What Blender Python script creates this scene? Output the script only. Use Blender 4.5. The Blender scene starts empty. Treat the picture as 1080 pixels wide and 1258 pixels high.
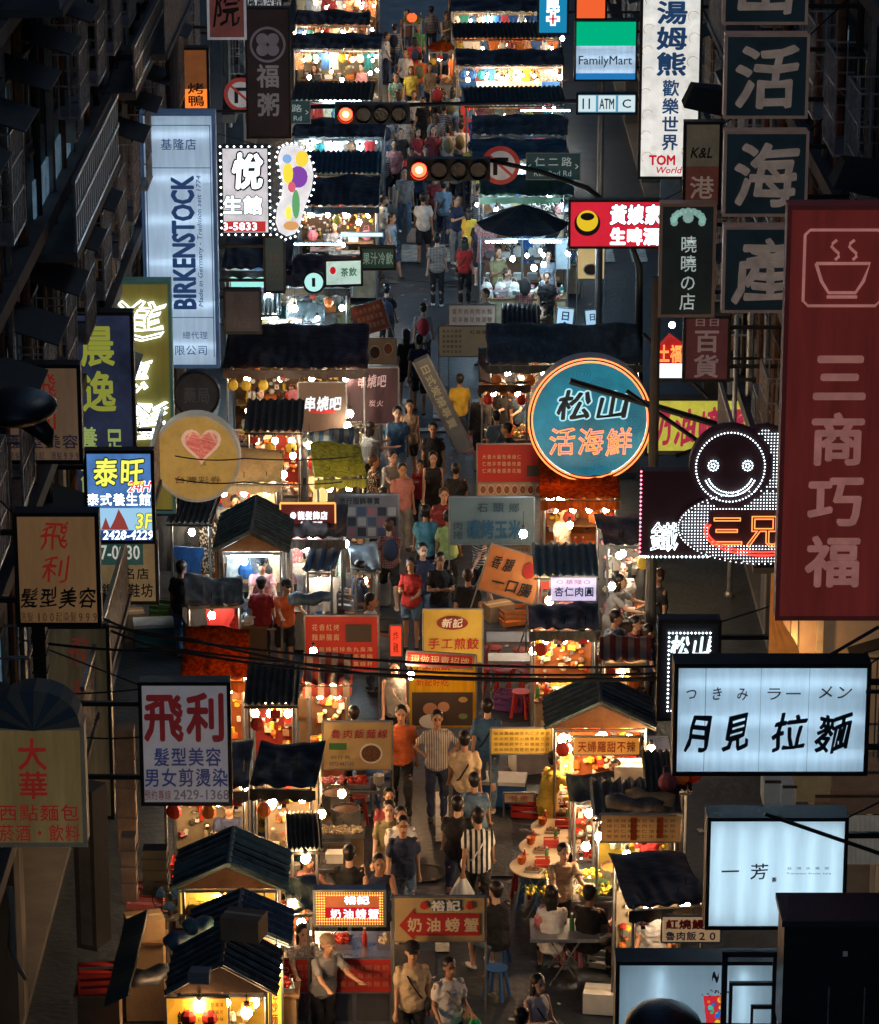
import bpy, bmesh, math, random
from math import sin, cos, pi, radians
from mathutils import Vector, Matrix, noise
R = random.Random(7)
SC = bpy.context.scene
COL = SC.collection

# ------------------------------------------------------------------ camera
F, H = 4200.0, 20.4
TH = math.atan(1313 / F)
S_, C_ = sin(TH), cos(TH)
cam = bpy.data.cameras.new('camera')
cam.sensor_fit = 'HORIZONTAL'; cam.sensor_width = 36; cam.lens = F / 1080 * 36
cam.clip_start = 1; cam.clip_end = 3000
camo = bpy.data.objects.new('camera', cam); COL.objects.link(camo)
camo.location = (0, 0, H); camo.rotation_euler = (pi / 2 - TH, 0, 0)
SC.camera = camo

# ------------------------------------------------------------------ world: night sky and a weak cool sky light
SUN_EL, SUN_ROT = radians(38), radians(200)
w = bpy.data.worlds.new('World'); SC.world = w; w.use_nodes = True
nt = w.node_tree; bg = nt.nodes['Background']
sky = nt.nodes.new('ShaderNodeTexSky'); sky.sky_type = 'NISHITA'; sky.sun_disc = False
sky.ozone_density = 6; sky.dust_density = .3; sky.sun_elevation = SUN_EL; sky.sun_rotation = SUN_ROT
nt.links.new(sky.outputs[0], bg.inputs[0]); bg.inputs[1].default_value = 0.038
sl = bpy.data.lights.new('moon', 'SUN'); sl.energy = 0.05; sl.angle = radians(12); sl.color = (.85, .93, 1)
so = bpy.data.objects.new('moon', sl); COL.objects.link(so)
so.rotation_euler = (pi / 2 - SUN_EL, 0, pi - SUN_ROT + pi)
SC.view_settings.view_transform = 'Standard'; SC.view_settings.look = 'None'
SC.view_settings.exposure = 0.4; SC.view_settings.gamma = 1; SC.view_settings.use_curve_mapping = False
SC.render.engine = 'CYCLES'
SC.cycles.use_denoising = True
SC.cycles.max_bounces = 5; SC.cycles.diffuse_bounces = 3; SC.cycles.glossy_bounces = 2; SC.cycles.transmission_bounces = 3
SC.cycles.sample_clamp_indirect = 3; SC.cycles.caustics_reflective = False; SC.cycles.caustics_refractive = False

# ------------------------------------------------------------------ placing: photograph position -> point of the street
def dirv(px, py):
    r = (py - 629) / F
    return ((px - 540) / F, C_ - r * S_, -S_ - r * C_)
def at(px, py, Y):
    d = dirv(px, py); t = Y / d[1]
    return Vector((d[0] * t, Y, H + d[2] * t))
def G(px, py, h=0.0):
    d = dirv(px, py); t = (h - H) / d[2]
    return Vector((d[0] * t, d[1] * t, h))
def scl(Y, z=2.0): return F / (Y * C_ + (H - z) * S_)      # pixels per metre

# ------------------------------------------------------------------ materials
MATS = {}
def M(name, col, rough=.6, metal=0.0, var=.25, scale=4.0, bump=.15, spec=.4, stretch=(1, 1, 1), glow=0.0, alpha=None):
    if name in MATS: return MATS[name]
    m = bpy.data.materials.new(name); m.use_nodes = True; MATS[name] = m
    t = m.node_tree; N = t.nodes; L = t.links; b = N['Principled BSDF']
    b.inputs['Roughness'].default_value = rough; b.inputs['Metallic'].default_value = metal
    b.inputs['Specular IOR Level'].default_value = spec
    tc = N.new('ShaderNodeTexCoord'); mp = N.new('ShaderNodeMapping'); mp.inputs['Scale'].default_value = stretch
    L.new(tc.outputs['Object'], mp.inputs[0])
    n1 = N.new('ShaderNodeTexNoise'); n1.inputs['Scale'].default_value = scale; n1.inputs['Detail'].default_value = 5
    n1.inputs['Roughness'].default_value = .65
    L.new(mp.outputs[0], n1.inputs['Vector'])
    cr = N.new('ShaderNodeValToRGB'); e = cr.color_ramp.elements
    e[0].position = .3; e[1].position = .72
    e[0].color = (*[c * (1 - var) for c in col], 1); e[1].color = (*[min(1, c * (1 + var * .6)) for c in col], 1)
    L.new(n1.outputs[0], cr.inputs[0]); L.new(cr.outputs[0], b.inputs['Base Color'])
    if bump:
        bp = N.new('ShaderNodeBump'); bp.inputs['Strength'].default_value = bump; bp.inputs['Distance'].default_value = .02
        n2 = N.new('ShaderNodeTexNoise'); n2.inputs['Scale'].default_value = scale * 5; n2.inputs['Detail'].default_value = 3
        L.new(mp.outputs[0], n2.inputs['Vector']); L.new(n2.outputs[0], bp.inputs['Height']); L.new(bp.outputs[0], b.inputs['Normal'])
        mr = N.new('ShaderNodeMapRange'); mr.inputs[3].default_value = max(.05, rough - .12); mr.inputs[4].default_value = min(1, rough + .15)
        L.new(n1.outputs[0], mr.inputs[0]); L.new(mr.outputs[0], b.inputs['Roughness'])
    if glow:  # emission mixed into the surface colour, also on parts that are no lamps
        L.new(cr.outputs[0], b.inputs['Emission Color']); b.inputs['Emission Strength'].default_value = glow
        m.cycles.emission_sampling = 'NONE' if glow < .4 else 'AUTO'
    return m
def E(name, col, strength, sample=True):
    if name in MATS: return MATS[name]
    m = bpy.data.materials.new(name); m.use_nodes = True; MATS[name] = m
    t = m.node_tree; t.nodes.clear(); o = t.nodes.new('ShaderNodeOutputMaterial'); e = t.nodes.new('ShaderNodeEmission')
    e.inputs[0].default_value = (*col, 1); e.inputs[1].default_value = strength; t.links.new(e.outputs[0], o.inputs[0])
    m.cycles.emission_sampling = 'FRONT_BACK' if sample else 'NONE'
    return m
def ACR(name, col, stain=.12):
    """translucent sign acrylic, lit from behind by the tubes in its box; uneven with dust"""
    if name in MATS: return MATS[name]
    m = bpy.data.materials.new(name); m.use_nodes = True; MATS[name] = m
    t = m.node_tree; N = t.nodes; L = t.links; N.clear(); o = N.new('ShaderNodeOutputMaterial')
    tr = N.new('ShaderNodeBsdfTranslucent'); df = N.new('ShaderNodeBsdfDiffuse'); mx = N.new('ShaderNodeMixShader')
    tc = N.new('ShaderNodeTexCoord'); mp = N.new('ShaderNodeMapping'); mp.inputs['Scale'].default_value = (6, 6, .6)
    n = N.new('ShaderNodeTexNoise'); n.inputs['Scale'].default_value = 2.5; n.inputs['Detail'].default_value = 6
    L.new(tc.outputs['Object'], mp.inputs[0]); L.new(mp.outputs[0], n.inputs['Vector'])
    cr = N.new('ShaderNodeValToRGB'); e = cr.color_ramp.elements; e[0].position = .35; e[1].position = .65
    e[0].color = (*[c * (1 - stain) for c in col], 1); e[1].color = (*col, 1)
    L.new(n.outputs[0], cr.inputs[0]); L.new(cr.outputs[0], tr.inputs[0]); L.new(cr.outputs[0], df.inputs[0])
    mx.inputs[0].default_value = .35
    L.new(tr.outputs[0], mx.inputs[1]); L.new(df.outputs[0], mx.inputs[2]); L.new(mx.outputs[0], o.inputs[0])
    return m
def GLASS(name, col=(.02, .03, .035), rough=.12):
    return M(name, col, rough, 0, .3, 2, .05, spec=.8)

# palette
asphalt = M('asphalt', (.021, .030, .040), .4, var=.55, scale=1.6, bump=.7, spec=.6)
concrete = M('concrete', (.11, .108, .105), .85, var=.35, scale=1.3, bump=.4)
dark_metal = M('dark_metal', (.02, .021, .024), .5, .4, var=.4)
grey_metal = M('grey_metal', (.25, .26, .27), .4, .7, var=.35)
steel = M('steel', (.5, .5, .5), .28, .9, var=.25)
black_plastic = M('black_plastic', (.015, .015, .017), .5)
white_paint = M('white_paint', (.62, .61, .58), .6, var=.25)
rust = M('rust', (.17, .08, .045), .85, .1, var=.5, scale=8)
wood = M('wood', (.2, .11, .055), .7, var=.35, scale=5, stretch=(1, 1, 6))
cardboard = M('cardboard', (.33, .22, .12), .85, var=.2)
cable_black = M('cable_black', (.01, .01, .012), .6)
beige_panel = M('beige_panel', (.55, .42, .28), .7, var=.2)
dark_cloth = M('dark_cloth', (.022, .026, .034), .75, var=.4, scale=2)

# ------------------------------------------------------------------ meshes
class MB:
    def __init__(s): s.v = []; s.f = []; s.m = []
    def add(s, vs, fs, mi=0):
        b = len(s.v); s.v += [tuple(v) for v in vs]; s.f += [tuple(b + i for i in f) for f in fs]; s.m += [mi] * len(fs); return s
    def box(s, x0, x1, y0, y1, z0, z1, mi=0, mat=None):
        vs = [(x0, y0, z0), (x1, y0, z0), (x1, y1, z0), (x0, y1, z0), (x0, y0, z1), (x1, y0, z1), (x1, y1, z1), (x0, y1, z1)]
        if mat: vs = [mat @ Vector(v) for v in vs]
        return s.add(vs, [(0, 3, 2, 1), (4, 5, 6, 7), (0, 1, 5, 4), (1, 2, 6, 5), (2, 3, 7, 6), (3, 0, 4, 7)], mi)
    def tube(s, pts, r, n=6, mi=0, cap=True, flat=None):
        """swept tube; r a number or a list; flat=(sx,sy) squashes the section in world x and y"""
        pts = [Vector(p) for p in pts]; rs = r if isinstance(r, (list, tuple)) else [r] * len(pts)
        vs = []; up = Vector((0, 0, 1))
        for i, p in enumerate(pts):
            d = (pts[min(i + 1, len(pts) - 1)] - pts[max(i - 1, 0)]).normalized()
            a = d.cross(up)
            if a.length < .1: a = d.cross(Vector((0, 1, 0)))
            a.normalize(); b = a.cross(d)
            for k in range(n):
                q = 2 * pi * k / n
                o = (a * cos(q) + b * sin(q)) * rs[i]
                if flat: o = Vector((o.x * flat[0], o.y * flat[1], o.z))
                vs.append(p + o)
        fs = [(i * n + k, i * n + (k + 1) % n, (i + 1) * n + (k + 1) % n, (i + 1) * n + k) for i in range(len(pts) - 1) for k in range(n)]
        if cap: fs += [tuple(range(n - 1, -1, -1)), tuple(range((len(pts) - 1) * n, len(pts) * n))]
        return s.add(vs, fs, mi)
    def lathe(s, prof, n=12, mi=0, c=(0, 0, 0), sc=(1, 1)):
        vs = [(c[0] + r * cos(2 * pi * k / n) * sc[0], c[1] + r * sin(2 * pi * k / n) * sc[1], c[2] + z) for r, z in prof for k in range(n)]
        fs = [(i * n + k, i * n + (k + 1) % n, (i + 1) * n + (k + 1) % n, (i + 1) * n + k) for i in range(len(prof) - 1) for k in range(n)]
        fs += [tuple(range(n - 1, -1, -1)), tuple(range((len(prof) - 1) * n, len(prof) * n))]
        return s.add(vs, fs, mi)
    def ball(s, c, rx, ry=None, rz=None, n=8, m=5, mi=0, mat=None):
        ry = ry or rx; rz = rz or rx
        vs = [Vector((rx * sin(pi * i / m) * cos(2 * pi * k / n), ry * sin(pi * i / m) * sin(2 * pi * k / n), rz * cos(pi * i / m))) for i in range(1, m) for k in range(n)]
        vs += [Vector((0, 0, rz)), Vector((0, 0, -rz))]
        if mat: vs = [mat @ v for v in vs]
        vs = [v + Vector(c) for v in vs]; T = len(vs) - 2
        fs = [(i * n + k, (i + 1) * n + k, (i + 1) * n + (k + 1) % n, i * n + (k + 1) % n) for i in range(m - 2) for k in range(n)]
        fs += [(T, k, (k + 1) % n) for k in range(n)] + [(T + 1, (m - 2) * n + (k + 1) % n, (m - 2) * n + k) for k in range(n)]
        return s.add(vs, fs, mi)
    def disc(s, cx, cz, r, y0, y1, n=28, mi=0, rz=None):
        rz = rz or r
        vs = [(cx + r * cos(2 * pi * k / n), y, cz + rz * sin(2 * pi * k / n)) for y in (y0, y1) for k in range(n)]
        return s.add(vs, [tuple(range(n)), tuple(range(2 * n - 1, n - 1, -1))] + [(k, k + n, (k + 1) % n + n, (k + 1) % n) for k in range(n)], mi)
    def ring(s, cx, cz, r, tr, y, n=36, mi=0, rz=None, a0=0, a1=2 * pi):
        rz = rz or r
        return s.tube([(cx + r * cos(a0 + (a1 - a0) * k / n), y, cz + rz * sin(a0 + (a1 - a0) * k / n)) for k in range(n + 1)], tr, 5, mi)
    def sheet(s, f, nu, nv, th=.012, mi=0):
        """solid sheet over a function f(u,v) -> point"""
        g = [[Vector(f(i / nu, j / nv)) for j in range(nv + 1)] for i in range(nu + 1)]
        vs = []; 
        for off in (0, 1):
            for i in range(nu + 1):
                for j in range(nv + 1):
                    du = g[min(i + 1, nu)][j] - g[max(i - 1, 0)][j]; dv = g[i][min(j + 1, nv)] - g[i][max(j - 1, 0)]
                    nn = du.cross(dv); nn = nn.normalized() if nn.length > 1e-9 else Vector((0, 0, 1))
                    vs.append(g[i][j] + nn * th * (.5 - off))
        W_ = nv + 1; B = (nu + 1) * W_; fs = []
        for i in range(nu):
            for j in range(nv):
                a, b, c, d = i * W_ + j, (i + 1) * W_ + j, (i + 1) * W_ + j + 1, i * W_ + j + 1
                fs += [(a, b, c, d), (B + d, B + c, B + b, B + a)]
        for i in range(nu):
            fs += [(i * W_, B + i * W_, B + (i + 1) * W_, (i + 1) * W_), (i * W_ + nv, (i + 1) * W_ + nv, B + (i + 1) * W_ + nv, B + i * W_ + nv)]
        for j in range(nv):
            fs += [(j, j + 1, B + j + 1, B + j), (nu * W_ + j, B + nu * W_ + j, B + nu * W_ + j + 1, nu * W_ + j + 1)]
        return s.add(vs, fs, mi)
    def mesh(s, name, mats, smooth=False):
        me = bpy.data.meshes.new(name); me.from_pydata(s.v, [], s.f)
        for m in (mats if isinstance(mats, (list, tuple)) else [mats]): me.materials.append(m)
        if any(s.m): me.polygons.foreach_set('material_index', s.m)
        if smooth: me.polygons.foreach_set('use_smooth', [True] * len(me.polygons))
        me.update(); return me
def link(name, me, parent=None, loc=None, rz=None):
    o = bpy.data.objects.new(name, me); COL.objects.link(o)
    if parent is not None: o.parent = parent
    if loc is not None: o.location = loc
    if rz is not None: o.rotation_euler = (0, 0, rz)
    return o
def part(name, mb, mats, parent, smooth=False, label=None, kind=None, loc=None, rz=None):
    o = link(name, mb.mesh(name, mats, smooth), parent, loc, rz)
    if label: o['label'] = label
    if kind: o['kind'] = kind
    return o
def tag(o, label, cat, group=None):
    o['label'] = label; o['category'] = cat
    if group: o['group'] = group
    return o
def thing(name, label, cat, loc=(0, 0, 0), rz=0.0, group=None):
    o = bpy.data.objects.new(name, None); COL.objects.link(o); o.empty_display_size = .2
    o.location = loc; o.rotation_euler = (0, 0, rz)
    return tag(o, label, cat, group)
def solo(name, mb, mats, label, cat, loc=(0, 0, 0), rz=0.0, group=None, smooth=False):
    return tag(link(name, mb.mesh(name, mats, smooth), None, loc, rz), label, cat, group)
def struct(name, mb, mats):
    o = link(name, mb.mesh(name, mats)); o['kind'] = 'structure'; return o
def copy_tree(o, parent=None):
    c = o.copy(); COL.objects.link(c)
    if parent: c.parent = parent
    for ch in [k for k in KIDS(o)]: copy_tree(ch, c)
    return c
def KIDS(o): return o.children

# ------------------------------------------------------------------ lettering from the built-in typeface
_G = {}
def glyph(s, off, ext=0.0, line=0.0):
    k = (s, off, ext, line)
    if k in _G: return _G[k]
    c = bpy.data.curves.new('g', 'FONT'); c.body = s; c.resolution_u = 2; c.offset = off
    if line: c.fill_mode = 'NONE'; c.bevel_depth = line; c.bevel_resolution = 0; c.resolution_u = 1
    elif ext: c.extrude = ext
    o = bpy.data.objects.new('g', c); m = o.to_mesh()
    r = ([tuple(v.co) for v in m.vertices], [tuple(p.vertices) for p in m.polygons])
    o.to_mesh_clear(); bpy.data.objects.remove(o); bpy.data.curves.remove(c)
    _G[k] = r; return r
def cjk(s): return any(ord(c) > 0x2000 for c in s)
def letters(mb, s, x0, z0, x1, z1, y, off=.0, vert=False, ext=0.0, line=0.0, brush=0.0, mi=0, rot=0, shear=0.0, gap=.06):
    """write s into the rectangle x0..x1, z0..z1 on the plane y (facing -y)"""
    if rot:   # reads bottom to top
        sub = MB(); letters(sub, s, 0, 0, z1 - z0, x1 - x0, 0, off, False, ext, line, brush, 0, 0, shear, gap)
        mb.add([(x1 - vz, y + vy, z0 + vx) for vx, vy, vz in sub.v], sub.f, mi); return
    bold = [(0, 0)]
    if off > .008 and not line:
        nn = 6 if off < .045 else 10
        bold += [(off * .8 * cos(2 * pi * q / nn + .3), off * .8 * sin(2 * pi * q / nn + .3)) for q in range(nn)]
        off = 0
    if not cjk(s):
        vs, fs = glyph(s, off, ext, line)
        if not vs: return
        ax, bx = min(v[0] for v in vs), max(v[0] for v in vs); ay, by = min(v[1] for v in vs), max(v[1] for v in vs)
        kx = (x1 - x0) / max(1e-4, bx - ax); kz = (z1 - z0) / max(1e-4, by - ay)
        for q, (dx, dz) in enumerate(bold):
            mb.add([(x0 + (v[0] - ax) * kx + shear * (v[1] - ay) * kz + dx * (z1 - z0), y - v[2] * kz - q * .0002, z0 + (v[1] - ay) * kz + dz * (z1 - z0)) for v in vs], fs, mi)
        return
    n = len(s)
    for i, ch in enumerate(s):
        if ch in ' \u3000': continue
        if vert: cx0, cx1 = x0, x1; cz1 = z1 - (z1 - z0) * i / n; cz0 = z1 - (z1 - z0) * (i + 1) / n
        else: cz0, cz1 = z0, z1; cx0 = x0 + (x1 - x0) * i / n; cx1 = x0 + (x1 - x0) * (i + 1) / n
        px, pz = (cx1 - cx0) * gap / 2, (cz1 - cz0) * gap / 2
        cx0 += px; cx1 -= px; cz0 += pz; cz1 -= pz
        vs, fs = glyph(ch, off, ext, line)
        latin = ord(ch) < 0x2000; out = []
        wL = max(v[0] for v in vs) if latin and vs else 1
        ph = i * 1.7
        for vx, vy, vz in vs:
            a = vx / wL * .6 + .2 if latin else vx; b = vy + .12
            if latin: b = vy * 1.15 + .08
            if brush:
                a2 = a + brush * (.16 * (b - .5) + .035 * sin(9 * b + ph)); b2 = b + brush * (.10 * (a - .5) + .045 * sin(7 * a + ph))
                a, b = a2, b2
            out.append((cx0 + a * (cx1 - cx0), y - vz * (cx1 - cx0), cz0 + b * (cz1 - cz0)))
        for q, (dx, dz) in enumerate(bold): mb.add([(v[0] + dx * (cx1 - cx0), v[1] - q * .0002, v[2] + dz * (cz1 - cz0)) for v in out], fs, mi)
def inks(parent, items, w, h, y):
    """items: (text, (u0,v0,u1,v1), material, options) in fractions of the face, v down; each becomes a flat lettering part"""
    for it in items:
        s, (u0, v0, u1, v1), m = it[:3]; o = dict(it[3]) if len(it) > 3 else {}
        ol = o.pop('outline', None); nm = o.pop('name', 'lettering'); olw = o.pop('olw', .05)
        bx = ((u0 - .5) * w, (1 - v1) * h, (u1 - .5) * w, (1 - v0) * h)
        if ol:
            mb = MB(); letters(mb, s, *bx, y - .003, **{**o, 'off': o.get('off', 0) + olw}); part(nm + '_outline', mb, ol, parent)
        mb = MB(); letters(mb, s, *bx, y - (.009 if ol else .003), **o)
        part(nm, mb, m, parent)

# ------------------------------------------------------------------ ground
g = MB()
g.add([(-400, -60, 0), (400, -60, 0), (400, 900, 0), (-400, 900, 0)], [(0, 1, 2, 3)])
struct('ground', g, M('ground_dark', (.05, .05, .05), .8, scale=.3))
g = MB(); NX, NY = 44, 500
vs = []; 
for j in range(NY + 1):
    for i in range(NX + 1):
        x = -5.6 + 11.4 * i / NX; yy = 20 + 150 * j / NY
        vs.append((x, yy, .012 + .012 * noise.noise(Vector((x * .5, yy * .5, 0))) + .004 * noise.noise(Vector((x * 3, yy * 3, 5)))))
g.add(vs, [(j * (NX + 1) + i, j * (NX + 1) + i + 1, (j + 1) * (NX + 1) + i + 1, (j + 1) * (NX + 1) + i) for j in range(NY) for i in range(NX)])
road = struct('road', g, asphalt)
g = MB(); g.box(-40, -5.6, 73.5, 87.5, 0, .012); g.box(5.8, 40, 73.5, 87.5, 0, .012); struct('cross_road', g, asphalt)
for sx, nm in ((-1, 'left'), (1, 'right')):
    g = MB()
    x0, x1 = (-9.5, -5.6) if sx < 0 else (5.8, 9.5)
    for a, b in ((15, 73.5), (87.5, 170)):
        g.box(x0, x1, a, b, 0, .14)
    struct('pavement', g, concrete)
# painted marks (worn)
mk = M('road_paint', (.42, .42, .40), .7, var=.55, scale=5)
mp_ = MB()
def mark(mb, x0, x1, y0, y1): mb.box(x0, x1, y0, y1, .034, .038)
cw = MB()
for i in range(13):
    x = -5.3 + i * .86
    mark(cw, x, x + .42, 72.0, 73.6)
part('crosswalk', cw, mk, road)
ln = MB(); mark(ln, -5.3, .3, 71.0, 71.25); part('stop_line', ln, mk, road)
ln = MB()
for yy in (44.3, 48.3, 52.4, 56.4, 60.4, 64.4): mark(ln, -.06, .14, yy, yy + 2.0)
part('dashed_line', ln, mk, road)
cw = MB()
for i in range(13):
    x = -5.3 + i * .86
    mark(cw, x, x + .42, 87.0, 89.0)
part('crosswalk', cw, mk, road)
for i, (px, py, a, c) in enumerate(((500, 1200, .8, 1.6), (610, 1040, .5, 2.4), (470, 900, .7, 1.2), (590, 760, .9, 1.5), (480, 620, .6, 1.4), (520, 470, 1.2, .9), (600, 360, 1.0, 2.0), (470, 340, .8, 1.6))):
    p = G(px, py); m_ = MB(); m_.box(p.x - a / 2, p.x + a / 2, p.y - c / 2, p.y + c / 2, .030, .0335 + .0001 * i); part('repair_patch', m_, M('asphalt_patch_%d' % (i % 2), [(.02, .022, .026), (.06, .064, .07)][i % 2], .5, var=.4, scale=4, bump=.6), road)
lt_ = MB(); rl = random.Random(9)
for i in range(420):
    x, yy = rl.uniform(-3.2, 4.2), rl.uniform(38, 100); a_ = rl.uniform(.02, .07); lt_.box(-a_, a_, -a_ * .6, a_ * .6, 0, .006, rl.randrange(3), mat=Matrix.Translation((x, yy, .04)) @ Matrix.Rotation(rl.uniform(0, 3), 4, 'Z'))
lo_ = struct('litter', lt_, [M('litter_white', (.4, .4, .38)), M('litter_brown', (.2, .13, .07)), M('litter_red', (.3, .06, .04))]); lo_['kind'] = 'stuff'; lo_['label'] = 'scraps of paper and leaves on the street'; 
# manhole covers and repair patches
for (px, py) in ((520, 1075), (470, 770), (600, 830), (560, 350)):
    p = G(px, py); mh = MB(); mh.lathe([(.34, .030), (.34, .040), (.29, .040), (.29, .034)], 20, c=(p.x, p.y, 0))
    part('manhole_cover', mh, dark_metal, road)

# ------------------------------------------------------------------ buildings
wall_cols = [(.06, .062, .07), (.10, .098, .095), (.06, .07, .085), (.10, .095, .095), (.08, .066, .06), (.13, .13, .13)]
frame_m = M('window_frame', (.12, .12, .12), .5, .3); pane_m = GLASS('window_pane')
pane_warm = M('window_pane_lit_warm', (.5, .22, .08), .3, var=.7, scale=3, glow=.2); pane_cool = M('window_pane_lit_cool', (.2, .36, .5), .3, var=.7, scale=3, glow=.2)
grille_m = M('window_grille', (.34, .34, .35), .4, .5, var=.5, scale=9)
ac_m = M('ac_casing', (.4, .4, .38), .6, var=.4)
def win_mesh():
    f = MB(); y = 0
    W2, Hh = .62, 1.3
    for a in ((-W2, -W2 + .06, 0, Hh), (W2 - .06, W2, 0, Hh), (-W2 + .06, W2 - .06, 0, .06), (-W2 + .06, W2 - .06, Hh - .06, Hh), (-.03, .03, .06, Hh - .06)):
        f.box(0, .07, a[0], a[1], a[2], a[3])
    p = MB(); p.box(.02, .035, -W2 + .06, W2 - .06, .06, Hh - .06)
    s = MB(); s.box(0, .14, -W2 - .06, W2 + .06, -.08, -.0)
    c = MB(); D = .55
    for z in (0.0, .45, .9, Hh + .02): 
        c.box(D - .03, D, -W2, W2, z - .012, z + .012)
        for yy in (-W2, W2): c.box(.07, D, yy - .012, yy + .012, z - .012, z + .012)
    for k in range(9):
        yy = -W2 + 2 * W2 * k / 8; c.box(D - .022, D - .006, yy - .009, yy + .009, 0, Hh + .02)
    for k in range(4):
        xx = .1 + (D - .1) * k / 3
        for yy in (-W2, W2): c.box(xx - .009, xx + .009, yy - .009, yy + .009, 0, Hh)
    c.box(.07, D, -W2, W2, -.03, -.014)
    h = MB(); h.add([(0, -W2 - .1, Hh + .3), (0, W2 + .1, Hh + .3), (.75, W2 + .1, Hh + .06), (.75, -W2 - .1, Hh + .06), (0, -W2 - .1, Hh + .32), (0, W2 + .1, Hh + .32), (.75, W2 + .1, Hh + .08), (.75, -W2 - .1, Hh + .08)],
        [(0, 1, 2, 3), (7, 6, 5, 4), (3, 2, 6, 7), (0, 3, 7, 4), (1, 5, 6, 2)])
    return (f.mesh('frame', frame_m), p.mesh('pane', pane_m), s.mesh('sill', concrete), c.mesh('window_cage', grille_m), h.mesh('hood', M('hood_sheet', (.035, .04, .042), .7, .1)))
WF, WP, WS, WC, WH = win_mesh()
WPw = WP.copy(); WPw.materials[0] = pane_warm
WPc = WP.copy(); WPc.materials[0] = pane_cool
a = MB(); a.box(0, .32, -.4, .4, 0, .55); a.box(.32, .335, -.34, .34, .05, .5, 1)
for k in range(7): a.box(.335, .345, -.34, .34, .08 + k * .06, .09 + k * .06, 0)
AC = a.mesh('air_conditioner', [ac_m, black_plastic])
BW = ['brown brick', 'grey tiled', 'dark concrete', 'stained plaster', 'soot-darkened', 'pale tiled']
def building(side, y0, y1, idx, label, top=25):
    s = -1 if side == 'L' else 1; fx = -5.6 if s < 0 else 5.8
    b = thing('building', label, 'building', (fx, (y0 + y1) / 2, 0), pi if s > 0 else 0)
    # local: +x is toward the street, wall plane at x=0
    w2 = (y1 - y0) / 2; near = side == 'L' and y0 < 42; wm = M('facade_%d' % (idx % 6) + ('_shaded' if near else ''), tuple(c * (.35 if near else 1) for c in wall_cols[idx % 6]), .85, var=.5, scale=1.4, bump=.5, stretch=(1, 1, .4))  # near left walls: shade of the dark corner put into the wall colour
    wl = MB(); wl.box(-9, -.06, -w2 + .01, w2 - .01, 3.5, top); part('wall', wl, wm, b)
    wl = MB(); wl.box(-9, -3.2, -w2 + .01, w2 - .01, .14, 3.49); part('shop_wall', wl, M('shopfront', (.10, .08, .07), .6, var=.5, scale=1.0), b)
    cl = MB()
    for yy in (-w2 + .26, w2 - .26):
        c = MB(); c.box(-.5, -.0, yy - .24, yy + .24, .14, 3.49); part('column', c, wm, b)
    nf = 6
    for k in range(nf):
        z = 3.5 + k * 3.3
        lg = MB(); lg.box(-.06, .28, -w2 + .02, w2 - .02, z, z + .22); part('ledge', lg, concrete, b)
        kind = R.random()
        if kind < .28 and y0 >= 42:   # balcony with a railing
            bal = MB(); bal.box(-.06, .95, -w2 + .15, w2 - .15, z + .222, z + .32); bo = part('balcony', bal, concrete, b)
            rl = MB(); n = int(w2 * 2 / .16)
            for q in range(n): 
                yy = -w2 + .2 + (2 * w2 - .4) * q / (n - 1); rl.box(.9, .92, yy - .01, yy + .01, z + .32, z + 1.25)
            rl.box(.88, .94, -w2 + .17, w2 - .17, z + 1.25, z + 1.31); part('railing', rl, grille_m, bo)
        nw = 2 if w2 < 3.2 else 3
        for q in range(nw):
            yy = -w2 + (2 * w2) * (q + .5) / nw
            W = link('window', WF, b, (-.05, yy, z + 1.15)); r = R.random()
            link('pane', WPw if r < .12 else (WPc if r < .34 else WP), W); link('sill', WS, W)
            if R.random() < .72 : link('grille', WC, W)
            if R.random() < .5: link('hood', WH, W)
            if R.random() < .35: link('air_conditioner', AC, b, (-.05, yy + R.choice((-.9, .9)) * (w2 / 2.5), z + .5))
    for q in range(5):
        yy = -w2 + .3 + q * (w2 * .42) + R.random() * .4; pp = MB()
        pp.tube([(.12, yy, 3.3), (.12, yy, top)], .05 + .02 * (q % 2), 6); part('drain_pipe', pp, [grey_metal, rust, dark_metal][q % 3], b)
    return b
LN = ['brown-walled block with cage windows at the bottom left corner', 'grey-walled block behind the white and red hair salon sign', 'dark block behind the cream hair salon signboards',
      'stained plaster block beside the tall olive neon sign', 'soot-dark block behind the blue and gold bilingual signs', 'pale tiled block behind the tall white shoe sign',
      'brown-walled corner block at the left of the crossing']
ys = [16, 26, 34, 42, 50, 58, 66, 73]
for i in range(7): building('L', ys[i], ys[i + 1], i, LN[i])
RN = ['brown-walled block at the bottom right corner behind the drink sign', 'grey block with curtains behind the white ramen sign', 'dark block behind the large red banner sign',
      'stained plaster block behind the dark square seafood signs', 'soot-dark block beside the smiling light bulb figure', 'pale tiled block behind the round blue neon sign',
      'brown-walled corner block at the right of the crossing']
for i in range(7): building('R', ys[i], ys[i + 1], i + 3, RN[i])
ys = [88, 97, 106, 116, 127, 140, 156]
LN2 = ['corner block past the crossing at left, behind the clover emblem sign', 'second block past the crossing on the left', 'third block past the crossing on the left', 'fourth block past the crossing on the left, at the top edge', 'fifth block past the crossing on the left, far off', 'farthest block on the left side of the market']
for i in range(6): building('L', ys[i], ys[i + 1], i + 2, LN2[i])
for i in range(6): building('R', ys[i], ys[i + 1], i + 1, LN2[i].replace('left', 'right').replace('clover emblem', 'green and white store'))
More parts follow.
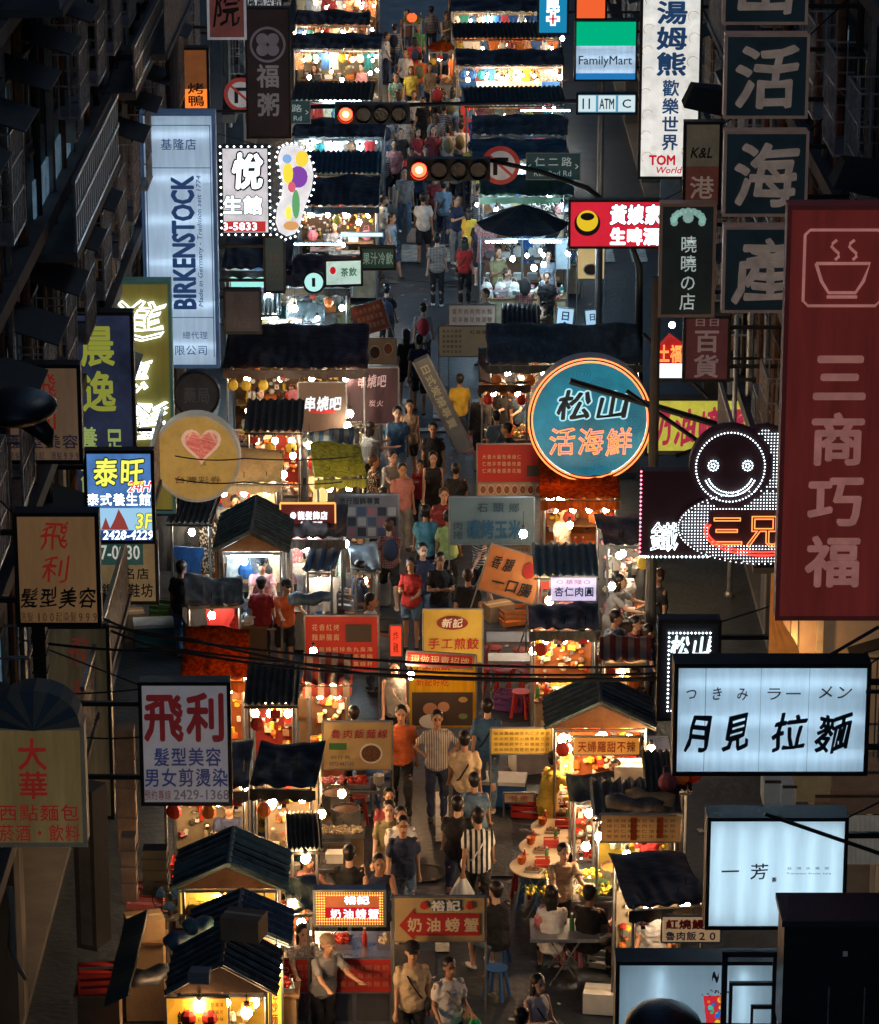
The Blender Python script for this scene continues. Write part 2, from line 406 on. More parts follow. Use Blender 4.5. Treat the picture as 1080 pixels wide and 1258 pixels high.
# ------------------------------------------------------------------ signs
ink_black = M('ink_black', (.015, .015, .02), .6, var=.1); ink_navy = M('ink_navy', (.02, .03, .09), .6, var=.1)
lit_white = E('lit_white', (.85, .95, 1), 2.2, False); neon_white = E('neon_white', (.85, .97, 1), 3.2, False)
neon_orange = E('neon_orange', (1, .20, .05), 2.2, False); neon_red = E('neon_red', (1, .05, .03), 2.2, False)
tube_cool = E('tube_cool', (.78, .92, 1), 46); box_in = M('box_inside', (.75, .75, .75), .8, var=.05, bump=0)
dot_white = E('dot_white', (.8, .93, 1), 5, False); dot_warm = E('dot_warm', (1, .6, .25), 5, False)
def pr(name, col, glow=.0, rough=.6): return M(name, col, rough, var=.12, scale=2, glow=glow)
def cabinet(b, w, h, t, fm, rim=.05):
    c = MB(); c.box(-w / 2, w / 2, -t / 2, t / 2, 0, h); part('cabinet', c, fm, b)
    f = MB(); y0, y1 = -t / 2 - .03, -t / 2 - .001
    f.box(-w / 2 - .01, w / 2 + .01, y0, y1, h - rim, h + .01); f.box(-w / 2 - .01, w / 2 + .01, y0, y1, -.01, rim)
    f.box(-w / 2 - .01, -w / 2 + rim, y0, y1, rim, h - rim); f.box(w / 2 - rim, w / 2 + .01, y0, y1, rim, h - rim)
    part('frame', f, fm, b)
def arms(b, w, h, x, side, n=2):
    fx = (-5.6 if side == 'L' else 5.8) - x
    e = -w / 2 if side == 'L' else w / 2
    for k in range(n):
        z = h * (.2 + .6 * k / max(1, n - 1)); a = MB(); a.box(min(fx, e), max(fx, e), -.03, .03, z - .03, z + .03); part('bracket', a, dark_metal, b)
    a = MB(); a.tube([(e, 0, h * .95), (fx, 0, h * .95 + .7)], .012, 5); part('stay_wire', a, dark_metal, b)
def frect(r, Y):
    px = (r[0] + r[2]) / 2; lo = at(px, r[3], Y); hi = at(px, r[1], Y)
    d = dirv(px, (r[1] + r[3]) / 2); t = Y / d[1]
    return lo, (r[2] - r[0]) * t / F, hi.z - lo.z
def sign(label, r, Y, face, items=(), frame=None, t=.2, side=None, yaw=0.0, name='shop_sign', cat='sign', rim=.04, lit=None, extra=None, group=None):
    p, w, h = frect(r, Y)
    b = thing(name, label, cat, p, yaw, group)
    fm = frame or dark_metal
    if lit:   # light box: open box, acrylic front, tubes inside
        c = MB(); c.box(-w / 2, w / 2, t / 2 - .02, t / 2, 0, h); c.box(-w / 2, -w / 2 + .015, -t / 2, t / 2 - .021, 0, h); c.box(w / 2 - .015, w / 2, -t / 2, t / 2 - .021, 0, h)
        c.box(-w / 2 + .016, w / 2 - .016, -t / 2, t / 2 - .021, 0, .015); c.box(-w / 2 + .016, w / 2 - .016, -t / 2, t / 2 - .021, h - .015, h)
        part('cabinet', c, box_in, b)
        o_ = MB(); e = .004
        for q in ((-w / 2 - .02, w / 2 + .02, -.02, -e), (-w / 2 - .02, w / 2 + .02, h + e, h + .02)): o_.box(q[0], q[1], -t / 2 - .03, t / 2 + .02, q[2], q[3])
        for q in ((-w / 2 - .02, -w / 2 - e), (w / 2 + e, w / 2 + .02)): o_.box(q[0], q[1], -t / 2 - .03, t / 2 + .02, -e, h + e)
        o_.box(-w / 2 - e, w / 2 + e, t / 2 + .003, t / 2 + .02, -e, h + e)
        for q in ((-w / 2, w / 2, 0, rim), (-w / 2, w / 2, h - rim, h)): o_.box(q[0], q[1], -t / 2 - .03, -t / 2 - .012, q[2], q[3])
        for q in ((-w / 2, -w / 2 + rim), (w / 2 - rim, w / 2)): o_.box(q[0], q[1], -t / 2 - .03, -t / 2 - .012, rim, h - rim)
        part('frame', o_, fm, b)
        f = MB(); f.box(-w / 2 + .01, w / 2 - .01, -t / 2 - .008, -t / 2 - .002, .01, h - .01); part('face_panel', f, face, b)
        o, nu, tm = lit[:3]
        for k in range(nu):
            q = (k + .5) / nu
            if o == 'h': 
                tb = MB(); tb.tube([(-w / 2 + .06, -t * .27, h * q), (w / 2 - .06, -t * .27, h * q)], .018, 6)
            else:
                tb = MB(); x = -w / 2 + w * q; tb.tube([(x, -t * .27, .08), (x, -t * .27, h - .08)], .018, 6)
            part('light_tube', tb, tm, b)
        yf = -t / 2 - .009
    else:
        cabinet(b, w, h, t, fm, rim)
        f = MB(); f.box(-w / 2 + rim, w / 2 - rim, -t / 2 - .012, -t / 2 - .003, rim, h - rim); part('face_panel', f, face, b)
        yf = -t / 2 - .013
    inks(b, items, w, h, yf)
    if side: arms(b, w, h, p.x, side)
    if extra: extra(b, w, h, yf)
    return b
def dots(b, pts, m, r=.018, name='led_dots'):
    mb = MB()
    for x, y, z in pts: mb.add([(x - r, y, z), (x + r, y, z), (x, y, z - r), (x, y, z + r), (x, y - r, z), (x, y + r, z)], [(0, 2, 4), (2, 1, 4), (1, 3, 4), (3, 0, 4), (2, 0, 5), (1, 2, 5), (3, 1, 5), (0, 3, 5)])
    return part(name, mb, m, b, kind='stuff')
def border(w, h, y, step, ins=0.0):
    o = []; nx = max(2, int(w / step)); nz = max(2, int(h / step))
    for k in range(nx + 1): x = -w / 2 + ins + (w - 2 * ins) * k / nx; o += [(x, y, ins), (x, y, h - ins)]
    for k in range(1, nz): z = ins + (h - 2 * ins) * k / nz; o += [(-w / 2 + ins, y, z), (w / 2 - ins, y, z)]
    return o
def bars(*rs, m=None, name='printed_bar', dy=0.0):
    """coloured printed areas on the face, given as fractions"""
    def f(b, w, h, y):
        for u0, v0, u1, v1, mm in rs:
            q = MB(); q.box((u0 - .5) * w, (u1 - .5) * w, y - .003 - dy, y - .0005 - dy, (1 - v1) * h, (1 - v0) * h); part(name, q, mm, b)
    return f
def both(*fs):
    def f(*a):
        for g_ in fs: g_(*a)
    return f
def bmerge(fs): return both(*fs)

acr_white = ACR('acrylic_cool_white', (.72, .8, .86)); acr_blue = ACR('acrylic_blue', (.5, .6, .78))
txt_blue = M('txt_blue', (.02, .07, .22), .5, var=.05, bump=0, glow=.35)  # emission put into the ink for light coming through the sign
# --- left side, from near to far
tan = M('sign_tan', (.42, .22, .09), .6, var=.25, scale=1.2, glow=0.17, stretch=(3, 1, .5))  # weak emission in these faces and inks stands in for street light
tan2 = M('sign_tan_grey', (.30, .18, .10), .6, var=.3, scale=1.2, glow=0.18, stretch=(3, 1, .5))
red_ink = M('red_ink', (.42, .03, .02), .6, var=.2, glow=0.2); black_ink = ink_black
# 大華 bakery sign with a fan awning above
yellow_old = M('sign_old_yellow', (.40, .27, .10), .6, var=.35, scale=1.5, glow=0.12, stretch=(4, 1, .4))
def fan_top(b, w, h, y):
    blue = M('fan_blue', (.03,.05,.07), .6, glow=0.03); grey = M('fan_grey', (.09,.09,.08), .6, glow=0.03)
    n = 10
    for k in range(n):
        a0, a1 = pi * k / n, pi * (k + 1) / n; rx, rz = w * .48, h * .30
        q = MB(); c = (0, 0, h + .03)
        P = [(rx * cos(a0), y - .1, h + .03 + rz * sin(a0)), (rx * cos(a1), y - .1, h + .03 + rz * sin(a1))]
        Q = [(x, .15, z) for x, _, z in P]
        q.add([(0, y - .22, h + .03), P[0], P[1], (0, .15, h + .03), Q[0], Q[1]], [(0, 1, 2), (3, 5, 4), (1, 4, 5, 2), (0, 3, 4, 1), (0, 2, 5, 3)])
        part('fan_segment', q, blue if k % 2 else grey, b)
sign('old yellow bakery sign with red lettering under a blue fan-shaped top', (-6, 886, 109, 1032), 35, yellow_old, [
    ('大', (.28, .08, .62, .38), red_ink, dict(off=.03)), ('華', (.28, .36, .62, .62), red_ink, dict(off=.025)),
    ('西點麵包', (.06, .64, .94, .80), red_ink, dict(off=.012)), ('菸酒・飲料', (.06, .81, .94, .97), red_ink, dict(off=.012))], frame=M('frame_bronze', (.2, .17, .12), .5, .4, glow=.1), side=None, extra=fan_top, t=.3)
# tall slender box beyond
sign('tall narrow blank light box with a wooden edge, below the bakery sign', (104, 965, 130, 1158), 36, M('box_tan', (.16,.10,.06), .6, glow=0.04, var=.3), t=.32, yaw=radians(-24), frame=M('frame_tan', (.12,.07,.04), .6, glow=0.02))
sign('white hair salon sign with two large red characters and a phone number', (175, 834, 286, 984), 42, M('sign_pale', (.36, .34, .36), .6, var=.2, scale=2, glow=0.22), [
    ('飛利', (.03, .06, .97, .50), M('ink_crimson', (.14, .012, .015), .6, glow=0.3), dict(off=.04)), ('髮型美容', (.14, .52, .90, .69), M('ink_navy_lit', (.03, .04, .14), .6, glow=0.25), dict(off=.02)),
    ('男女剪燙染', (.03, .69, .97, .86), MATS['ink_navy_lit'], dict(off=.02)), ('預約專線', (.03, .87, .33, .965), MATS['ink_crimson'], {}), ('2429-1368', (.36, .875, .97, .955), M('ink_grey', (.12, .10, .12), .6, glow=.3), dict(off=.02))], side='L', t=.25)
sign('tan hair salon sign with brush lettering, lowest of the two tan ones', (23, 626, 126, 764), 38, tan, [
    ('飛', (.30, .05, .66, .34), red_ink, dict(off=.01, brush=1)), ('利', (.30, .36, .66, .63), red_ink, dict(off=.01, brush=1)),
    ('髮型美容', (.04, .65, .96, .85), black_ink, dict(off=.015, brush=.8)), ('洗髮100起染髮999', (.03, .87, .97, .97), M('ink_brown', (.15, .06, .03), .6, glow=.1), {})], side='L', t=.25)
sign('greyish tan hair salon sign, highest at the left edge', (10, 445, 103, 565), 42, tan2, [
    ('飛', (.36, .06, .70, .34), red_ink, dict(off=.01)), ('利', (.36, .38, .70, .68), red_ink, dict(off=.01)),
    ('髮型美容', (.04, .70, .96, .86), M('ink_navy_dim', (.03, .03, .06), .6, glow=.2), dict(off=.02)), ('洗髮100起 燙髮999', (.03, .88, .97, .97), MATS['ink_navy_dim'], {})], side='L', t=.25)
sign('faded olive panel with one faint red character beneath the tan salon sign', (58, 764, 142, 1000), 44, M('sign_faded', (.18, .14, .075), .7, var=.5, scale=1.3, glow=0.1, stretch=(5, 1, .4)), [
    ('飛', (.40, .04, .72, .22), M('ink_faded_red', (.2, .03, .02), .6, glow=.3), dict(brush=1)), ('利', (.40, .26, .72, .46), MATS['ink_faded_red'], dict(brush=1))], side='L', t=.3)
sign('blue massage sign with yellow characters, 24H and a temple picture', (107, 551, 192, 664), 46, M('sign_blue_lit', (.05, .13, .32), .5, var=.5, scale=2.2, glow=1.1), [
    ('泰旺', (.12, .06, .88, .40), E('ink_yellow', (.75, .75, .1), 1.0, False), dict(off=.03, outline=ink_black, brush=.4)), ('24H', (.62, .33, .93, .44), E('ink_red24', (.8, .05, .08), .9, False), dict(off=.03, shear=.2, outline=MATS['lit_white'], olw=.06)),
    ('泰式養生館', (.02, .45, .96, .60), lit_white, dict(off=.02, outline=ink_navy)), ('3F', (.72, .68, .95, .84), MATS['ink_yellow'], dict(off=.04, shear=.12, outline=ink_navy)), ('2428-4229', (.24, .865, .96, .96), lit_white, dict(off=.03, shear=.15))],
    side='L', t=.2, extra=both(bars((.02, .62, .98, .86, E('pic_sky', (.35, .62, .85), .75, False)), (.02, .86, .98, .985, E('bar_navy', (.02, .06, .22), .8, False))),
        lambda b, w, h, y: [part('temple_picture', MB().add([((u - .5) * w, y - .005, (1 - v) * h) for u, v in pts], [tuple(range(len(pts)))]), E('pic_red', (.35, .06, .05), .6, False), b) for pts in
            [[(.03, .855), (.22, .855), (.18, .76), (.12, .66), (.06, .76)], [(.34, .855), (.62, .855), (.56, .74), (.48, .63), (.42, .74)], [(.22, .855), (.36, .855), (.33, .80), (.29, .72), (.25, .80)]]]))
sign('dark navy sign with gold brush characters and a lizard-like swirl', (91, 381, 170, 610), 50, M('sign_navy', (.03, .045, .10), .5, var=.6, scale=2, glow=0.3), [
    ('晨逸', (.16, .05, .74, .54), E('ink_gold', (.34, .36, .05), .5, False), dict(vert=True, off=.03)), ('養生館', (.12, .60, .42, .98), E('ink_gold2', (.4, .5, .15), .45, False), dict(vert=True, off=.03)), ('足體', (.52, .60, .82, .98), MATS['ink_gold2'], dict(vert=True, off=.02))], side='L', t=.3)
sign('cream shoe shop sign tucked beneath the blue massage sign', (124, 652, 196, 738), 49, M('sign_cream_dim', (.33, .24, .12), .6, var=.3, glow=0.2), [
    ('銀行鞋坊', (.02, .70, .92, .92), ink_black, dict(off=.02)), ('名店', (.40, .48, .86, .66), ink_black, dict(off=.02))], side='L', t=.25,
    extra=lambda b, w, h, y: (bars((.02, .03, .76, .44, M('sign_green_dark', (.02, .06, .05), .5, glow=.5)), name='overlaid_panel')(b, w, h, y - .02), inks(b, [('7-0030', (.04, .16, .70, .36), M('ink_offwhite', (.5, .5, .45), .5, glow=.6), dict(off=.02))], w, h, y - .024)))
def neon_txt(items):
    def f(b, w, h, y):
        for s, (u0, v0, u1, v1), m, o in items:
            mb = MB(); letters(mb, s, (u0 - .5) * w, (1 - v1) * h, (u1 - .5) * w, (1 - v0) * h, y - .05, **o); part('neon_tube', mb, m, b, smooth=True)
    return f
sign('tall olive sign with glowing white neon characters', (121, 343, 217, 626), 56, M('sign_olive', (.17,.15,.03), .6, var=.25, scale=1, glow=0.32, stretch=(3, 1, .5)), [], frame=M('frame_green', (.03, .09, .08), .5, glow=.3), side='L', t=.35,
    extra=both(neon_txt([('進', (.22, .06, .96, .26), neon_white, dict(line=.017, brush=1)), ('德', (.18, .32, .74, .48), neon_white, dict(line=.017, brush=1)), ('髮', (.36, .50, .96, .69), neon_white, dict(line=.017, brush=1))]),
        bars((.0, .985, 1, 1, dark_metal), name='lower_edge')))
b_ = sign('tall cool white shoe brand sign with vertical navy lettering', (181, 137, 270, 448), 60, acr_white, [
    ('基隆店', (.26, .095, .76, .145), txt_blue, dict(off=.01)), ('BIRKENSTOCK', (.40, .245, .70, .765), txt_blue, dict(rot=1, off=.055)),
    ('Made in Germany - Tradition seit 1774', (.74, .245, .82, .76), txt_blue, dict(rot=1, shear=.25, off=.01)), ('總代理', (.50, .855, .86, .89), txt_blue, {}), ('有限公司', (.22, .91, .86, .955), txt_blue, dict(off=.005))],
    frame=M('frame_blue', (.04, .08, .16), .4, .3, glow=0.4), side='L', t=.3, lit=('h', 6, E('tube_bright', (.80, .89, 1), 230)), rim=.045,
    extra=bars((.06, .21, .94, .213, txt_blue), (.06, .80, .94, .803, txt_blue), (.06, .045, .94, .048, txt_blue), (.055, .045, .066, .96, txt_blue), (.935, .045, .946, .96, txt_blue), name='printed_line'))
def rsign(label, cx, cy, r, Y, face, items, rimm, side=None, t=.25, extra=None, name='round_sign', lamp=None):
    p = at(cx, cy + r, Y); q = at(cx, cy - r, Y); h = q.z - p.z; w = 2 * r * (Y / dirv(cx, cy)[1]) / F
    b = thing(name, label, 'sign', p)
    if lamp:   # hollow drum with a lamp in its middle; the opaque face has emission painted in
        c = MB(); n = 48; ring = [(cos(2 * pi * k / n), sin(2 * pi * k / n)) for k in range(n)]
        vs = [(q * a * w / 2, y, h / 2 + q * e * h / 2) for q, y in ((1, -t / 2), (1, t / 2), (.965, t / 2 - .02), (.965, -t / 2)) for a, e in ring]
        c.add(vs, [(j * n + k, j * n + (k + 1) % n, ((j + 1) % 4) * n + (k + 1) % n, ((j + 1) % 4) * n + k) for j in (0, 2, 3) for k in range(n)] + [tuple(range(n, 2 * n)), tuple(range(3 * n - 1, 2 * n - 1, -1))]); part('cabinet', c, box_in, b)
        c = MB(); c.ball((0, .0, h / 2), .16, .05, .16, 12, 8); part('lamp', c, lamp, b)
        c = MB(); c.ring(0, h / 2, w * .33, .014, .0, 30, rz=h * .33); part('ring_tube', c, E('ring_tube', (.7, .9, 1), 16), b)
    else: c = MB(); c.disc(0, h / 2, w / 2, -t / 2, t / 2, 48, rz=h / 2); part('cabinet', c, rimm, b)
    c = MB(); c.disc(0, h / 2, w / 2 * .93, -t / 2 - .01, -t / 2 - .002, 48, rz=h / 2 * .93); part('face_panel', c, face, b)
    c = MB(); c.ring(0, h / 2, w / 2 * .97, .025, -t / 2 - .01, 48, rz=h / 2 * .97); part('rim', c, rimm, b)
    inks(b, items, w, h, -t / 2 - .012)
    if extra: extra(b, w, h, -t / 2 - .012)
    if side: arms(b, w, h, p.x, side)
    return b
def heart(b, w, h, y):
    red = M('heart_red', (.35, .05, .04), .5, glow=.6)
    pts = []
    for k in range(28):
        a = 2 * pi * k / 28; pts.append((.24 * w * (sin(a) ** 3) * .95 + .06 * w, y - .004, h * .66 + .24 * h * (13 * cos(a) - 5 * cos(2 * a) - 2 * cos(3 * a) - cos(4 * a)) / 17))
    part('heart_emblem', MB().add(pts, [tuple(range(27, -1, -1))]), M('heart_cream', (.5, .33, .22), .5, glow=.6), b)
    pts = [((x - .06 * w) * .82 + .06 * w, y - .004, (z - h * .66) * .82 + h * .66) for x, y_, z in pts]
    part('heart_emblem', MB().add(pts, [tuple(range(27, -1, -1))]), red, b)
rsign('round yellow lottery sign with a red heart emblem', 243, 560, 54, 55, M('sign_lottery', (.46,.30,.08), .55, var=.2, glow=0.3), [
    ('台灣彩券', (.24, .70, .78, .79), M('ink_ochre', (.14, .08, .03), .6, glow=.3), dict(off=.02)), ('真', (.54, .53, .62, .59), MATS['ink_ochre'], {})], M('rim_cream', (.4, .36, .28), .5, glow=0.22), side='L', extra=heart)
rsign('unlit dark round sign above the yellow lottery sign', 243, 483, 28, 60, M('sign_off', (.04, .045, .055), .5, var=.5), [('藥局', (.2, .3, .8, .7), M('ink_dim', (.10, .11, .13), .6), dict(off=.02))], dark_metal, side='L')
b_ = sign('massage parlour light box edged with coloured bulbs', (273, 178, 333, 286), 64, M('sign_pink_white', (.62, .6, .64), .5, var=.3, scale=3, glow=0.7), [
    ('悅', (.22, .06, .88, .50), lit_white, dict(off=.05, outline=ink_black, olw=.07, brush=.5)), ('生館', (.02, .55, .86, .78), lit_white, dict(off=.05, outline=ink_black, olw=.06)), ('3-5833', (.03, .865, .72, .95), lit_white, dict(off=.03))],
    side='L', t=.25, extra=both(bars((.02, .85, .90, .97, E('bar_red', (.45, .03, .03), .9, False))), lambda b, w, h, y: dots(b, border(w, h, y - .03, .13), MATS['dot_white'], .022)))
# foot-shaped sign
def foot_sign():
    Y = 64; p = at(362, 289, Y); t_ = Y / dirv(362, 233)[1]; k = t_ / F; hh = at(362, 178, Y).z - p.z
    b = thing('foot_sign', 'sole-shaped reflexology light sign ringed by blue white bulbs', 'sign', p)
    out = [(.36, 1), (.58, .995), (.80, .93), (.95, .80), (1.0, .66), (.95, .52), (.84, .40), (.74, .28), (.66, .14), (.52, .03), (.30, .0), (.10, .05), (.02, .16), (.06, .30), (.18, .44), (.22, .58), (.16, .72), (.10, .86), (.18, .96)]
    W_ = 48 * k
    o = [((u - .5) * W_, v * hh) for u, v in out]
    c = MB(); n = len(o); c.add([(x, -.1, z) for x, z in o] + [(x, .1, z) for x, z in o], [tuple(range(n)), tuple(range(2 * n - 1, n - 1, -1))] + [(i, i + n, (i + 1) % n + n, (i + 1) % n) for i in range(n)]); part('cabinet', c, M('foot_white', (.62, .6, .62), .5, glow=.9), b)
    cols = [((.75, .55, .05), .72, .86, .17, .09), ((.18, .05, .3), .62, .66, .24, .12), ((.75, .6, .05), .36, .70, .13, .12), ((.1, .3, .12), .55, .36, .1, .16), ((.55, .28, .1), .42, .12, .2, .05), ((.55, .1, .15), .45, .55, .1, .06), ((.2, .35, .6), .34, .86, .12, .05), ((.75, .7, .1), .36, .26, .08, .08)]
    for i, (cc, u, v, ru, rv) in enumerate(cols):
        q = MB(); q.disc((u - .5) * W_, v * hh, ru * W_, -.108 - .001 * i, -.1015, 14, rz=rv * hh); part('reflex_zone', q, E('reflex_%d' % i, cc, 1.0, False), b)
    dots(b, [((x) * 1.12, -.12, (z - hh / 2) * 1.06 + hh / 2) for i in range(n) for x, z in (o[i], ((o[i][0] + o[(i + 1) % n][0]) / 2, (o[i][1] + o[(i + 1) % n][1]) / 2))], dot_white, .024)
    arms(b, W_, hh, p.x, 'L', 1)
foot_sign()
def clover(b, w, h, y):
    c = MB(); c.ring(0, h * .72, w * .38, .03, y - .01, 30); 
    part('emblem_ring', c, M('ink_mist', (.22, .2, .24), .5, glow=0.14), b)
    for k in range(4):
        a = pi / 4 + k * pi / 2; q = MB(); q.disc(.17 * w * cos(a), h * .72 + .17 * w * sin(a), w * .14, y - .012, y - .004, 14); part('clover_leaf', q, MATS['ink_mist'], b)
sign('dark maroon sign with a four-leaf clover emblem', (304, 8, 358, 168), 76, M('sign_maroon_dark', (.035, .022, .028), .6, glow=0.12), [('福', (.22, .42, .78, .62), M('ink_mist2', (.3, .28, .3), .5, glow=0.14), dict(off=.03)), ('粥', (.22, .64, .78, .84), MATS['ink_mist2'], dict(off=.03))], side='L', t=.3, extra=clover)
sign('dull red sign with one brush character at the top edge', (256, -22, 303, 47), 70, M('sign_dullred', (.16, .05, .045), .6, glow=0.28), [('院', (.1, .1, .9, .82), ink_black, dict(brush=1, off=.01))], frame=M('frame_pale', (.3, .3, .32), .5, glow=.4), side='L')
sign('small white sign with black print high at the top left', (303, -16, 348, 18), 80, M('sign_greywhite', (.45, .45, .46), .5, glow=.5), [('檳榔冷飲', (.04, .2, .96, .85), ink_black, dict(off=.02))])
sign('orange boxed sign glowing from below, near the top left', (226, 57, 258, 133), 68, M('sign_orange_dim', (.30, .10, .03), .5, glow=0.3), [('烤鴨', (.15, .55, .85, .95), M('ink_darkbrown', (.05, .02, .01), .6), dict(vert=True, off=.02))], side='L', t=.35,
     extra=bars((.05, .66, .95, .97, E('orange_lit', (1, .22, .03), .9, False)), name='lit_panel'))
rc = random.Random(31)
for i in range(16):
    L_ = i % 2; x = (-5.52 + rc.random() * .12) if L_ else (5.7 - rc.random() * .12); z0 = rc.uniform(4.5, 15); ya = rc.uniform(26, 60); yb = ya + rc.uniform(14, 30); c = MB(); x2 = x
    c.tube([(0, 0, 0)] + [((x2 - x) * t, (yb - ya) * t, -1.6 * t * (1 - t) + rc.uniform(-.1, .1)) for t in (.15, .3, .45, .6, .75, .9)] + [(x2 - x, yb - ya, 0)], .014, 5)
    solo('cable', c, cable_black, 'slack black cable strung along the building fronts on the %s' % ('left' if L_ else 'right'), 'cable', (x, ya, z0), group='slack cables along the %s building fronts' % ('left' if L_ else 'right'))
# --- right side
def bowl(b, w, h, y):
    m = M('line_pink', (.42, .17, .15), .5, glow=.5); c = MB(); cz = h * .855; s = w * .30
    c.tube([(-s * 1.15, y - .01, cz + s), (-s * 1.15, y - .01, cz - s), (-s * 1.0, y - .01, cz - s * 1.15), (s * 1.0, y - .01, cz - s * 1.15), (s * 1.15, y - .01, cz - s), (s * 1.15, y - .01, cz + s), (s, y - .01, cz + s * 1.15), (-s, y - .01, cz + s * 1.15), (-s * 1.15, y - .01, cz + s)], .016, 4)
    part('emblem_border', c, m, b)
    c = MB(); c.tube([(-s * .8, y - .01, cz + .05), (s * .8, y - .01, cz + .05), (s * .62, y - .01, cz - s * .4), (s * .4, y - .01, cz - s * .75), (-s * .4, y - .01, cz - s * .75), (-s * .62, y - .01, cz - s * .4), (-s * .8, y - .01, cz + .05)], .018, 4)
    c.tube([(-s * .45, y - .01, cz - s * .88), (s * .45, y - .01, cz - s * .88)], .018, 4); part('bowl_emblem', c, m, b)
    for x in (-.12, .14):
        c = MB(); c.tube([(x * s * 2 + s * .12 * sin(q * 1.1), y - .01, cz + .09 + q * s * .1) for q in range(7)], .016, 4); part('steam_line', c, m, b)
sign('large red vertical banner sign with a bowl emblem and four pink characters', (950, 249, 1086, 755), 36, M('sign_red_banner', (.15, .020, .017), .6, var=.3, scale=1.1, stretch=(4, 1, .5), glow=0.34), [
    ('三商巧福', (.22, .33, .80, .93), M('ink_pink', (.50, .20, .17), .5, glow=0.3), dict(vert=True, off=.04, gap=.12))], frame=M('frame_red_dark', (.06, .01, .01), .5, glow=.3), side='R', t=.3, extra=bowl)  # dim emission in red face, ink and frame imitates light falling on them
ramen_ink = M('ramen_ink', (.004, .02, .04), .5, var=.05, bump=0)
sign('wide white ramen light box with large brush characters', (826, 811, 1062, 944), 37, acr_white, [
    ('つ き み', (.05, .19, .38, .33), M('ink_maroon', (.10, .015, .02), .5, bump=0), dict(off=.015, brush=.4)), ('ラー', (.46, .19, .66, .33), MATS['ink_maroon'], dict(off=.01)), ('メン', (.73, .17, .92, .32), MATS['ink_maroon'], dict(off=.01, brush=.5)),
    ('月見', (.03, .38, .42, .86), ramen_ink, dict(off=.03, brush=1.1, gap=.25)), ('拉麵', (.48, .38, .94, .86), ramen_ink, dict(off=.028, brush=1.1, gap=.22))], side='R', t=.32, lit=('h', 3, tube_cool), rim=.03,
    extra=bars((.154, .0, .157, 1, M('seam', (.2, .25, .3), .5)), (.44, 0, .442, 1, MATS['seam']), (.69, 0, .692, 1, MATS['seam']), name='panel_seam'))
sign('square white tea shop light box with two black characters', (866, 999, 1034, 1132), 35, ACR('acrylic_pale', (.74, .82, .86), .06), [
    ('一芳', (.06, .36, .48, .60), ramen_ink, dict(off=.012, gap=.35, brush=.3)), ('台灣水果茶', (.56, .425, .90, .475), ink_black, dict(gap=.45)), ('Taiwan fruit tea', (.57, .49, .90, .505), ink_black, {}),
    ('茶', (.465, .53, .505, .58), MATS['ink_maroon'], dict(off=.05))], side='R', t=.32, lit=('v', 6, E('tube_cool2', (.8, .93, 1), 13)), rim=.022)
def cup(b, w, h, y):
    cols = [(.02, .35, .12), (.5, .02, .03), (.02, .12, .45), (.7, .45, .03), (.25, .03, .12), (.6, .15, .03), (.05, .4, .3)]
    q = MB(); q.add([((.545 - .5) * w, y - .003, .10 * h), ((.625 - .5) * w, y - .003, .10 * h), ((.65 - .5) * w, y - .003, .60 * h), ((.51 - .5) * w, y - .003, .60 * h)], [(0, 1, 2, 3)]); part('printed_cup', q, E('cup_red', cols[1], .8, False), b)
    rr = random.Random(3)
    for i in range(26):
        v = rr.uniform(.15, .58); hw = .03 + .035 * (v - .1); u = .58 + rr.uniform(-hw, hw); q = MB(); q.disc((u - .5) * w, v * h, rr.uniform(.008, .018) * w, y - .006 - i * .0004, y - .004, 9); part('printed_fruit', q, E('fruit_%d' % (i % 7), cols[i % 7], .8, False), b)
    for i in range(16):
        q = MB(); q.disc((rr.uniform(.50, .66) - .5) * w, rr.uniform(.59, .70) * h, rr.uniform(.003, .006) * w, y - .006, y - .004, 6); part('printed_drop', q, ink_black, b)
sign('bottom white light box printed with a colourful fruit drink cup', (756, 1175, 962, 1275), 33, ACR('acrylic_pale', (.74, .82, .86), .06), [('~', (.56, .1, .60, .25), ink_black, {})], side=None, t=.3, lit=('v', 2, E('tube_cool3', (.75, .9, 1), 16)), rim=.022, extra=cup)
cab_t = M('sign_teal_faint_glow', (.018, .042, .055), .45, var=.35, scale=1.5, glow=0.09); ch_tan = M('letter_tan', (.40, .31, .26), .5, var=.3, glow=0.17)  # faint emission painted into boxes and letters, though they are switched off
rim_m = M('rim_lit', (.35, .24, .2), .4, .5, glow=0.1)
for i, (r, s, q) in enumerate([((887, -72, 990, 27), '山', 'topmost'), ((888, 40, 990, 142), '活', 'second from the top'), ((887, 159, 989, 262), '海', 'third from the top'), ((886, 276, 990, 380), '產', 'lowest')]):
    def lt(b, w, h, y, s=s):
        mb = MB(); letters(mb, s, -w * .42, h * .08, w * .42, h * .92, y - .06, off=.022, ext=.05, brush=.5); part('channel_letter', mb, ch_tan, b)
    sign('square teal sign box with a raised tan character, %s of the four' % q, r, 47, cab_t, [], frame=rim_m, side='R', t=.3, rim=.03, extra=lt, group='square seafood sign boxes')
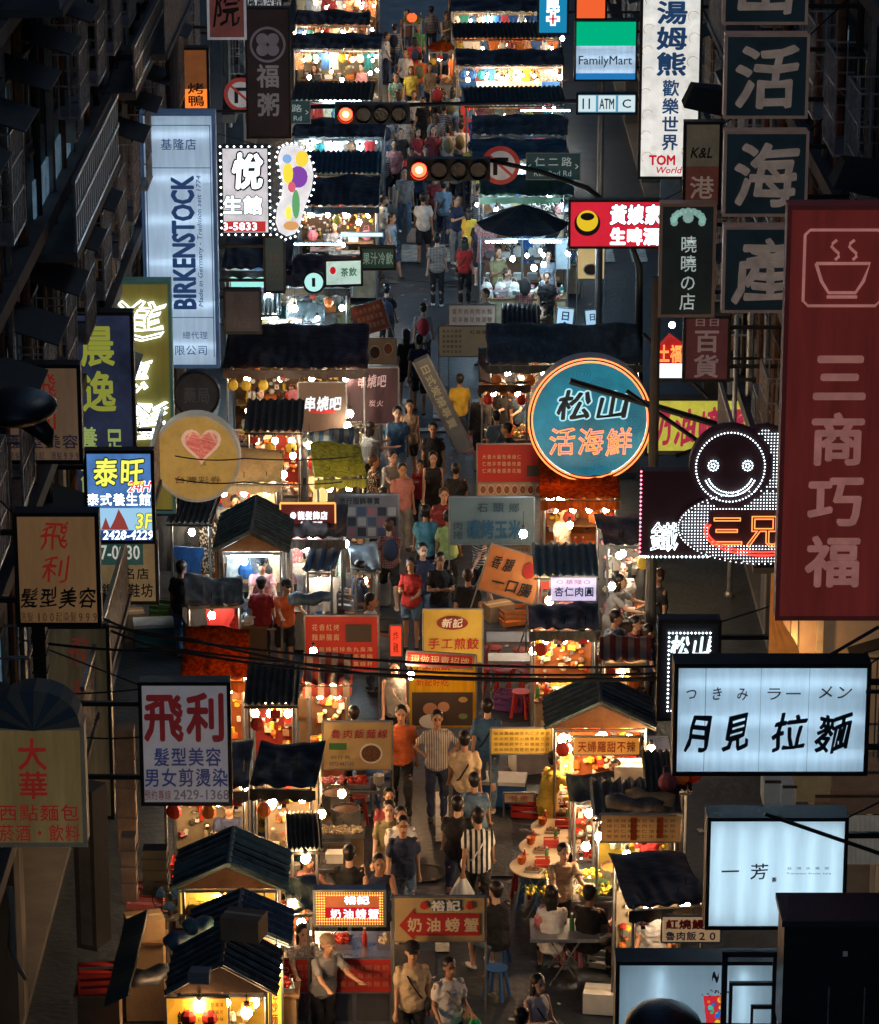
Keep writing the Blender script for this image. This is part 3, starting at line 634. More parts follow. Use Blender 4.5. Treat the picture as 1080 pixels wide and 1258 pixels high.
b_ = sign('tall white sign with blue characters and wave prints', (783, -45, 858, 217), 62, M('sign_cream_lit', (.72, .72, .68), .5, var=.25, scale=4, glow=.75), [
    ('湯姆熊', (.24, .16, .78, .52), M('ink_blue2', (.02, .09, .25), .5, glow=.3), dict(vert=True, off=.04)), ('歡樂世界', (.36, .53, .66, .87), MATS['ink_blue2'], dict(vert=True, off=.03)),
    ('TOM', (.18, .89, .60, .935), E('ink_redlit', (.5, .01, .02), .8, False), dict(off=.06)), ('World', (.28, .945, .70, .975), MATS['ink_redlit'], dict(off=.03, shear=.2))], side='R', t=.3,
    extra=lambda b, w, h, y: [part('printed_swirl', MB().ring(rx * w, rz * h, .09 * w, .006, y - .002, 10, a0=.5, a1=4), M('swirl', (.45, .35, .25), .5, glow=.5), b) for rx, rz in [(-.36, .1), (.3, .13), (-.38, .2), (.36, .25), (-.36, .3), (.3, .34), (-.4, .4), (.38, .43), (-.36, .5), (.36, .55), (-.38, .6), (.38, .66), (-.36, .7), (.36, .76), (.28, .86), (-.34, .84)]])
sign('green white and blue convenience store sign', (706, 24, 781, 97), 76, acr_white, [('FamilyMart', (.06, .59, .93, .78), M('ink_teal', (.0, .06, .08), .5, bump=0), dict(off=.01))], side='R', t=.3, lit=('h', 4, MATS['tube_bright']), rim=.02,
     extra=both(bars((.0, .0, 1, .42, E('store_green', (.0, .42, .2), .8, False)), (.0, .88, 1, 1, E('store_blue', (.02, .2, .5), .7, False)), name='colour_band')))
sign('orange lit panel above the convenience store sign', (706, -20, 745, 23), 76, E('panel_orange', (.85, .12, .03), .8, False), [], t=.3)
sign('small sign strip with ATM and two pictograms', (708, 113, 782, 139), 76, E('panel_atm', (.10, .3, .45), .8, False), [('ATM', (.38, .27, .62, .75), ink_black, dict(off=.02)), ('11', (.10, .27, .22, .75), ink_black, dict(off=.02)), ('C', (.76, .3, .9, .7), ink_black, dict(off=.02))], t=.2,
     extra=bars((.03, .12, .32, .88, E('atm_white', (.6, .75, .8), .8, False)), (.36, .12, .65, .88, MATS['atm_white']), (.69, .12, .97, .88, MATS['atm_white']), name='white_tile', dy=-.0025))
def cross(b, w, h, y):
    for q in ((-.17, .17, .05, .05), (-.05, .05, .17, .17)):
        pass
    c = MB(); k = w
    c.box(-.22 * k, .22 * k, y - .004, y - .001, .12 * h, .12 * h + .18 * k); part('cross_emblem', c, lit_white, b)
    c = MB(); c.box(-.09 * k, .09 * k, y - .006, y - .0045, .12 * h - .13 * k, .12 * h + .31 * k); part('cross_emblem', c, lit_white, b)
    c = MB(); c.box(-.15 * k, .15 * k, y - .009, y - .0065, .12 * h + .06 * k, .12 * h + .12 * k); c.box(-.035 * k, .035 * k, y - .011, y - .0095, .12 * h - .08 * k, .12 * h + .25 * k); part('cross_emblem', c, E('cross_red', (.5, .02, .03), .8, False), b)
sign('blue clinic sign with a white character and a cross', (660, -90, 698, 41), 82, E('panel_clinic', (.01, .22, .42), .8, False), [('民', (.25, .66, .75, .80), lit_white, dict(off=.05))], side='R', t=.25, extra=cross)
def badge(b, w, h, y):
    c = MB(); c.disc(-.30 * w, h * .52, .14 * w, y - .004, y - .001, 26); part('badge_ring', c, ink_black, b)
    c = MB(); c.disc(-.30 * w, h * .57, .115 * w, y - .008, y - .0045, 26); part('badge_face', c, E('badge_yellow', (.75, .5, .02), .8, False), b)
    c = MB(); c.disc(-.30 * w, h * .66, .075 * w, y - .012, y - .0085, 16, rz=.08 * h); part('badge_hair', c, ink_black, b)
sign('red beer restaurant light box with a round yellow badge', (698, 244, 812, 303), 68, M('panel_beer', (.5, .012, .03), .5, var=.1, glow=.85), [
    ('黃娘家', (.44, .08, 1.0, .52), lit_white, dict(off=.06, brush=.4, outline=ink_navy, olw=.06)), ('生啤酒', (.44, .56, .98, .95), lit_white, dict(off=.06))], side='R', t=.25, extra=badge)
def crest(b, w, h, y):
    m = M('ink_mint', (.25, .42, .38), .5, glow=.5); c = MB()
    for k in range(11):
        a = -.3 + (pi + .6) * k / 10; c.disc(.26 * w * cos(a), h * .86 + .16 * w * sin(a), .07 * w, y - .006, y - .002, 7)
    part('crest', c, m, b)
    c = MB(); c.disc(0, h * .88, .10 * w, y - .008, y - .003, 10); part('crest', c, m, b)
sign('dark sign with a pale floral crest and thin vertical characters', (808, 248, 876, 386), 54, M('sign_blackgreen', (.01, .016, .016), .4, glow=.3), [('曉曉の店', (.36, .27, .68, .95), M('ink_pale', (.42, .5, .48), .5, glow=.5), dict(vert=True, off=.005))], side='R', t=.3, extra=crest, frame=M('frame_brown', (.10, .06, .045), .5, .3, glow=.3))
sign('unlit brown and cream sign showing K&L above a harbour character', (838, 148, 884, 252), 56, M('sign_brown_faint_glow', (.10, .085, .06), .6, glow=.3), [('K&L', (.18, .30, .75, .42), ink_black, dict(shear=.2, off=.03)), ('港', (.15, .62, .85, .92), M('ink_dusk', (.22, .16, .13), .5, glow=.4), dict(off=.02))], side='R', t=.25, extra=bars((.03, .52, .97, .97, M('sign_rust', (.10, .03, .022), .6, glow=.3)), dy=-.0025))  # face and inks carry painted emission although the sign is unlit
sign('unlit maroon department store sign with grey characters', (838, 386, 895, 466), 55, M('sign_maroon', (.05, .014, .016), .6, glow=.5), [('日日', (.2, .02, .8, .16), M('ink_ash', (.18, .12, .12), .5, glow=.4), dict(off=.02)), ('百貨', (.2, .18, .8, .96), MATS['ink_ash'], dict(vert=True, off=.03))], side='R', t=.25)  # brightness of this unlit sign is emission put into face and ink
def lantern_sign():
    Y = 58; p = at(822, 462, Y); k = Y / dirv(822, 430)[1] / F
    b = thing('temple_lantern_sign', 'small temple-shaped lit sign with red and white neon', 'sign', p)
    c = MB(); c.box(-18 * k, 18 * k, -.12, .12, 0, .25); part('base_box', c, E('lant_white', (.75, .95, 1), 1.2, False), b)
    c = MB(); c.add([(-19 * k, -.12, .26), (19 * k, -.12, .26), (19 * k, -.12, .55), (0, -.12, .75), (-19 * k, -.12, .45), (-19 * k, .12, .26), (19 * k, .12, .26), (19 * k, .12, .55), (0, .12, .75), (-19 * k, .12, .45)], [(0, 1, 2, 3, 4), (9, 8, 7, 6, 5), (0, 5, 6, 1), (1, 6, 7, 2), (2, 7, 8, 3), (3, 8, 9, 4), (4, 9, 5, 0)]); part('roof_panel', c, M('lant_red', (.3, .01, .01), .5, glow=.8), b)
    mb = MB(); letters(mb, '土福', -15 * k, .27, 15 * k, .62, -.15, line=.025); part('neon_tube', mb, neon_orange, b)
    c = MB(); c.ball((2 * k, -.1, .95), .06, n=8); part('lamp', c, E('lamp_cool', (.8, .93, 1), 12), b)
    a_ = MB(); a_.box(18 * k, 5.8 - p.x, -.02, .02, .3, .34); part('bracket', a_, dark_metal, b)
lantern_sign()
# round neon seafood sign
def ring_neon(b, w, h, y):
    for k, (q, m) in enumerate(((1.0, neon_orange), (.945, neon_orange))):
        c = MB(); c.ring(0, h / 2, w / 2 * q, .016, y - .06, 56, rz=h / 2 * q); part('neon_ring', c, m, b, smooth=True)
    rr = random.Random(5)
    for i in range(16):
        a = rr.uniform(0, 2 * pi); q = rr.uniform(.5, .78); x, z = q * w / 2 * cos(a), h / 2 + q * h / 2 * sin(a)
        if abs(z - h * .62) < h * .1 and abs(x) < w * .3: continue
        for kk in range(3):
            c = MB(); c.ring(x, z, .035 * w * (kk + 1) / 1.5, .004, y - .001, 12); part('printed_wave', c, M('wave_ink', (.01, .07, .13), .5, glow=.6), b)
rsign('large round blue seafood sign ringed with orange neon', 723, 511, 75, 60, M('sign_aqua', (.004,.16,.25), .45, var=.5, scale=1.2, glow=0.55), [
    ('松山', (.22, .25, .84, .52), ramen_ink, dict(off=.03, brush=1, outline=E('ink_aqua', (.45, .8, .85), .8, False), olw=.06))], M('rim_navy', (.012, .012, .02), .4), side='R', t=.4, lamp=E('drum_lamp', (.75, .92, 1), 110),
    extra=both(ring_neon, neon_txt([('活海鮮', (.16, .55, .86, .80), neon_orange, dict(line=.016, brush=.4))])))
sign('yellow green crab shop sign behind the round blue sign', (792, 487, 918, 556), 64, M('sign_lime', (.42, .40, .05), .5, var=.25, glow=.75), [('奶油螃蟹', (.03, .15, .97, .85), M('ink_magenta', (.35, .02, .06), .5, glow=.7), dict(off=.04, brush=.8))], side='R', t=.3)
# smiling bulb figure
def bulb_figure():
    Y = 48; p = at(868, 683, Y); k = Y / dirv(868, 610)[1] / F; kz = (at(868, 525, Y).z - p.z) / (683 - 525)
    X = lambda px: (px - 868) * k
    Z = lambda py: (683 - py) * kz
    b = thing('light_bulb_sign', 'black sign with a smiling face and body outlined in white bulbs, red neon below', 'sign', p)
    blk = M('sign_black', (.02, .006, .01), .5, glow=.2)
    c = MB(); c.box(X(785), X(870), -.1, .1, Z(680), Z(576)); part('cabinet', c, blk, b)
    c = MB(); c.disc(X(893), Z(568), 50 * k, -.2, -.02, 36, rz=50 * kz); part('head_panel', c, blk, b)
    c = MB(); c.disc(X(935), Z(567), 46 * k, -.12, .05, 36, rz=46 * kz); part('head_panel', c, blk, b)
    c = MB(); c.disc(X(935), Z(642), 106 * k, -.19, -.0, 40, rz=46 * kz); part('body_panel', c, blk, b)
    D = []
    for q in range(64): a = 2 * pi * q / 64; D.append((X(893) + 42 * k * cos(a), -.24, Z(568) + 42 * kz * sin(a)))
    for ex in (872, 914):
        for rr, n in ((6, 12), (2.5, 5)):
            for q in range(n): a = 2 * pi * q / n; D.append((X(ex) + rr * k * cos(a), -.24, Z(566) + rr * kz * sin(a)))
    for rr, n in ((33, 26), (29, 22)):
        for q in range(n): a = pi + .45 + (pi - .9) * q / (n - 1); D.append((X(893) + rr * k * cos(a), -.24, Z(570) + rr * kz * sin(a)))
    dots(b, D, dot_white, .013, 'face_bulbs')
    D = []
    for q in range(-29, 30):
        for j in range(-12, 13):
            x, z = 935 + q * 3.8, 642 + j * 3.8
            if ((x - 935) / 102) ** 2 + ((z - 642) / 43) ** 2 < 1 and x < 975 and not (870 < x < 960 and 622 < z < 664) and ((x - 893) ** 2 + (z - 568) ** 2 > 50 ** 2): D.append((X(x), -.23, Z(z)))
            z2 = z - 75
            if (x - 935) ** 2 + (z2 - 567) ** 2 < 42 ** 2 and (x - 893) ** 2 + (z2 - 568) ** 2 > 52 ** 2: D.append((X(x), -.16, Z(z2)))
    for q in range(90): a = 2 * pi * q / 90; D.append((X(935) + 104 * k * cos(a), -.23, Z(642) + 45 * kz * sin(a)))
    dots(b, D, dot_white, .0095, 'body_bulbs')
    mb = MB(); letters(mb, '三兄', X(868), Z(668), X(958), Z(622), -.27, line=.016); part('neon_tube', mb, neon_orange, b)
    for rr in (0, 4):
        mb = MB(); mb.tube([(X(935 + (72 - rr) * cos(a)), -.28, Z(645 - (30 - rr) * sin(a))) for a in [pi * .9 + (pi * .75) * q / 20 for q in range(21)]], .014, 5); part('neon_tube', mb, neon_red, b)
    mb = MB(); letters(mb, '鐵', X(796), Z(676), X(834), Z(636), -.13, line=.011, brush=.5); part('neon_tube', mb, neon_white, b)
    D = [(X(785), -.12, Z(576 + q * 5.2)) for q in range(20)]; dots(b, D, E('dot_pink', (1, .2, .3), 3, False), .02, 'edge_bulbs')
    D = [(X(785 + q * 5.2), -.12, Z(681)) for q in range(17)]; dots(b, D, dot_white, .02, 'edge_bulbs')
    a_ = MB(); a_.box(X(1000), 5.8 - p.x, -.04, .04, Z(600), Z(596)); part('bracket', a_, dark_metal, b)
bulb_figure()
sign('narrow black sign with a white bulb border and neon characters', (806, 758, 882, 880), 43, M('sign_black2', (.008, .008, .012), .4, glow=.2), [], side='R', t=.25,
     extra=both(neon_txt([('松山', (.18, .13, .86, .36), E('neon_ice', (.75, .97, 1), 1.6, False), dict(off=.035, brush=.8)), ('活', (.30, .38, .80, .62), E('neon_red2', (1, .06, .02), 1.6, False), dict(off=.06, brush=1))]),
                lambda b, w, h, y: dots(b, border(w, h * .98, y - .03, .075, .14), dot_white, .016)))
sign('unlit dark sign hanging below the green clover corner', (276, 354, 322, 408), 66, M('sign_darkgrey', (.05, .045, .05), .6, glow=.2), [('飯店', (.2, .1, .8, .9), M('ink_grey2', (.09, .08, .09), .5), dict(vert=True, off=.02))], side='L')  # dim emission painted into the unlit grey face
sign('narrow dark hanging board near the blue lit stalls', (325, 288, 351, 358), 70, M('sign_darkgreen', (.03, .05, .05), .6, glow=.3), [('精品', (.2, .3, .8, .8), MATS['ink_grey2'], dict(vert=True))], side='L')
rsign('round pale clock-like sign at the blue lit corner', 386, 345, 13, 73.6, E('clock_face', (.45, .85, .8), .8, False), [('1', (.42, .3, .56, .7), ink_black, dict(off=.02))], dark_metal)
sign('pale green tea stall sign beside the round clock-like sign', (398, 317, 445, 350), 73.5, M('sign_mint', (.45, .62, .55), .5, glow=.75), [('茶飲', (.42, .3, .85, .66), M('ink_green', (.03, .2, .1), .5, glow=.3), dict(off=.03)), ('●', (.12, .2, .34, .6), MATS['ink_redlit'], {})], t=.2, yaw=radians(8))
sign('dark green stall board with dull characters by the crossing', (443, 302, 486, 330), 74, M('sign_forest', (.012, .04, .03), .5, glow=.4), [('果汁冷飲', (.06, .2, .94, .8), M('ink_sage', (.2, .3, .24), .5, glow=.4), dict(off=.02))])

# ------------------------------------------------------------------ traffic lights and road signs
def signal(label, px, py, h, n=4, arm_to=None, gap=.42, curved=False):
    p = G(px, py, h); b = thing('traffic_signal', label, 'traffic light', (p.x, p.y, h))
    hs = MB(); hs.box(-.26, (n - 1) * gap + .26, -.12, .12, -.24, .24); part('housing', hs, black_plastic, b)
    for k in range(n):
        v = MB(); v.tube([(k * gap, -.121, 0), (k * gap, -.32, 0)], [.19, .19], 14, cap=False); part('visor', v, black_plastic, b)
        l = MB(); l.disc(k * gap, 0, .16, -.15, -.122, 20)
        part('lens', l, E('signal_red', (1, .035, .015), 9) if k == 0 else M('lens_dark_%d' % min(k, 2), [(.015, .008, .008), (.035, .014, .006), (.018, .01, .006)][min(k, 2)], .25), b)
    if k == 0: pass
    return b, p
redcore = E('signal_core', (1, .5, .1), 9, False)
for (lab, px, py, h, Y2) in (('traffic light showing red, higher and farther of the two', 425, 139, 5.2, 0), ('traffic light showing red in the middle of the street', 515, 207, 5.6, 0)):
    b, p = signal(lab, px, py, h)
    c = MB(); c.disc(0, 0, .075, -.156, -.151, 14); part('lamp_core', c, redcore, b)
    far = px == 425
    a_ = MB(); mx = 6.0 - p.x
    if far: a_.tube([(-1.6, .16, .1), (mx * .6, .16, .25), (mx, .16, .3)], .05, 8); a_.tube([(mx, .16, .5), (mx, .16, -h)], .09, 10)
    else: a_.tube([(1.3, .16, .2), (2.6, .16, -.1), (3.6, .16, -.45), (4.4, .16, -1.1), (4.75, .16, -2.2), (4.8, .16, -h)], [.05, .05, .06, .07, .08, .09], 8)
    part('mast', a_, dark_metal, b, smooth=True)
def no_turn(label, px, py, h, rpx):
    p = G(px, py, h); k = 1 / scl(p.y, h); r = rpx * k
    b = thing('no_turn_sign', label, 'road sign', (p.x, p.y, p.z))
    c = MB(); c.disc(0, 0, r, -.02, 0, 32); part('plate', c, M('signred', (.35, .04, .03), .45, glow=.3), b)
    c = MB(); c.disc(0, 0, r * .76, -.026, -.021, 32); part('plate_centre', c, M('signwhite', (.55, .5, .48), .45, glow=.22), b)
    c = MB()
    c.box(-.38 * r, -.16 * r, -.034, -.0345 + .006, -.5 * r, .2 * r); part('arrow', c, ink_black, b)
    c = MB(); c.box(-.36 * r, .4 * r, -.036, -.0265, .22 * r, .42 * r); part('arrow', c, ink_black, b)
    c = MB(); c.box(-.8 * r, .8 * r, -.042, -.037, -.07 * r, .07 * r, mat=Matrix.Rotation(radians(42), 4, 'Y')); part('slash', c, MATS['signred'], b)
    c = MB(); c.box(-.03, .03, .002, .2, -.05, .05); part('clamp', c, dark_metal, b)
no_turn('round red no left turn sign beside the green street name sign', 615, 203, 5.55, 24)
no_turn('round red no left turn sign at the upper left, beside the street name', 296, 116, 5.3, 21)
def street_name(label, r, h):
    p = G((r[0] + r[2]) / 2, r[3], h); w = (r[2] - r[0]) / scl(p.y, h); hh = (r[3] - r[1]) / scl(p.y, h)
    b = thing('street_name_sign', label, 'road sign', p)
    c = MB(); c.box(-w / 2, w / 2, -.02, 0, 0, hh); part('plate', c, M('street_green', (.008, .04, .045), .4, glow=.35), b)
    m = M('street_ink', (.38, .46, .46), .5, glow=.35)
    inks(b, [('仁二路', (.12, .08, .88, .55), m, dict(off=.01, gap=.2)), ('Ren 2nd Rd', (.14, .66, .84, .88), m, {}), ('<', (.03, .4, .08, .6), m, dict(off=.03)), ('>', (.92, .4, .97, .6), m, dict(off=.03))], w, hh, -.021)
    c = MB(); c.box(-w / 2 - .02, w / 2 + .02, -.012, -.005, -.02, hh + .02); part('edge', c, M('street_edge', (.3, .35, .35), .4), b)
street_name('green Ren 2nd Rd street sign right of the round red sign', (647, 188, 712, 220), 5.3)
street_name('green street name sign beside the traffic light at the upper left', (316, 124, 381, 151), 5.1)
# lamp post (grey-blue) at right of the crossing
def pole(name, label, px, py0, h, top, r=.09, m=None):
    p = G(px, py0, 0) if h is None else Vector((at(px, py0, h).x, h, 0))
    c = MB(); c.tube([(0, 0, 0), (0, 0, top)], [r, r * .7], 10); c.lathe([(r * 1.8, 0), (r * 1.8, .06), (r * 1.2, .1)], 10)
    solo(name, c, m or grey_metal, label, 'pole', p)
pole('lamp_post', 'pale grey steel post under the convenience store sign', 738, 180, 76, 9)
pole('utility_pole', 'grey concrete utility pole behind the hanging salon sign', 212, 100, 62, 16, .14, concrete)
pole('utility_pole', 'thin steel pole right of the dark crest sign', 905, 400, 60, 9, .05, grey_metal)
pole('utility_pole', 'grey pole beside the yellow crab sign, right of the stalls', 800, 700, 54, 7.5, .10, concrete)
# cables
def cable(label, pts, r=.012, name='cable', sag=0.0, group=None):
    P = [at(*q) for q in pts]; o = []
    for i in range(len(P) - 1):
        for k in range(8):
            t = k / 8; q = P[i].lerp(P[i + 1], t); q.z -= sag * 4 * t * (1 - t); o.append(q)
    o.append(P[-1]); c = MB(); c.tube([tuple(q - P[0]) for q in o], r, 5); return solo(name, c, cable_black, label, 'cable', P[0], group=group)
for i, (pts, lab) in enumerate([
    ([(-10, 690, 44), (170, 778, 44), (480, 812, 44), (830, 818, 44)], 'uppermost of the black cables crossing the lower street'),
    ([(-10, 705, 44.2), (180, 792, 44.2), (500, 824, 44.2), (830, 826, 44.2)], 'second black cable crossing the lower street'),
    ([(20, 785, 43), (220, 800, 43), (460, 828, 43), (830, 832, 43)], 'third black cable crossing the lower street'),
    ([(20, 742, 43.3), (240, 786, 43.3), (470, 830, 43.3), (830, 834, 43.3)], 'lowest of the black cables crossing the lower street'),
    ([(0, 850, 42), (176, 846, 42)], 'short cable left of the white hair salon sign'),
    ([(60, 900, 42), (176, 905, 42)], 'short cable beneath the fan-topped bakery sign'),
    ([(215, 560, 54), (300, 563, 54), (440, 560, 60)], 'thin cable over the yellow lottery sign'),
    ([(215, 588, 54), (300, 592, 54), (420, 592, 58)], 'thin cable below the lottery heart emblem'),
    ([(430, 334, 84), (560, 348, 84), (640, 372, 84)], 'thin cable above the open crossing'),
    ([(360, 126, 84), (520, 127, 84), (780, 118, 84)], 'cable strung beside the far traffic light')]):
    cable(lab, pts, .02 if i < 4 else .012, sag=.05)
for i, (a_, b__, lab, rr) in enumerate([((700, 468, 58), (950, 542, 58), 'black support strut crossing the round blue sign', .06), ((770, 480, 57), (940, 600, 57), 'thin black strut behind the smiling bulb sign', .04), ((940, 1000, 33), (1085, 1050, 33), 'black strut across the tea shop light box', .022),
        ((830, 560, 50), (945, 520, 50), 'slanted brace right of the yellow crab sign', .03), ((870, 488, 60), (790, 410, 60), 'dark diagonal brace beside the maroon sign', .04), ((1080, 770, 35), (1018, 806, 35), 'brace holding up the ramen light box', .02), ((1064, 850, 36), (1090, 850, 36), 'short bar right of the ramen light box', .022)]):
    A = at(*a_); B = at(*b__); c = MB(); c.tube([(0, 0, 0), tuple(B - A)], rr, 6); solo('support_strut', c, dark_metal, lab, 'strut', A)

def slat_bay(px, py0, py1, Y0, Y1, label, lit):
    lo = at(px, py1, (Y0 + Y1) / 2); hi = at(px, py0, (Y0 + Y1) / 2); b = thing('slatted_balcony', label, 'balcony', (-5.55, (Y0 + Y1) / 2, lo.z)); hh = hi.z - lo.z; L2 = (Y1 - Y0) / 2
    c = MB(); c.box(0, .62, -L2, L2, -.12, 0); part('floor_slab', c, concrete, b)
    c = MB(); c.box(.02, .05, -L2 + .1, L2 - .1, .05, hh - .05); part('pane', c, lit, b)
    for z in (0.02, hh - .06, hh * .5): c = MB(); c.box(.56, .62, -L2, L2, z, z + .06); part('rail', c, M('rail_pale', (.2,.2,.21), .35, .5, glow=0.0), b)
    n = int(L2 * 2 / .28)
    for k in range(n): y = -L2 + (k + .5) * 2 * L2 / n; c = MB(); c.box(.57, .61, y - .03, y + .03, .081, hh - .061); part('slat', c, MATS['rail_pale'], b)
slat_bay(62, 165, 250, 45.5, 52, 'long balcony with pale vertical slats at the upper left', pane_cool)
slat_bay(100, 20, 75, 55, 61, 'slatted balcony higher up at the left, beyond the long one', pane_m)
# ------------------------------------------------------------------ goods and small things (built once, copied after)
PROTO = {}
def colmat(n, c, r=.5, g=0): return M('col_' + n, c, r, var=.2, glow=g)
CL = {'red': (.42, .03, .02), 'orange': (.55, .15, .03), 'yellow': (.6, .42, .04), 'green': (.05, .2, .05), 'blue': (.03, .12, .35), 'white': (.65, .64, .6), 'black': (.02, .02, .022),
      'brown': (.2, .1, .05), 'pink': (.5, .15, .18), 'teal': (.03, .22, .22), 'grey': (.25, .25, .26), 'cream': (.55, .45, .3), 'purple': (.12, .04, .16), 'khaki': (.25, .2, .11)}
def CM(c): return colmat(c, CL[c])
def p_tray(v):
    cols = {'red': 'red', 'orange': 'orange', 'yellow': 'yellow', 'green': 'green', 'brown': 'brown', 'cream': 'cream', 'pink': 'pink', 'white': 'white'}
    m = MB(); m.box(-.22, .22, -.16, .16, 0, .02)
    for q in ((-.22, .22, -.16, -.15), (-.22, .22, .15, .16), (-.22, -.21, -.15, .15), (.21, .22, -.15, .15)): m.box(*q, .02, .07)
    f = MB(); rr = random.Random(hash(v) % 97 if False else len(v))
    for i in range(26): 
        x, y = rr.uniform(-.17, .17), rr.uniform(-.11, .11); f.ball((x, y, .05 + .05 * rr.random()), .035 + .015 * rr.random(), n=5, m=3)
    return [('tray', m, steel), ('food_heap', f, CM(cols[v]), 'stuff')]
def p_bowls(v):
    m = MB()
    for k in range(5): m.lathe([(.04, .03 * k), (.09, .03 * k + .05), (.085, .03 * k + .05), (.035, .03 * k + .012)], 10)
    return [('bowl_stack', m, CM(v))]
def p_bottle(v):
    m = MB(); m.lathe([(.035, 0), (.035, .16), (.015, .2), (.015, .235)], 8); c = MB(); c.lathe([(.018, .235), (.018, .26)], 8)
    return [('bottle', m, CM(v)), ('cap', c, CM('white'))]
def p_pot(v):
    m = MB(); m.lathe([(.2, 0), (.22, .05), (.22, .3), (.205, .3), (.2, .08)], 16); l = MB(); l.lathe([(.2, .27), (.12, .29), (.02, .31)], 16)
    h = MB(); h.tube([(-.22, 0, .22), (-.27, 0, .23), (-.27, 0, .26), (-.22, 0, .27)], .01, 5); h.tube([(.22, 0, .22), (.27, 0, .23), (.27, 0, .26), (.22, 0, .27)], .01, 5)
    return [('pot', m, steel), ('broth', l, CM('orange' if v == 'orange' else 'brown')), ('handles', h, dark_metal)]
def p_carton(v):
    m = MB(); m.box(-.25, .25, -.18, .18, 0, .3); t = MB(); t.box(-.252, .252, -.03, .03, .3, .303)
    return [('carton', m, cardboard if v == 'brown' else CM(v)), ('tape', t, CM('cream'))]
def p_crate(v):
    m = MB(); m.box(-.26, .26, -.18, .18, 0, .02)
    for z in (.02, .12, .22):
        for q in ((-.26, .26, -.18, -.165), (-.26, .26, .165, .18), (-.26, -.245, -.165, .165), (.245, .26, -.165, .165)): m.box(*q, z, z + .06)
    for x in (-.25, .25):
        for y in (-.17, .17): m.box(x - .012, x + .012, y - .012, y + .012, .02, .28)
    return [('basket', m, CM(v))]
def p_cooler(v):
    m = MB(); m.box(-.35, .35, -.22, .22, 0, .36); l = MB(); l.box(-.365, .365, -.235, .235, .361, .42)
    return [('box_body', m, CM(v)), ('lid', l, CM('white'))]
def p_stool(v):
    m = MB(); m.lathe([(.15, .43), (.16, .45), (.03, .46)], 12); L = []
    for k in range(4):
        a = pi / 4 + k * pi / 2; q = MB(); q.tube([(.12 * cos(a), .12 * sin(a), .43), (.19 * cos(a), .19 * sin(a), 0)], [.022, .028], 5); L.append(('leg', q, CM(v)))
    return [('seat', m, CM(v))] + L
def p_garment(v):
    def f(u, w):
        z = 1.0 - .95 * w; x = (.20 + .06 * w + (.10 if w < .22 else 0)) * (u * 2 - 1); return (x, .02 * sin(u * 14 + w * 3) * w, z)
    m = MB(); m.sheet(f, 8, 6, .03); h = MB(); h.tube([(-.16, 0, 1.02), (0, 0, 1.08), (.16, 0, 1.02)], .008, 4); h.tube([(0, 0, 1.08), (0, 0, 1.15)], .006, 4)
    return [('garment', m, M('cloth_' + v, CL[v], .85, var=.5, scale=6)), ('hanger', h, black_plastic)]
def p_print(v):
    a = p_garment(v); a[0] = ('garment', a[0][1], print_m(v)); return a
def print_m(v):
    n = 'print_' + v
    if n in MATS: return MATS[n]
    m = M(n, CL[v], .85); t = m.node_tree; vo = t.nodes.new('ShaderNodeTexVoronoi'); vo.inputs['Scale'].default_value = 16
    cr = t.nodes.new('ShaderNodeValToRGB'); cr.color_ramp.interpolation = 'CONSTANT'; e = cr.color_ramp.elements; e[0].color = (.5, .44, .36, 1); e[1].position = .42; e[1].color = (*CL[v], 1)
    t.links.new(vo.outputs['Distance'], cr.inputs[0]); t.links.new(cr.outputs[0], t.nodes['Principled BSDF'].inputs['Base Color']); return m
def p_bag(v):
    m = MB(); m.ball((0, 0, .14), .14, .07, .15, 8, 5); h = MB(); h.tube([(-.07, 0, .26), (-.05, 0, .38), (.05, 0, .38), (.07, 0, .26)], .008, 4)
    return [('bag', m, CM(v)), ('strap', h, CM(v))]
def p_book(v):
    m = MB(); rr = random.Random(2)
    for k in range(5): m.box(-.13 + .02 * rr.random(), .13, -.1, .1, k * .03, k * .03 + .027)
    return [('packet_stack', m, CM(v))]
def p_gas(v):
    m = MB(); m.lathe([(.14, 0), (.16, .05), (.16, .42), (.1, .52), (.04, .55), (.04, .62)], 12); t = MB(); t.lathe([(.08, .6), (.08, .68), (.065, .68), (.065, .6)], 10)
    return [('tank', m, CM(v)), ('collar', t, dark_metal)]
def p_fan(v):
    m = MB(); m.ring(0, .3, .22, .008, -.05, 22); m.ring(0, .3, .14, .005, -.06, 18)
    for k in range(12): a = 2 * pi * k / 12; m.tube([(0, -.07, .3), (.22 * cos(a), -.05, .3 + .22 * sin(a))], .004, 4)
    b = []
    for k in range(3):
        q = MB(); q.sheet(lambda u, w, k=k: (lambda r, a: (r * cos(a), -.01 + .03 * w, .3 + r * sin(a)))(.05 + .14 * u, 2 * pi * k / 3 + w * 1.1), 3, 3, .006); b.append(('blade', q, CM('blue')))
    s = MB(); s.tube([(0, .03, .3), (0, .03, 0)], .02, 6); s.lathe([(.12, 0), (.1, .03)], 12); s.tube([(0, 0, .3), (0, .1, .3)], .06, 8)
    return [('cage', m, dark_metal)] + b + [('stand', s, black_plastic)]
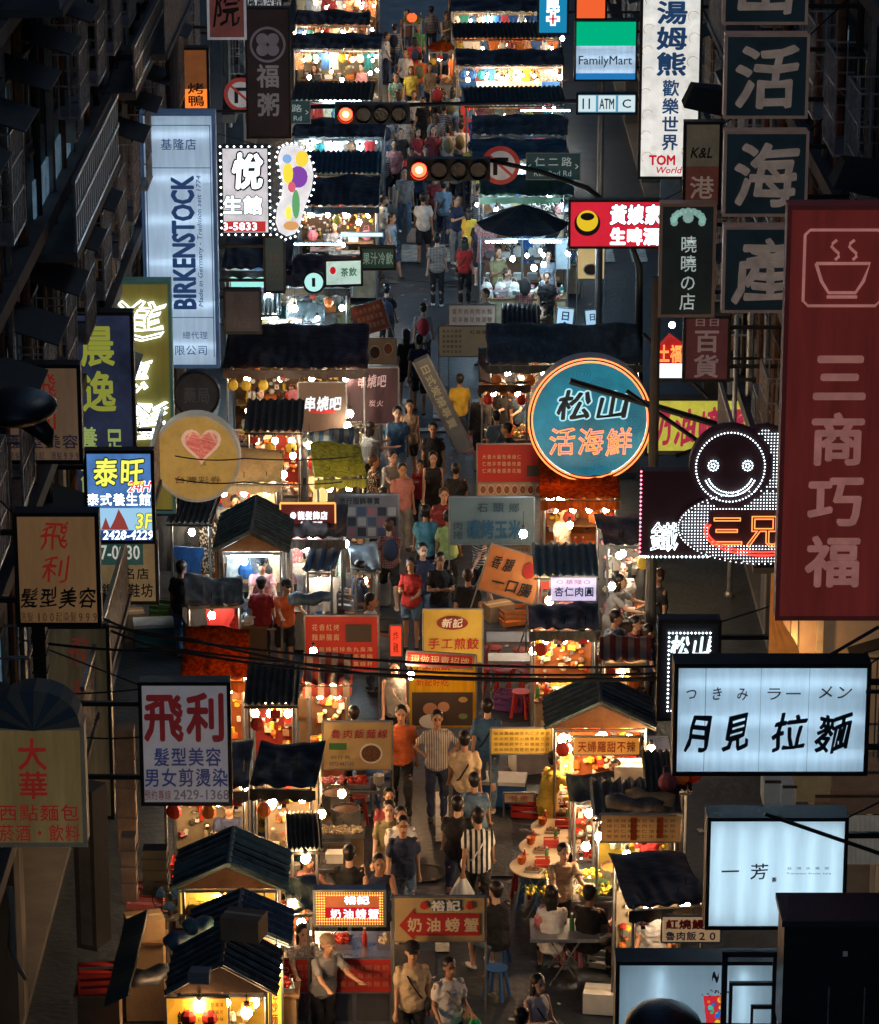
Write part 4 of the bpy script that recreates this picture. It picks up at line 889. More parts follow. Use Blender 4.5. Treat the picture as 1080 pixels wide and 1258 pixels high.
def p_corn(v):
    m = MB(); rr = random.Random(5)
    for i in range(14):
        x, y = rr.uniform(-.2, .2), rr.uniform(-.12, .12); m.ball((x, y, .05 + .04 * rr.random()), .03, .03, .09, 6, 4, mat=Matrix.Rotation(rr.uniform(.6, 1.5), 4, 'X'))
    l = MB()
    for i in range(14):
        x, y = rr.uniform(-.26, .26), rr.uniform(-.17, .17); l.sheet(lambda u, w, x=x, y=y: (x + .1 * (u - .5), y - .08 * w, .03 + .06 * sin(u * 3) + .03 * w), 2, 2, .006)
    return [('corn_heap', m, CM('yellow'), 'stuff'), ('lettuce_leaves', l, CM('green'), 'stuff')]
def p_cups(v):
    m = MB()
    for k in range(3):
        for j in range(4): m.lathe([(.03, .045 * j), (.042, .045 * j + .09)], 8, c=(.1 * (k - 1), 0, 0))
    return [('cup_stack', m, CM(v))]
def p_lantern(v):
    m = MB(); m.ball((0, 0, -.25), .16, .16, .15, 12, 7); c = MB(); c.lathe([(.06, -.12), (.06, -.09)], 8); c.lathe([(.06, -.42), (.06, -.39)], 8)
    return [('shade', m, E('lantern_red', (1, .06, .015), 2.5)), ('caps', c, CM('black'))]
def p_wok(v):
    m = MB(); m.lathe([(.05, 0), (.2, .06), (.27, .14), (.255, .14), (.19, .07), (.04, .015)], 18); f = MB(); rr = random.Random(8)
    for i in range(30): f.ball((rr.uniform(-.15, .15), rr.uniform(-.15, .15), .09 + .03 * rr.random()), .028, n=5, m=3)
    h = MB(); h.tube([(.26, 0, .13), (.5, 0, .2)], .014, 5); return [('pan', m, dark_metal), ('food_heap', f, CM(v), 'stuff'), ('handle', h, wood)]
def p_card(v):
    m = MB(); m.box(-.08, .08, -.005, .005, .04, .17, mat=Matrix.Rotation(-.15, 4, 'X')); s_ = MB(); s_.box(-.03, .03, -.03, .03, 0, .04); k = MB(); letters(k, RM.choice(('30', '50', '100', '25')), -.055, .06, .055, .15, -.025, off=.03)
    return [('card', m, CM(v)), ('stand', s_, black_plastic), ('price', k, M('price_ink', (.4, .02, .02), .6))]
def p_case(v):
    m = MB(); m.box(-.3, .3, -.2, .2, 0, .03); m.box(-.3, .3, -.2, .2, .37, .40); 
    for x in (-.29, .29):
        for y in (-.19, .19): m.box(x - .01, x + .01, y - .01, y + .01, .03, .37)
    f = MB(); rr = random.Random(3)
    for z in (.03, .2):
        for i in range(14): f.ball((rr.uniform(-.25, .25), rr.uniform(-.15, .12), z + .03), .04, .04, .03, 6, 4)
    g_ = MB(); g_.box(-.27, .27, -.15, .15, .185, .195); return [('case_frame', m, steel), ('shelf', g_, steel), ('pastries', f, CM(v), 'stuff')]
KINDSP = {'wok': (p_wok, 'black wok of {v} fried food'), 'card': (p_card, '{v} price card'), 'case': (p_case, 'steel framed case of {v} snacks'), 'tray': (p_tray, 'steel tray heaped with {v} food'), 'bowls': (p_bowls, 'stack of {v} bowls'), 'bottle': (p_bottle, '{v} sauce bottle with a white cap'), 'pot': (p_pot, 'steel pot of {v} broth'),
          'carton': (p_carton, '{v} carton'), 'crate': (p_crate, '{v} slatted plastic basket'), 'cooler': (p_cooler, '{v} ice box with a white lid'), 'stool': (p_stool, '{v} plastic stool'),
          'garment': (p_garment, '{v} garment on a hanger'), 'print': (p_print, 'patterned {v} garment on a hanger'), 'bag': (p_bag, '{v} handbag'), 'book': (p_book, 'stack of {v} packets'),
          'gas': (p_gas, '{v} gas bottle'), 'fan': (p_fan, 'small electric fan'), 'corn': (p_corn, 'heap of corn on lettuce'), 'cups': (p_cups, '{v} cup stacks'), 'lantern': (p_lantern, '{v} paper lantern')}
CAT = {'wok': 'wok', 'card': 'price card', 'case': 'display case', 'tray': 'food tray', 'bowls': 'bowls', 'bottle': 'bottle', 'pot': 'pot', 'carton': 'box', 'crate': 'basket', 'cooler': 'ice box', 'stool': 'stool', 'garment': 'garment', 'print': 'garment', 'bag': 'handbag', 'book': 'packets', 'gas': 'gas bottle', 'fan': 'fan', 'corn': 'food', 'cups': 'cups', 'lantern': 'lantern'}
NM = {'card': 'price_card', 'case': 'display_case', 'tray': 'food_tray', 'bowls': 'bowl_stack', 'cooler': 'ice_box', 'print': 'patterned_garment', 'bag': 'handbag', 'book': 'packet_stack', 'gas': 'gas_bottle', 'fan': 'electric_fan', 'corn': 'corn_heap', 'cups': 'cup_stack', 'lantern': 'paper_lantern', 'crate': 'plastic_basket'}
def item(k, v, loc, where, rz=0.0, sc=1.0):
    f, desc = KINDSP[k]; lab = (desc.format(v=v) + ' ' + where); lab = ' '.join(lab.split()[:16])
    grp = ' '.join((CAT[k] + ' ' + where).split()[:12])
    if (k, v) not in PROTO:
        ps = f(v); n = NM.get(k, k)
        if len(ps) == 1: o = link(n, ps[0][1].mesh(n, ps[0][2]))
        else:
            o = thing(n, lab, CAT[k]); 
            for q in ps: part(q[0], q[1], q[2], o, kind=q[3] if len(q) > 3 else None)
        PROTO[(k, v)] = o
    else: o = copy_tree(PROTO[(k, v)])
    tag(o, lab, CAT[k], grp); o.location = loc; o.rotation_euler = (0, 0, rz); o.scale = (sc, sc, sc); return o

# ------------------------------------------------------------------ lamps
WARM, COOL, NEUT = (1, .60, .29), (.62, .86, 1), (1, .80, .55)
LAMPS = {}
def bulb(px, py, h, where, col=WARM, r=.06, st=150, world=None, cord=.35, power=1.0):
    p = Vector(world) if world else G(px, py, h)
    key = (col, r, st)
    if key not in LAMPS:
        b = MB(); b.ball((0, 0, 0), r, r, r * 1.15, 8, 6); s = MB(); s.lathe([(.022, r * 1.02), (.03, r + .02), (.03, r + .07), (.01, r + .09)], 8); c = MB(); c.tube([(0, 0, r + .08), (0, 0, r + cord)], .006, 4)
        o = thing('hanging_bulb', '', 'light bulb'); part('bulb', b, E('bulb_%d' % len(LAMPS), col, st), o, smooth=True); part('socket', s, black_plastic, o); part('cord', c, cable_black, o); LAMPS[key] = o
    else: o = copy_tree(LAMPS[key])
    o.location = p; cn = 'warm' if col == WARM else ('cool white' if col == COOL else 'pale')
    tag(o, ' '.join(('bare %s bulb hanging %s' % (cn, where)).split()[:16]), 'light bulb', ' '.join(('bulbs ' + where).split()[:12])); return o
def tube_lamp(x0, x1, y, z, where, col=COOL, st=60):
    w_ = x1 - x0; b = thing('tube_lamp', ' '.join(('fluorescent tube lamp ' + where).split()[:16]), 'tube lamp', ((x0 + x1) / 2, y, z), group=' '.join(('tube lamps ' + where).split()[:12]))
    c = MB(); c.tube([(-w_ / 2, 0, 0), (w_ / 2, 0, 0)], .018, 6); part('tube', c, E('tube_%s' % ('c' if col == COOL else 'w'), col, st), b)
    c = MB(); c.box(-w_ / 2 - .02, w_ / 2 + .02, -.03, .03, .03, .06); part('fitting', c, white_paint, b); return b

# ------------------------------------------------------------------ banners and menu boards
MENU = '炸雞排肉圓蚵仔煎魯飯麵線羹蛋餅豆腐臭香腸大小杯冰茶奶綠紅烤魚蝦蟹鮮海湯粉米糕花枝丸串燒手工餃子水煎包油飯芋頭薏仁杏仁露'
RM = random.Random(4)
def grid(rows, cols, box, m, **o):
    out = []; u0, v0, u1, v1 = box
    for r in range(rows):
        a = v0 + (v1 - v0) * r / rows; b = v0 + (v1 - v0) * (r + .82) / rows
        out.append((''.join(RM.choice(MENU) for _ in range(cols)), (u0, a, u1, b), m, dict(gap=.16, **o)))
    return out
def banner(label, r, hb, face, items=(), yaw=0.0, roll=0.0, legs=True, t=.03, frame=None, extra=None, name='menu_board', cat='banner', Y=None):
    px = (r[0] + r[2]) / 2; p = G(px, r[3], hb) if Y is None else at(px, r[3], Y); s = scl(p.y, hb); w = (r[2] - r[0]) / s; h = at(px, r[1], p.y).z - p.z
    b = thing(name, label, cat, p); b.rotation_euler = (0, roll, yaw)
    c = MB(); c.sheet(lambda u, v: ((u - .5) * w, .012 * sin(u * 9) * sin(v * 5) if t < .05 else 0, v * h), 8, 4, t); part('panel', c, face, b)
    f = MB()
    for q in ((-w / 2 - .02, w / 2 + .02, h, h + .025), (-w / 2 - .02, w / 2 + .02, -.025, 0)): f.box(q[0], q[1], -.02, .02, q[2], q[3])
    f.box(-w / 2 - .03, -w / 2 - .005, -.02, .02, 0, h); f.box(w / 2 + .005, w / 2 + .03, -.02, .02, 0, h); part('frame', f, frame or grey_metal, b)
    if legs:
        for x in (-w / 2 - .017, w / 2 + .017):
            q = MB(); q.tube([(x, .01, 0), (x, .01, -max(.1, p.z) + .02)], .014, 5); part('leg', q, grey_metal, b)
    inks(b, items, w, h, -t / 2 - .016)
    if extra: extra(b, w, h, -t / 2 - .016)
    return b
def foodpic(u, v, ru, rv, cols=((.12, .05, .02), (.4, .12, .04))):
    def f(b, w, h, y):
        q = MB(); q.disc((u - .5) * w, (1 - v) * h, ru * w, y - .004, y - .001, 20, rz=rv * h); part('printed_plate', q, CM('white'), b)
        q = MB(); q.disc((u - .5) * w, (1 - v) * h, ru * w * .85, y - .007, y - .0045, 18, rz=rv * h * .82); part('printed_dish', q, M('dish_%.2f' % u, cols[0], .5, var=.8, scale=30), b)
    return f
b_red = pr('banner_red', (.42, .025, .02)); b_yel = pr('banner_yellow', (.50, .36, .06)); b_tan = pr('banner_tan', (.42, .30, .14)); b_or = pr('banner_orange', (.5, .20, .07)); b_grey = pr('banner_greygreen', (.10, .13, .13))
b_cream = pr('banner_cream', (.45, .36, .25)); b_dark = pr('banner_dark', (.03, .025, .03)); ink_r = pr('print_red', (.38, .02, .02)); ink_g = pr('print_green', (.03, .14, .04)); ink_cream = pr('print_cream', (.6, .5, .32)); ink_w = pr('print_white', (.7, .7, .68)); ink_bl = pr('print_blue', (.03, .09, .22))

def arrow(b, w, h, y):
    q = MB(); q.add([(-.45 * w, y - .003, .38 * h), (-.28 * w, y - .003, .78 * h), (-.28 * w, y - .003, .64 * h), (.45 * w, y - .003, .64 * h), (.45 * w, y - .003, .14 * h), (-.28 * w, y - .003, .14 * h), (-.28 * w, y - .003, .02 * h)], [(0, 1, 6), (2, 3, 4, 5)][0:1] + [(5, 4, 3, 2)]); part('red_arrow', q, ink_r, b)
banner('tan crab sign with a red arrow and two red claws', (485, 1102, 595, 1155), 1.75, b_tan, [('奶油螃蟹', (.12, .40, .96, .82), ink_cream, dict(off=.035, gap=.2, name='lettering')), ('裕記', (.40, .03, .74, .30), ink_w, dict(off=.05, outline=M('ink_teal2', (.02, .12, .14), .5), olw=.06))], t=.06, extra=both(arrow,
       lambda b, w, h, y: [part('crab_claw', MB().ball((sx * w, y - .01, .84 * h), .05 * w, .006, .10 * h, 8, 4), CM('red'), b) for sx in (-.17, .34)]), name='crab_sign', cat='sign')
dt_or = E('dot_amber', (1, .4, .06), 2.2, False)
sg = sign('small glowing crab sign with amber dots and a red arrow', (386, 1090, 474, 1134), G(430, 1134, 1.9).y, M('sign_amber_back', (.3, .07, .02), .5, glow=.9), [('奶油螃蟹', (.22, .50, .92, .82), E('crab_white', (.95, .95, 1), 1.6, False), dict(off=.03, gap=.12)), ('裕記', (.42, .16, .78, .40), lit_white, dict(off=.06))], t=.16, frame=grey_metal,
     extra=both(lambda b, w, h, y: dots(b, [(-w * .46 + w * .92 * i / 26, y - .012, h * (.06 + .88 * j / 12)) for i in range(27) for j in range(13) if not (3 < i < 25 and 2 < j < 11)], dt_or, .014), bars((.14, .48, .95, .84, E('crab_red', (.5, .01, .02), .9, False)), name='arrow_board')))
for x in (-.55, .55): q = MB(); q.tube([(x, .05, 0), (x, .05, -1.9)], .02, 6); part('leg', q, grey_metal, sg)
banner('red menu board across the glass fronted cart', (348, 1178, 482, 1218), .85, b_red, grid(3, 11, (.12, .12, .98, .88), pr('print_peach', (.55, .22, .12))) , t=.05, extra=lambda b, w, h, y: [part('printed_coin', MB().ring((u - .5) * w, v * h, .022 * w, .008, y - .002, 14), ink_cream, b) for u, v in ((.03, .7), (.03, .3), (.085, .5), (.085, .15))], legs=False)
banner('tan noodle banner with red characters and a bowl picture', (398, 887, 481, 944), 1.0, b_tan, [('魯肉飯麵線', (.10, .12, .96, .36), pr('ink_purplered', (.3, .03, .05)), dict(off=.02, brush=.6, gap=.14)), ('蚵仔煎', (.10, .70, .40, .79), ink_g, {}), ('0972-447143', (.08, .84, .44, .93), ink_bl, {})],
       extra=both(foodpic(.70, .66, .17, .22), bars((.08, .44, .34, .58, ink_g), name='green_tab')), legs=True)
banner('yellow menu board of small dark characters', (604, 895, 678, 925), 1.3, b_yel, grid(4, 11, (.03, .08, .97, .96), pr('print_olive', (.1, .06, .02))), legs=True)
banner('yellow dumpling banner with a red oval', (521, 749, 592, 813), 1.0, b_yel, [('手工煎餃', (.06, .52, .96, .76), ink_r, dict(off=.02, brush=.3)), ('新記', (.30, .15, .68, .34), ink_w, dict(off=.03, brush=.8))],
       extra=lambda b, w, h, y: part('red_oval', MB().disc(-.01 * w, .755 * h, .27 * w, y - .0025, y - .0005, 26, rz=.13 * h), pr('oval_red', (.2, .015, .015)), b))
def photo(u0, v0, u1, v1):
    def f(b, w, h, y):
        bars((u0, v0, u1, v1, pr('photo_dark', (.05, .035, .03))), name='printed_photo')(b, w, h, y)
        um, vm = (u0 + u1) / 2, (v0 + v1) / 2
        for (u, v, ru, rv, c) in ((u0 + .3 * (u1 - u0), vm, .11, .11, 'skin'), (u0 + .52 * (u1 - u0), vm - .03, .09, .09, 'skin'), (u0 + .84 * (u1 - u0), v0 + .22 * (v1 - v0), .07, .05, 'd'), (u0 + .84 * (u1 - u0), v0 + .72 * (v1 - v0), .07, .05, 'e')):
            q = MB(); q.disc((u - .5) * w, (1 - v) * h, ru * w, y - .007, y - .004, 14, rz=rv * h * .8); part('printed_figure', q, {'skin': pr('photo_skin', (.4, .2, .12)), 'd': pr('photo_dish', (.4, .25, .1)), 'e': pr('photo_green', (.15, .2, .08))}[c], b)
        q = MB(); q.disc((u0 + .3 * (u1 - u0) - .5) * w, (1 - v1) * h + .06 * h, .17 * w, y - .009, y - .0075, 14, rz=.10 * h); part('printed_figure', q, ink_w, b)
    return f
banner('taller yellow banner with a photograph of cooks, below the dumpling banner', (503, 806, 584, 893), .45, ACR('banner_bright_yellow', (.75, .5, .04), .2), [('手工煎餃', (.05, .03, .62, .20), ink_r, dict(off=.03)), ('燒賣', (.66, .03, .95, .14), ink_r, {}), ('新記好吃', (.1, .3, .6, .42), ink_r, {})], extra=photo(.04, .50, .96, .97))
banner('bright red tilted strip banner above the yellow photo banner', (500, 803, 580, 818), 1.7, b_red, [('現做現賣招牌', (.04, .1, .96, .9), ink_cream, {})], roll=radians(4), legs=False)
banner('red food stall banner with cream rows and a dark picture', (376, 757, 464, 824), 1.0, b_red, grid(2, 4, (.08, .12, .48, .48), ink_cream) + grid(3, 9, (.08, .54, .94, .94), ink_cream), extra=bars((.56, .14, .92, .46, pr('photo_dark2', (.05, .04, .035))), name='printed_photo'))
banner('tilted orange sausage sign with black brush characters', (586, 676, 656, 732), 1.6, b_or, [('香腸', (.06, .14, .50, .52), ink_black, dict(brush=1, off=.02, gap=.2)), ('一口腸', (.18, .58, .92, .92), ink_black, dict(off=.03, brush=.5))], roll=radians(17), extra=lambda b, w, h, y: part('printed_flower', MB().ball((.26 * w, y - .003, .68 * h), .12 * w, .002, .18 * h, 9, 5), ink_r, b))
banner('red bordered edge of a sign beside the tilted orange sign', (648, 690, 664, 738), 1.5, b_red, [('串', (.1, .3, .9, .6), ink_cream, {})])
banner('grey board of small clothing photographs', (412, 608, 489, 660), 1.3, pr('banner_slate', (.17, .16, .17)), [('流行服飾專賣', (.06, .04, .72, .22), ink_black, dict(off=.02))],
       extra=lambda b, w, h, y: [bars((.04 + .16 * i, .28 + .24 * j, .17 + .16 * i, .48 + .24 * j, pr('thumb_%d' % ((i * 3 + j) % 4), [(.03, .03, .04), (.3, .12, .14), (.06, .08, .14), (.4, .36, .34)][(i * 3 + j) % 4])), name='printed_photo')(b, w, h, y) for i in range(6) for j in range(3)])
banner('dull grey green shop banner with dark blue characters', (553, 611, 655, 668), 1.5, b_grey, [('石頭鄉', (.30, .06, .86, .36), pr('ink_slate', (.03, .05, .06)), dict(off=.03, gap=.3)), ('碳烤玉米', (.20, .46, .86, .90), pr('ink_sea', (.02, .07, .11)), dict(off=.05)), ('肉捲', (.03, .50, .16, .9), pr('ink_slate', (.03, .05, .06)), dict(vert=True, off=.02))])
banner('ochre menu strip of tiny print below the grey green banner', (600, 660, 652, 684), 1.2, pr('banner_ochre', (.2, .12, .06)), grid(4, 9, (.04, .06, .96, .96), pr('print_dkred', (.12, .02, .01))))
banner('red banner with cream rows left of the round blue sign', (587, 546, 668, 592), 1.6, b_red, grid(3, 8, (.06, .24, .66, .80), ink_cream), extra=bars((.74, .55, .94, .84, pr('photo_dark2', (.05, .04, .035))), name='printed_photo'))
banner('strip of small food pictures under the red banner', (587, 593, 668, 609), 1.3, b_cream, [], extra=lambda b, w, h, y: [foodpic(.08 + .12 * i, .5, .05, .38, ((.35, .1, .05), 0))(b, w, h, y) for i in range(8)])
banner('dark skewer bar sign lit from within', (368, 470, 425, 530), 1.2, pr('sign_umber', (.07, .04, .025), .5), [('串燒吧', (.10, .26, .92, .58), E('white_ink_lit', (.95, .95, .95), .9, False), dict(off=.04, brush=.8, gap=.04))], extra=lambda b, w, h, y: part('red_swash', MB().ball((0, y - .002, .42 * h), .32 * w, .0015, .05 * h, 12, 4), ink_r, b))
banner('dark maroon skewer bar cloth banner', (427, 452, 489, 520), 1.2, pr('sign_maroon2', (.04, .015, .02), .2), [('串燒吧', (.20, .10, .78, .36), pr('ink_rose', (.45, .3, .32), .3), dict(off=.02, brush=.8, gap=.04)), ('炭火', (.42, .56, .72, .70), pr('ink_rose', (.45, .3, .32), .3), dict(brush=.5))])
banner('small picture sign with food photographs by the dark awning', (450, 416, 486, 446), 1.5, b_cream, [], extra=both(foodpic(.3, .55, .2, .3, ((.1, .06, .04), 0)), foodpic(.75, .4, .16, .26, ((.35, .12, .06), 0))))
banner('tilted red snack sign beside the olive-coated man', (440, 372, 480, 407), 1.4, pr('banner_rust', (.38, .08, .05)), grid(3, 6, (.08, .08, .92, .92), ink_cream), roll=radians(-17))
banner('upper pale board of small print in the middle of the street', (552, 375, 608, 401), 1.6, pr('board_pale', (.5, .42, .36), .12), grid(2, 7, (.05, .12, .95, .9), pr('ink_brownred', (.2, .06, .04))))
banner('lower tan board with dark vertical menu print', (540, 401, 613, 437), 1.2, pr('board_tan', (.32, .26, .17), .1), grid(5, 5, (.04, .08, .38, .95), ink_black) + grid(1, 4, (.5, .1, .9, .3), ink_black))
banner('amber lit shop sign framed by tiny bulbs on the clothes stall', (346, 619, 411, 652), 2.1, M('sign_redbrown', (.12, .02, .015), .5, glow=.5), [('●龍髮飾店', (.16, .22, .88, .56), E('white_ink_lit2', (.9, .93, 1), 1.5, False), dict(off=.04)), ('銀飾耳環', (.36, .60, .78, .80), MATS['white_ink_lit2'], dict(off=.03))], t=.1, frame=E('amber_frame', (1, .42, .1), 1.2, False), legs=False, name='shop_sign', cat='sign')
banner('pale violet lit meatball stall sign', (677, 709, 732, 737), 2.05, M('sign_lilac', (.55, .5, .72), .5, glow=.85), [('杏仁肉圓', (.06, .36, .96, .82), ink_bl, dict(off=.03)), ('○基隆○', (.1, .06, .9, .28), M('ink_rose2', (.4, .1, .2), .5, glow=.3), {})], t=.08, legs=False, name='stall_sign', cat='sign')
banner('orange sign board under the corrugated gable roof', (705, 906, 785, 926), 1.95, pr('board_amber', (.6, .24, .04), .5), [('天婦羅甜不辣', (.05, .12, .95, .88), pr('ink_pale_red', (.45, .06, .02)), dict(off=.02))], t=.06, legs=False, name='stall_sign', cat='sign')
banner('cream menu grid with green and red blocks on the right stall', (738, 1001, 836, 1033), 1.9, ACR('menu_cream', (.75, .6, .4), .1), grid(4, 10, (.06, .1, .94, .9), pr('print_olive', (.1, .06, .02))), t=.05, legs=False, extra=bars((.37, .06, .45, .94, pr('band_orange', (.6, .1, .02))), (.70, .06, .78, .86, MATS['band_orange']), name='colour_band', dy=-.0024), name='menu_sign', cat='sign')
banner('orange and cream eel rice sign with red and blue characters', (814, 1126, 884, 1156), 1.75, pr('board_peach', (.6, .38, .2), .3), [('紅燒鰻焿', (.04, .05, .96, .48), ink_r, dict(off=.05)), ('魯肉飯20', (.04, .54, .96, .94), ink_bl, dict(off=.03))], t=.05, legs=False, name='stall_sign', cat='sign')
banner('yellow price board under the teal corrugated roof', (222, 1096, 324, 1122), 1.75, pr('board_gold', (.6, .42, .06), .5), [('一百元起鮮魚海產', (.08, .30, .94, .85), pr('ink_olive2', (.15, .10, .02)), dict(off=.02)), ('大小份', (.5, .03, .8, .2), ink_black, {})], t=.04, legs=False, name='price_board', cat='sign')
banner('glowing orange sign at the lower left stall with dark brush writing', (206, 1226, 280, 1262), 1.7, pr('board_orange2', (.7, .28, .02), .8), [('飯麵', (.16, .40, .42, .95), ink_black, dict(vert=False, brush=1, off=.04)), ('炒飯炒麵羹湯', (.50, .10, .94, .28), ink_black, {}), ('外帶內用皆可', (.5, .36, .94, .52), ink_black, {}), ('歡迎品嚐美味', (.5, .6, .94, .76), ink_black, {})], t=.04, legs=False, name='stall_sign', cat='sign')
banner('narrow yellow vertical lit strip sign at the lower left', (328, 1192, 346, 1262), 1.0, pr('strip_yellow', (.8, .5, .05), .9), [('好吃炒麵', (.2, .05, .8, .95), ink_r, dict(vert=True, off=.02))], legs=False, t=.06, name='strip_sign', cat='sign')
banner('glowing yellow vertical strip beside the yellow-jacketed vendor', (688, 917, 704, 968), .9, E('strip_lit', (1, .72, .12), 2.6, True), [('臭豆腐', (.2, .05, .8, .95), pr('ink_amber', (.5, .2, .02), .4), dict(vert=True, off=.02))], legs=False, t=.06, name='strip_sign', cat='sign')
banner('small glowing red vertical sign near the woman in denim shorts', (480, 769, 493, 805), .9, pr('strip_red', (.8, .05, .02), .9), [('炸雞', (.2, .1, .8, .9), ink_black, dict(vert=True))], name='strip_sign', cat='sign', t=.08)
banner('narrow mint vertical sign on the clothes stall', (406, 674, 419, 724), 1.0, pr('strip_mint', (.4, .6, .48), .4), [('流行女飾', (.1, .03, .9, .97), ink_g, dict(vert=True, off=.02, brush=.5))], name='strip_sign', cat='sign', legs=False, t=.06)
banner('blue white lit standing sign near the crossing, left one', (683, 379, 702, 408), .9, pr('strip_ice', (.4, .65, .85), .7), [('日食', (.15, .05, .85, .95), ink_bl, dict(vert=True, off=.03))], roll=radians(5), name='standing_sign', cat='sign', t=.1)
banner('blue white lit standing sign near the crossing, right one', (721, 381, 737, 406), 1.0, pr('strip_ice', (.4, .65, .85), .7), [('日', (.2, .1, .8, .5), ink_bl, dict(off=.03))], roll=radians(-5), name='standing_sign', cat='sign', t=.1)
banner('narrow yellow paper notice on the asphalt at right', (620, 975, 656, 985), .3, b_cream, [('外帶', (.2, .1, .8, .9), ink_r, {})])
banner('yellow lit frame board at the right of the crossing', (710, 305, 742, 342), 1.9, pr('board_photo', (.5, .36, .16), .7), [], extra=foodpic(.5, .7, .3, .2), name='lit_board', cat='sign')
# slanted long sign box across the street
A, B = at(517, 440, 66), at(572, 552, 66); d = B - A; L_ = math.hypot(d.x, d.z)
b = thing('slanted_sign_post', 'long grey sign box leaning diagonally across the middle of the street', 'sign', A + Vector((0, 0, 0))); ang = math.atan2(-d.z, d.x)
b.rotation_euler = (0, ang, 0); c = MB(); c.box(0, L_, -.12, .12, -.15, .15); part('box_body', c, pr('slate_box', (.10, .095, .085), .2), b)
c = MB(); letters(c, '日式炭燒專賣', .1, -.1, L_ * .75, .1, -.125, off=.02); part('lettering', c, pr('ink_sand', (.3, .26, .14), .2), b)
c = MB(); c.box(-.03, L_ + .03, -.14, -.121, .15, .18); c.box(-.03, L_ + .03, -.14, -.121, -.18, -.15); part('edge', c, grey_metal, b)

# ------------------------------------------------------------------ stalls
def TARP(name, a, b, sc=(1, 1, 1), tr=.0):
    m = M(name, a, .5, var=.3, scale=1.3, bump=.6); t = m.node_tree; n = t.nodes; b_ = n['Principled BSDF']; src = b_.inputs['Base Color'].links[0].from_socket
    tc = n.new('ShaderNodeTexCoord'); mp = n.new('ShaderNodeMapping'); mp.inputs['Scale'].default_value = sc; nz = n.new('ShaderNodeTexNoise'); nz.inputs['Scale'].default_value = 2.4; nz.inputs['Detail'].default_value = 8; nz.inputs['Roughness'].default_value = .75
    t.links.new(tc.outputs['Object'], mp.inputs[0]); t.links.new(mp.outputs[0], nz.inputs['Vector']); r = n.new('ShaderNodeMapRange'); r.inputs[1].default_value = .48; r.inputs[2].default_value = .66; t.links.new(nz.outputs[0], r.inputs[0])
    mx = n.new('ShaderNodeMix'); mx.data_type = 'RGBA'; t.links.new(r.outputs[0], mx.inputs[0]); t.links.new(src, mx.inputs[6]); mx.inputs[7].default_value = (*b, 1); t.links.new(mx.outputs[2], b_.inputs['Base Color']); return m
tarp_m = {'stripe': None, 'dark': TARP('tarp_dark', (.014, .018, .024), (.055, .065, .075), (1, 4, 1)), 'brown': TARP('tarp_brown', (.03, .014, .012), (.07, .045, .04), (1, 4, 1)), 'blue': TARP('tarp_blue', (.015, .07, .10), (.08, .17, .20), (1, 3, 1)), 'slate': TARP('tarp_slate', (.04, .055, .06), (.12, .14, .14), (3, 1, 1)), 'sheet': TARP('roof_sheet_old', (.06, .085, .085), (.14, .10, .07), (1, 5, 1)),
          'green': ACR('tarp_green', (.55, .6, .22), .5), 'orange': ACR('tarp_orange', (.30, .09, .02), .6), 'forest': M('tarp_forest', (.03, .08, .04), .5, var=.4), 'teal': TARP('roof_teal', (.08, .2, .22), (.2, .28, .27), (4, 1, 1)), 'navy': TARP('roof_navy', (.06, .13, .2), (.16, .2, .24), (4, 1, 1)),
          'charcoal': TARP('roof_charcoal', (.05, .05, .055), (.14, .12, .10), (4, 1, 1)), 'redbrown': M('roof_redbrown', (.09, .03, .025), .55, .2, var=.5, scale=3), 'cream': ACR('tarp_cream', (.7, .6, .42), .2), 'grey': TARP('tarp_grey', (.05, .055, .065), (.14, .14, .14), (2, 1, 1))}
def striped(name, a, b, sc):
    m = M(name, a, .7, bump=.3); t = m.node_tree; tc = t.nodes.new('ShaderNodeTexCoord'); w_ = t.nodes.new('ShaderNodeTexWave'); w_.inputs['Scale'].default_value = sc; w_.bands_direction = 'X'; t.links.new(tc.outputs['Object'], w_.inputs[0])
    r = t.nodes.new('ShaderNodeValToRGB'); r.color_ramp.interpolation = 'CONSTANT'; r.color_ramp.elements[0].color = (*a, 1); r.color_ramp.elements[1].position = .5; r.color_ramp.elements[1].color = (*b, 1); t.links.new(w_.outputs['Fac'], r.inputs[0]); t.links.new(r.outputs[0], t.nodes['Principled BSDF'].inputs['Base Color']); return m
tarp_m['stripe'] = striped('canvas_blue_stripe', (.03, .08, .16), (.22, .23, .22), 1.6); tarp_m['redstripe'] = striped('canvas_red_stripe', (.22, .03, .02), (.3, .25, .2), 1.6)
STALLN = [0]
rib_m = M('roof_rib', (.11, .17, .18), .4, .3, var=.6, scale=5)
def corr(p0, ux, uz, n, amp=.045):
    """corrugated sheet: p0 corner, ux along the ridges' spacing, uz down the slope"""
    p0, ux, uz = Vector(p0), Vector(ux), Vector(uz); nn = ux.cross(uz).normalized(); m = MB()
    m.sheet(lambda u, v: p0 + ux * u + uz * v + nn * amp * sin(u * n * 2 * pi), n * 4, 2, .012); return m
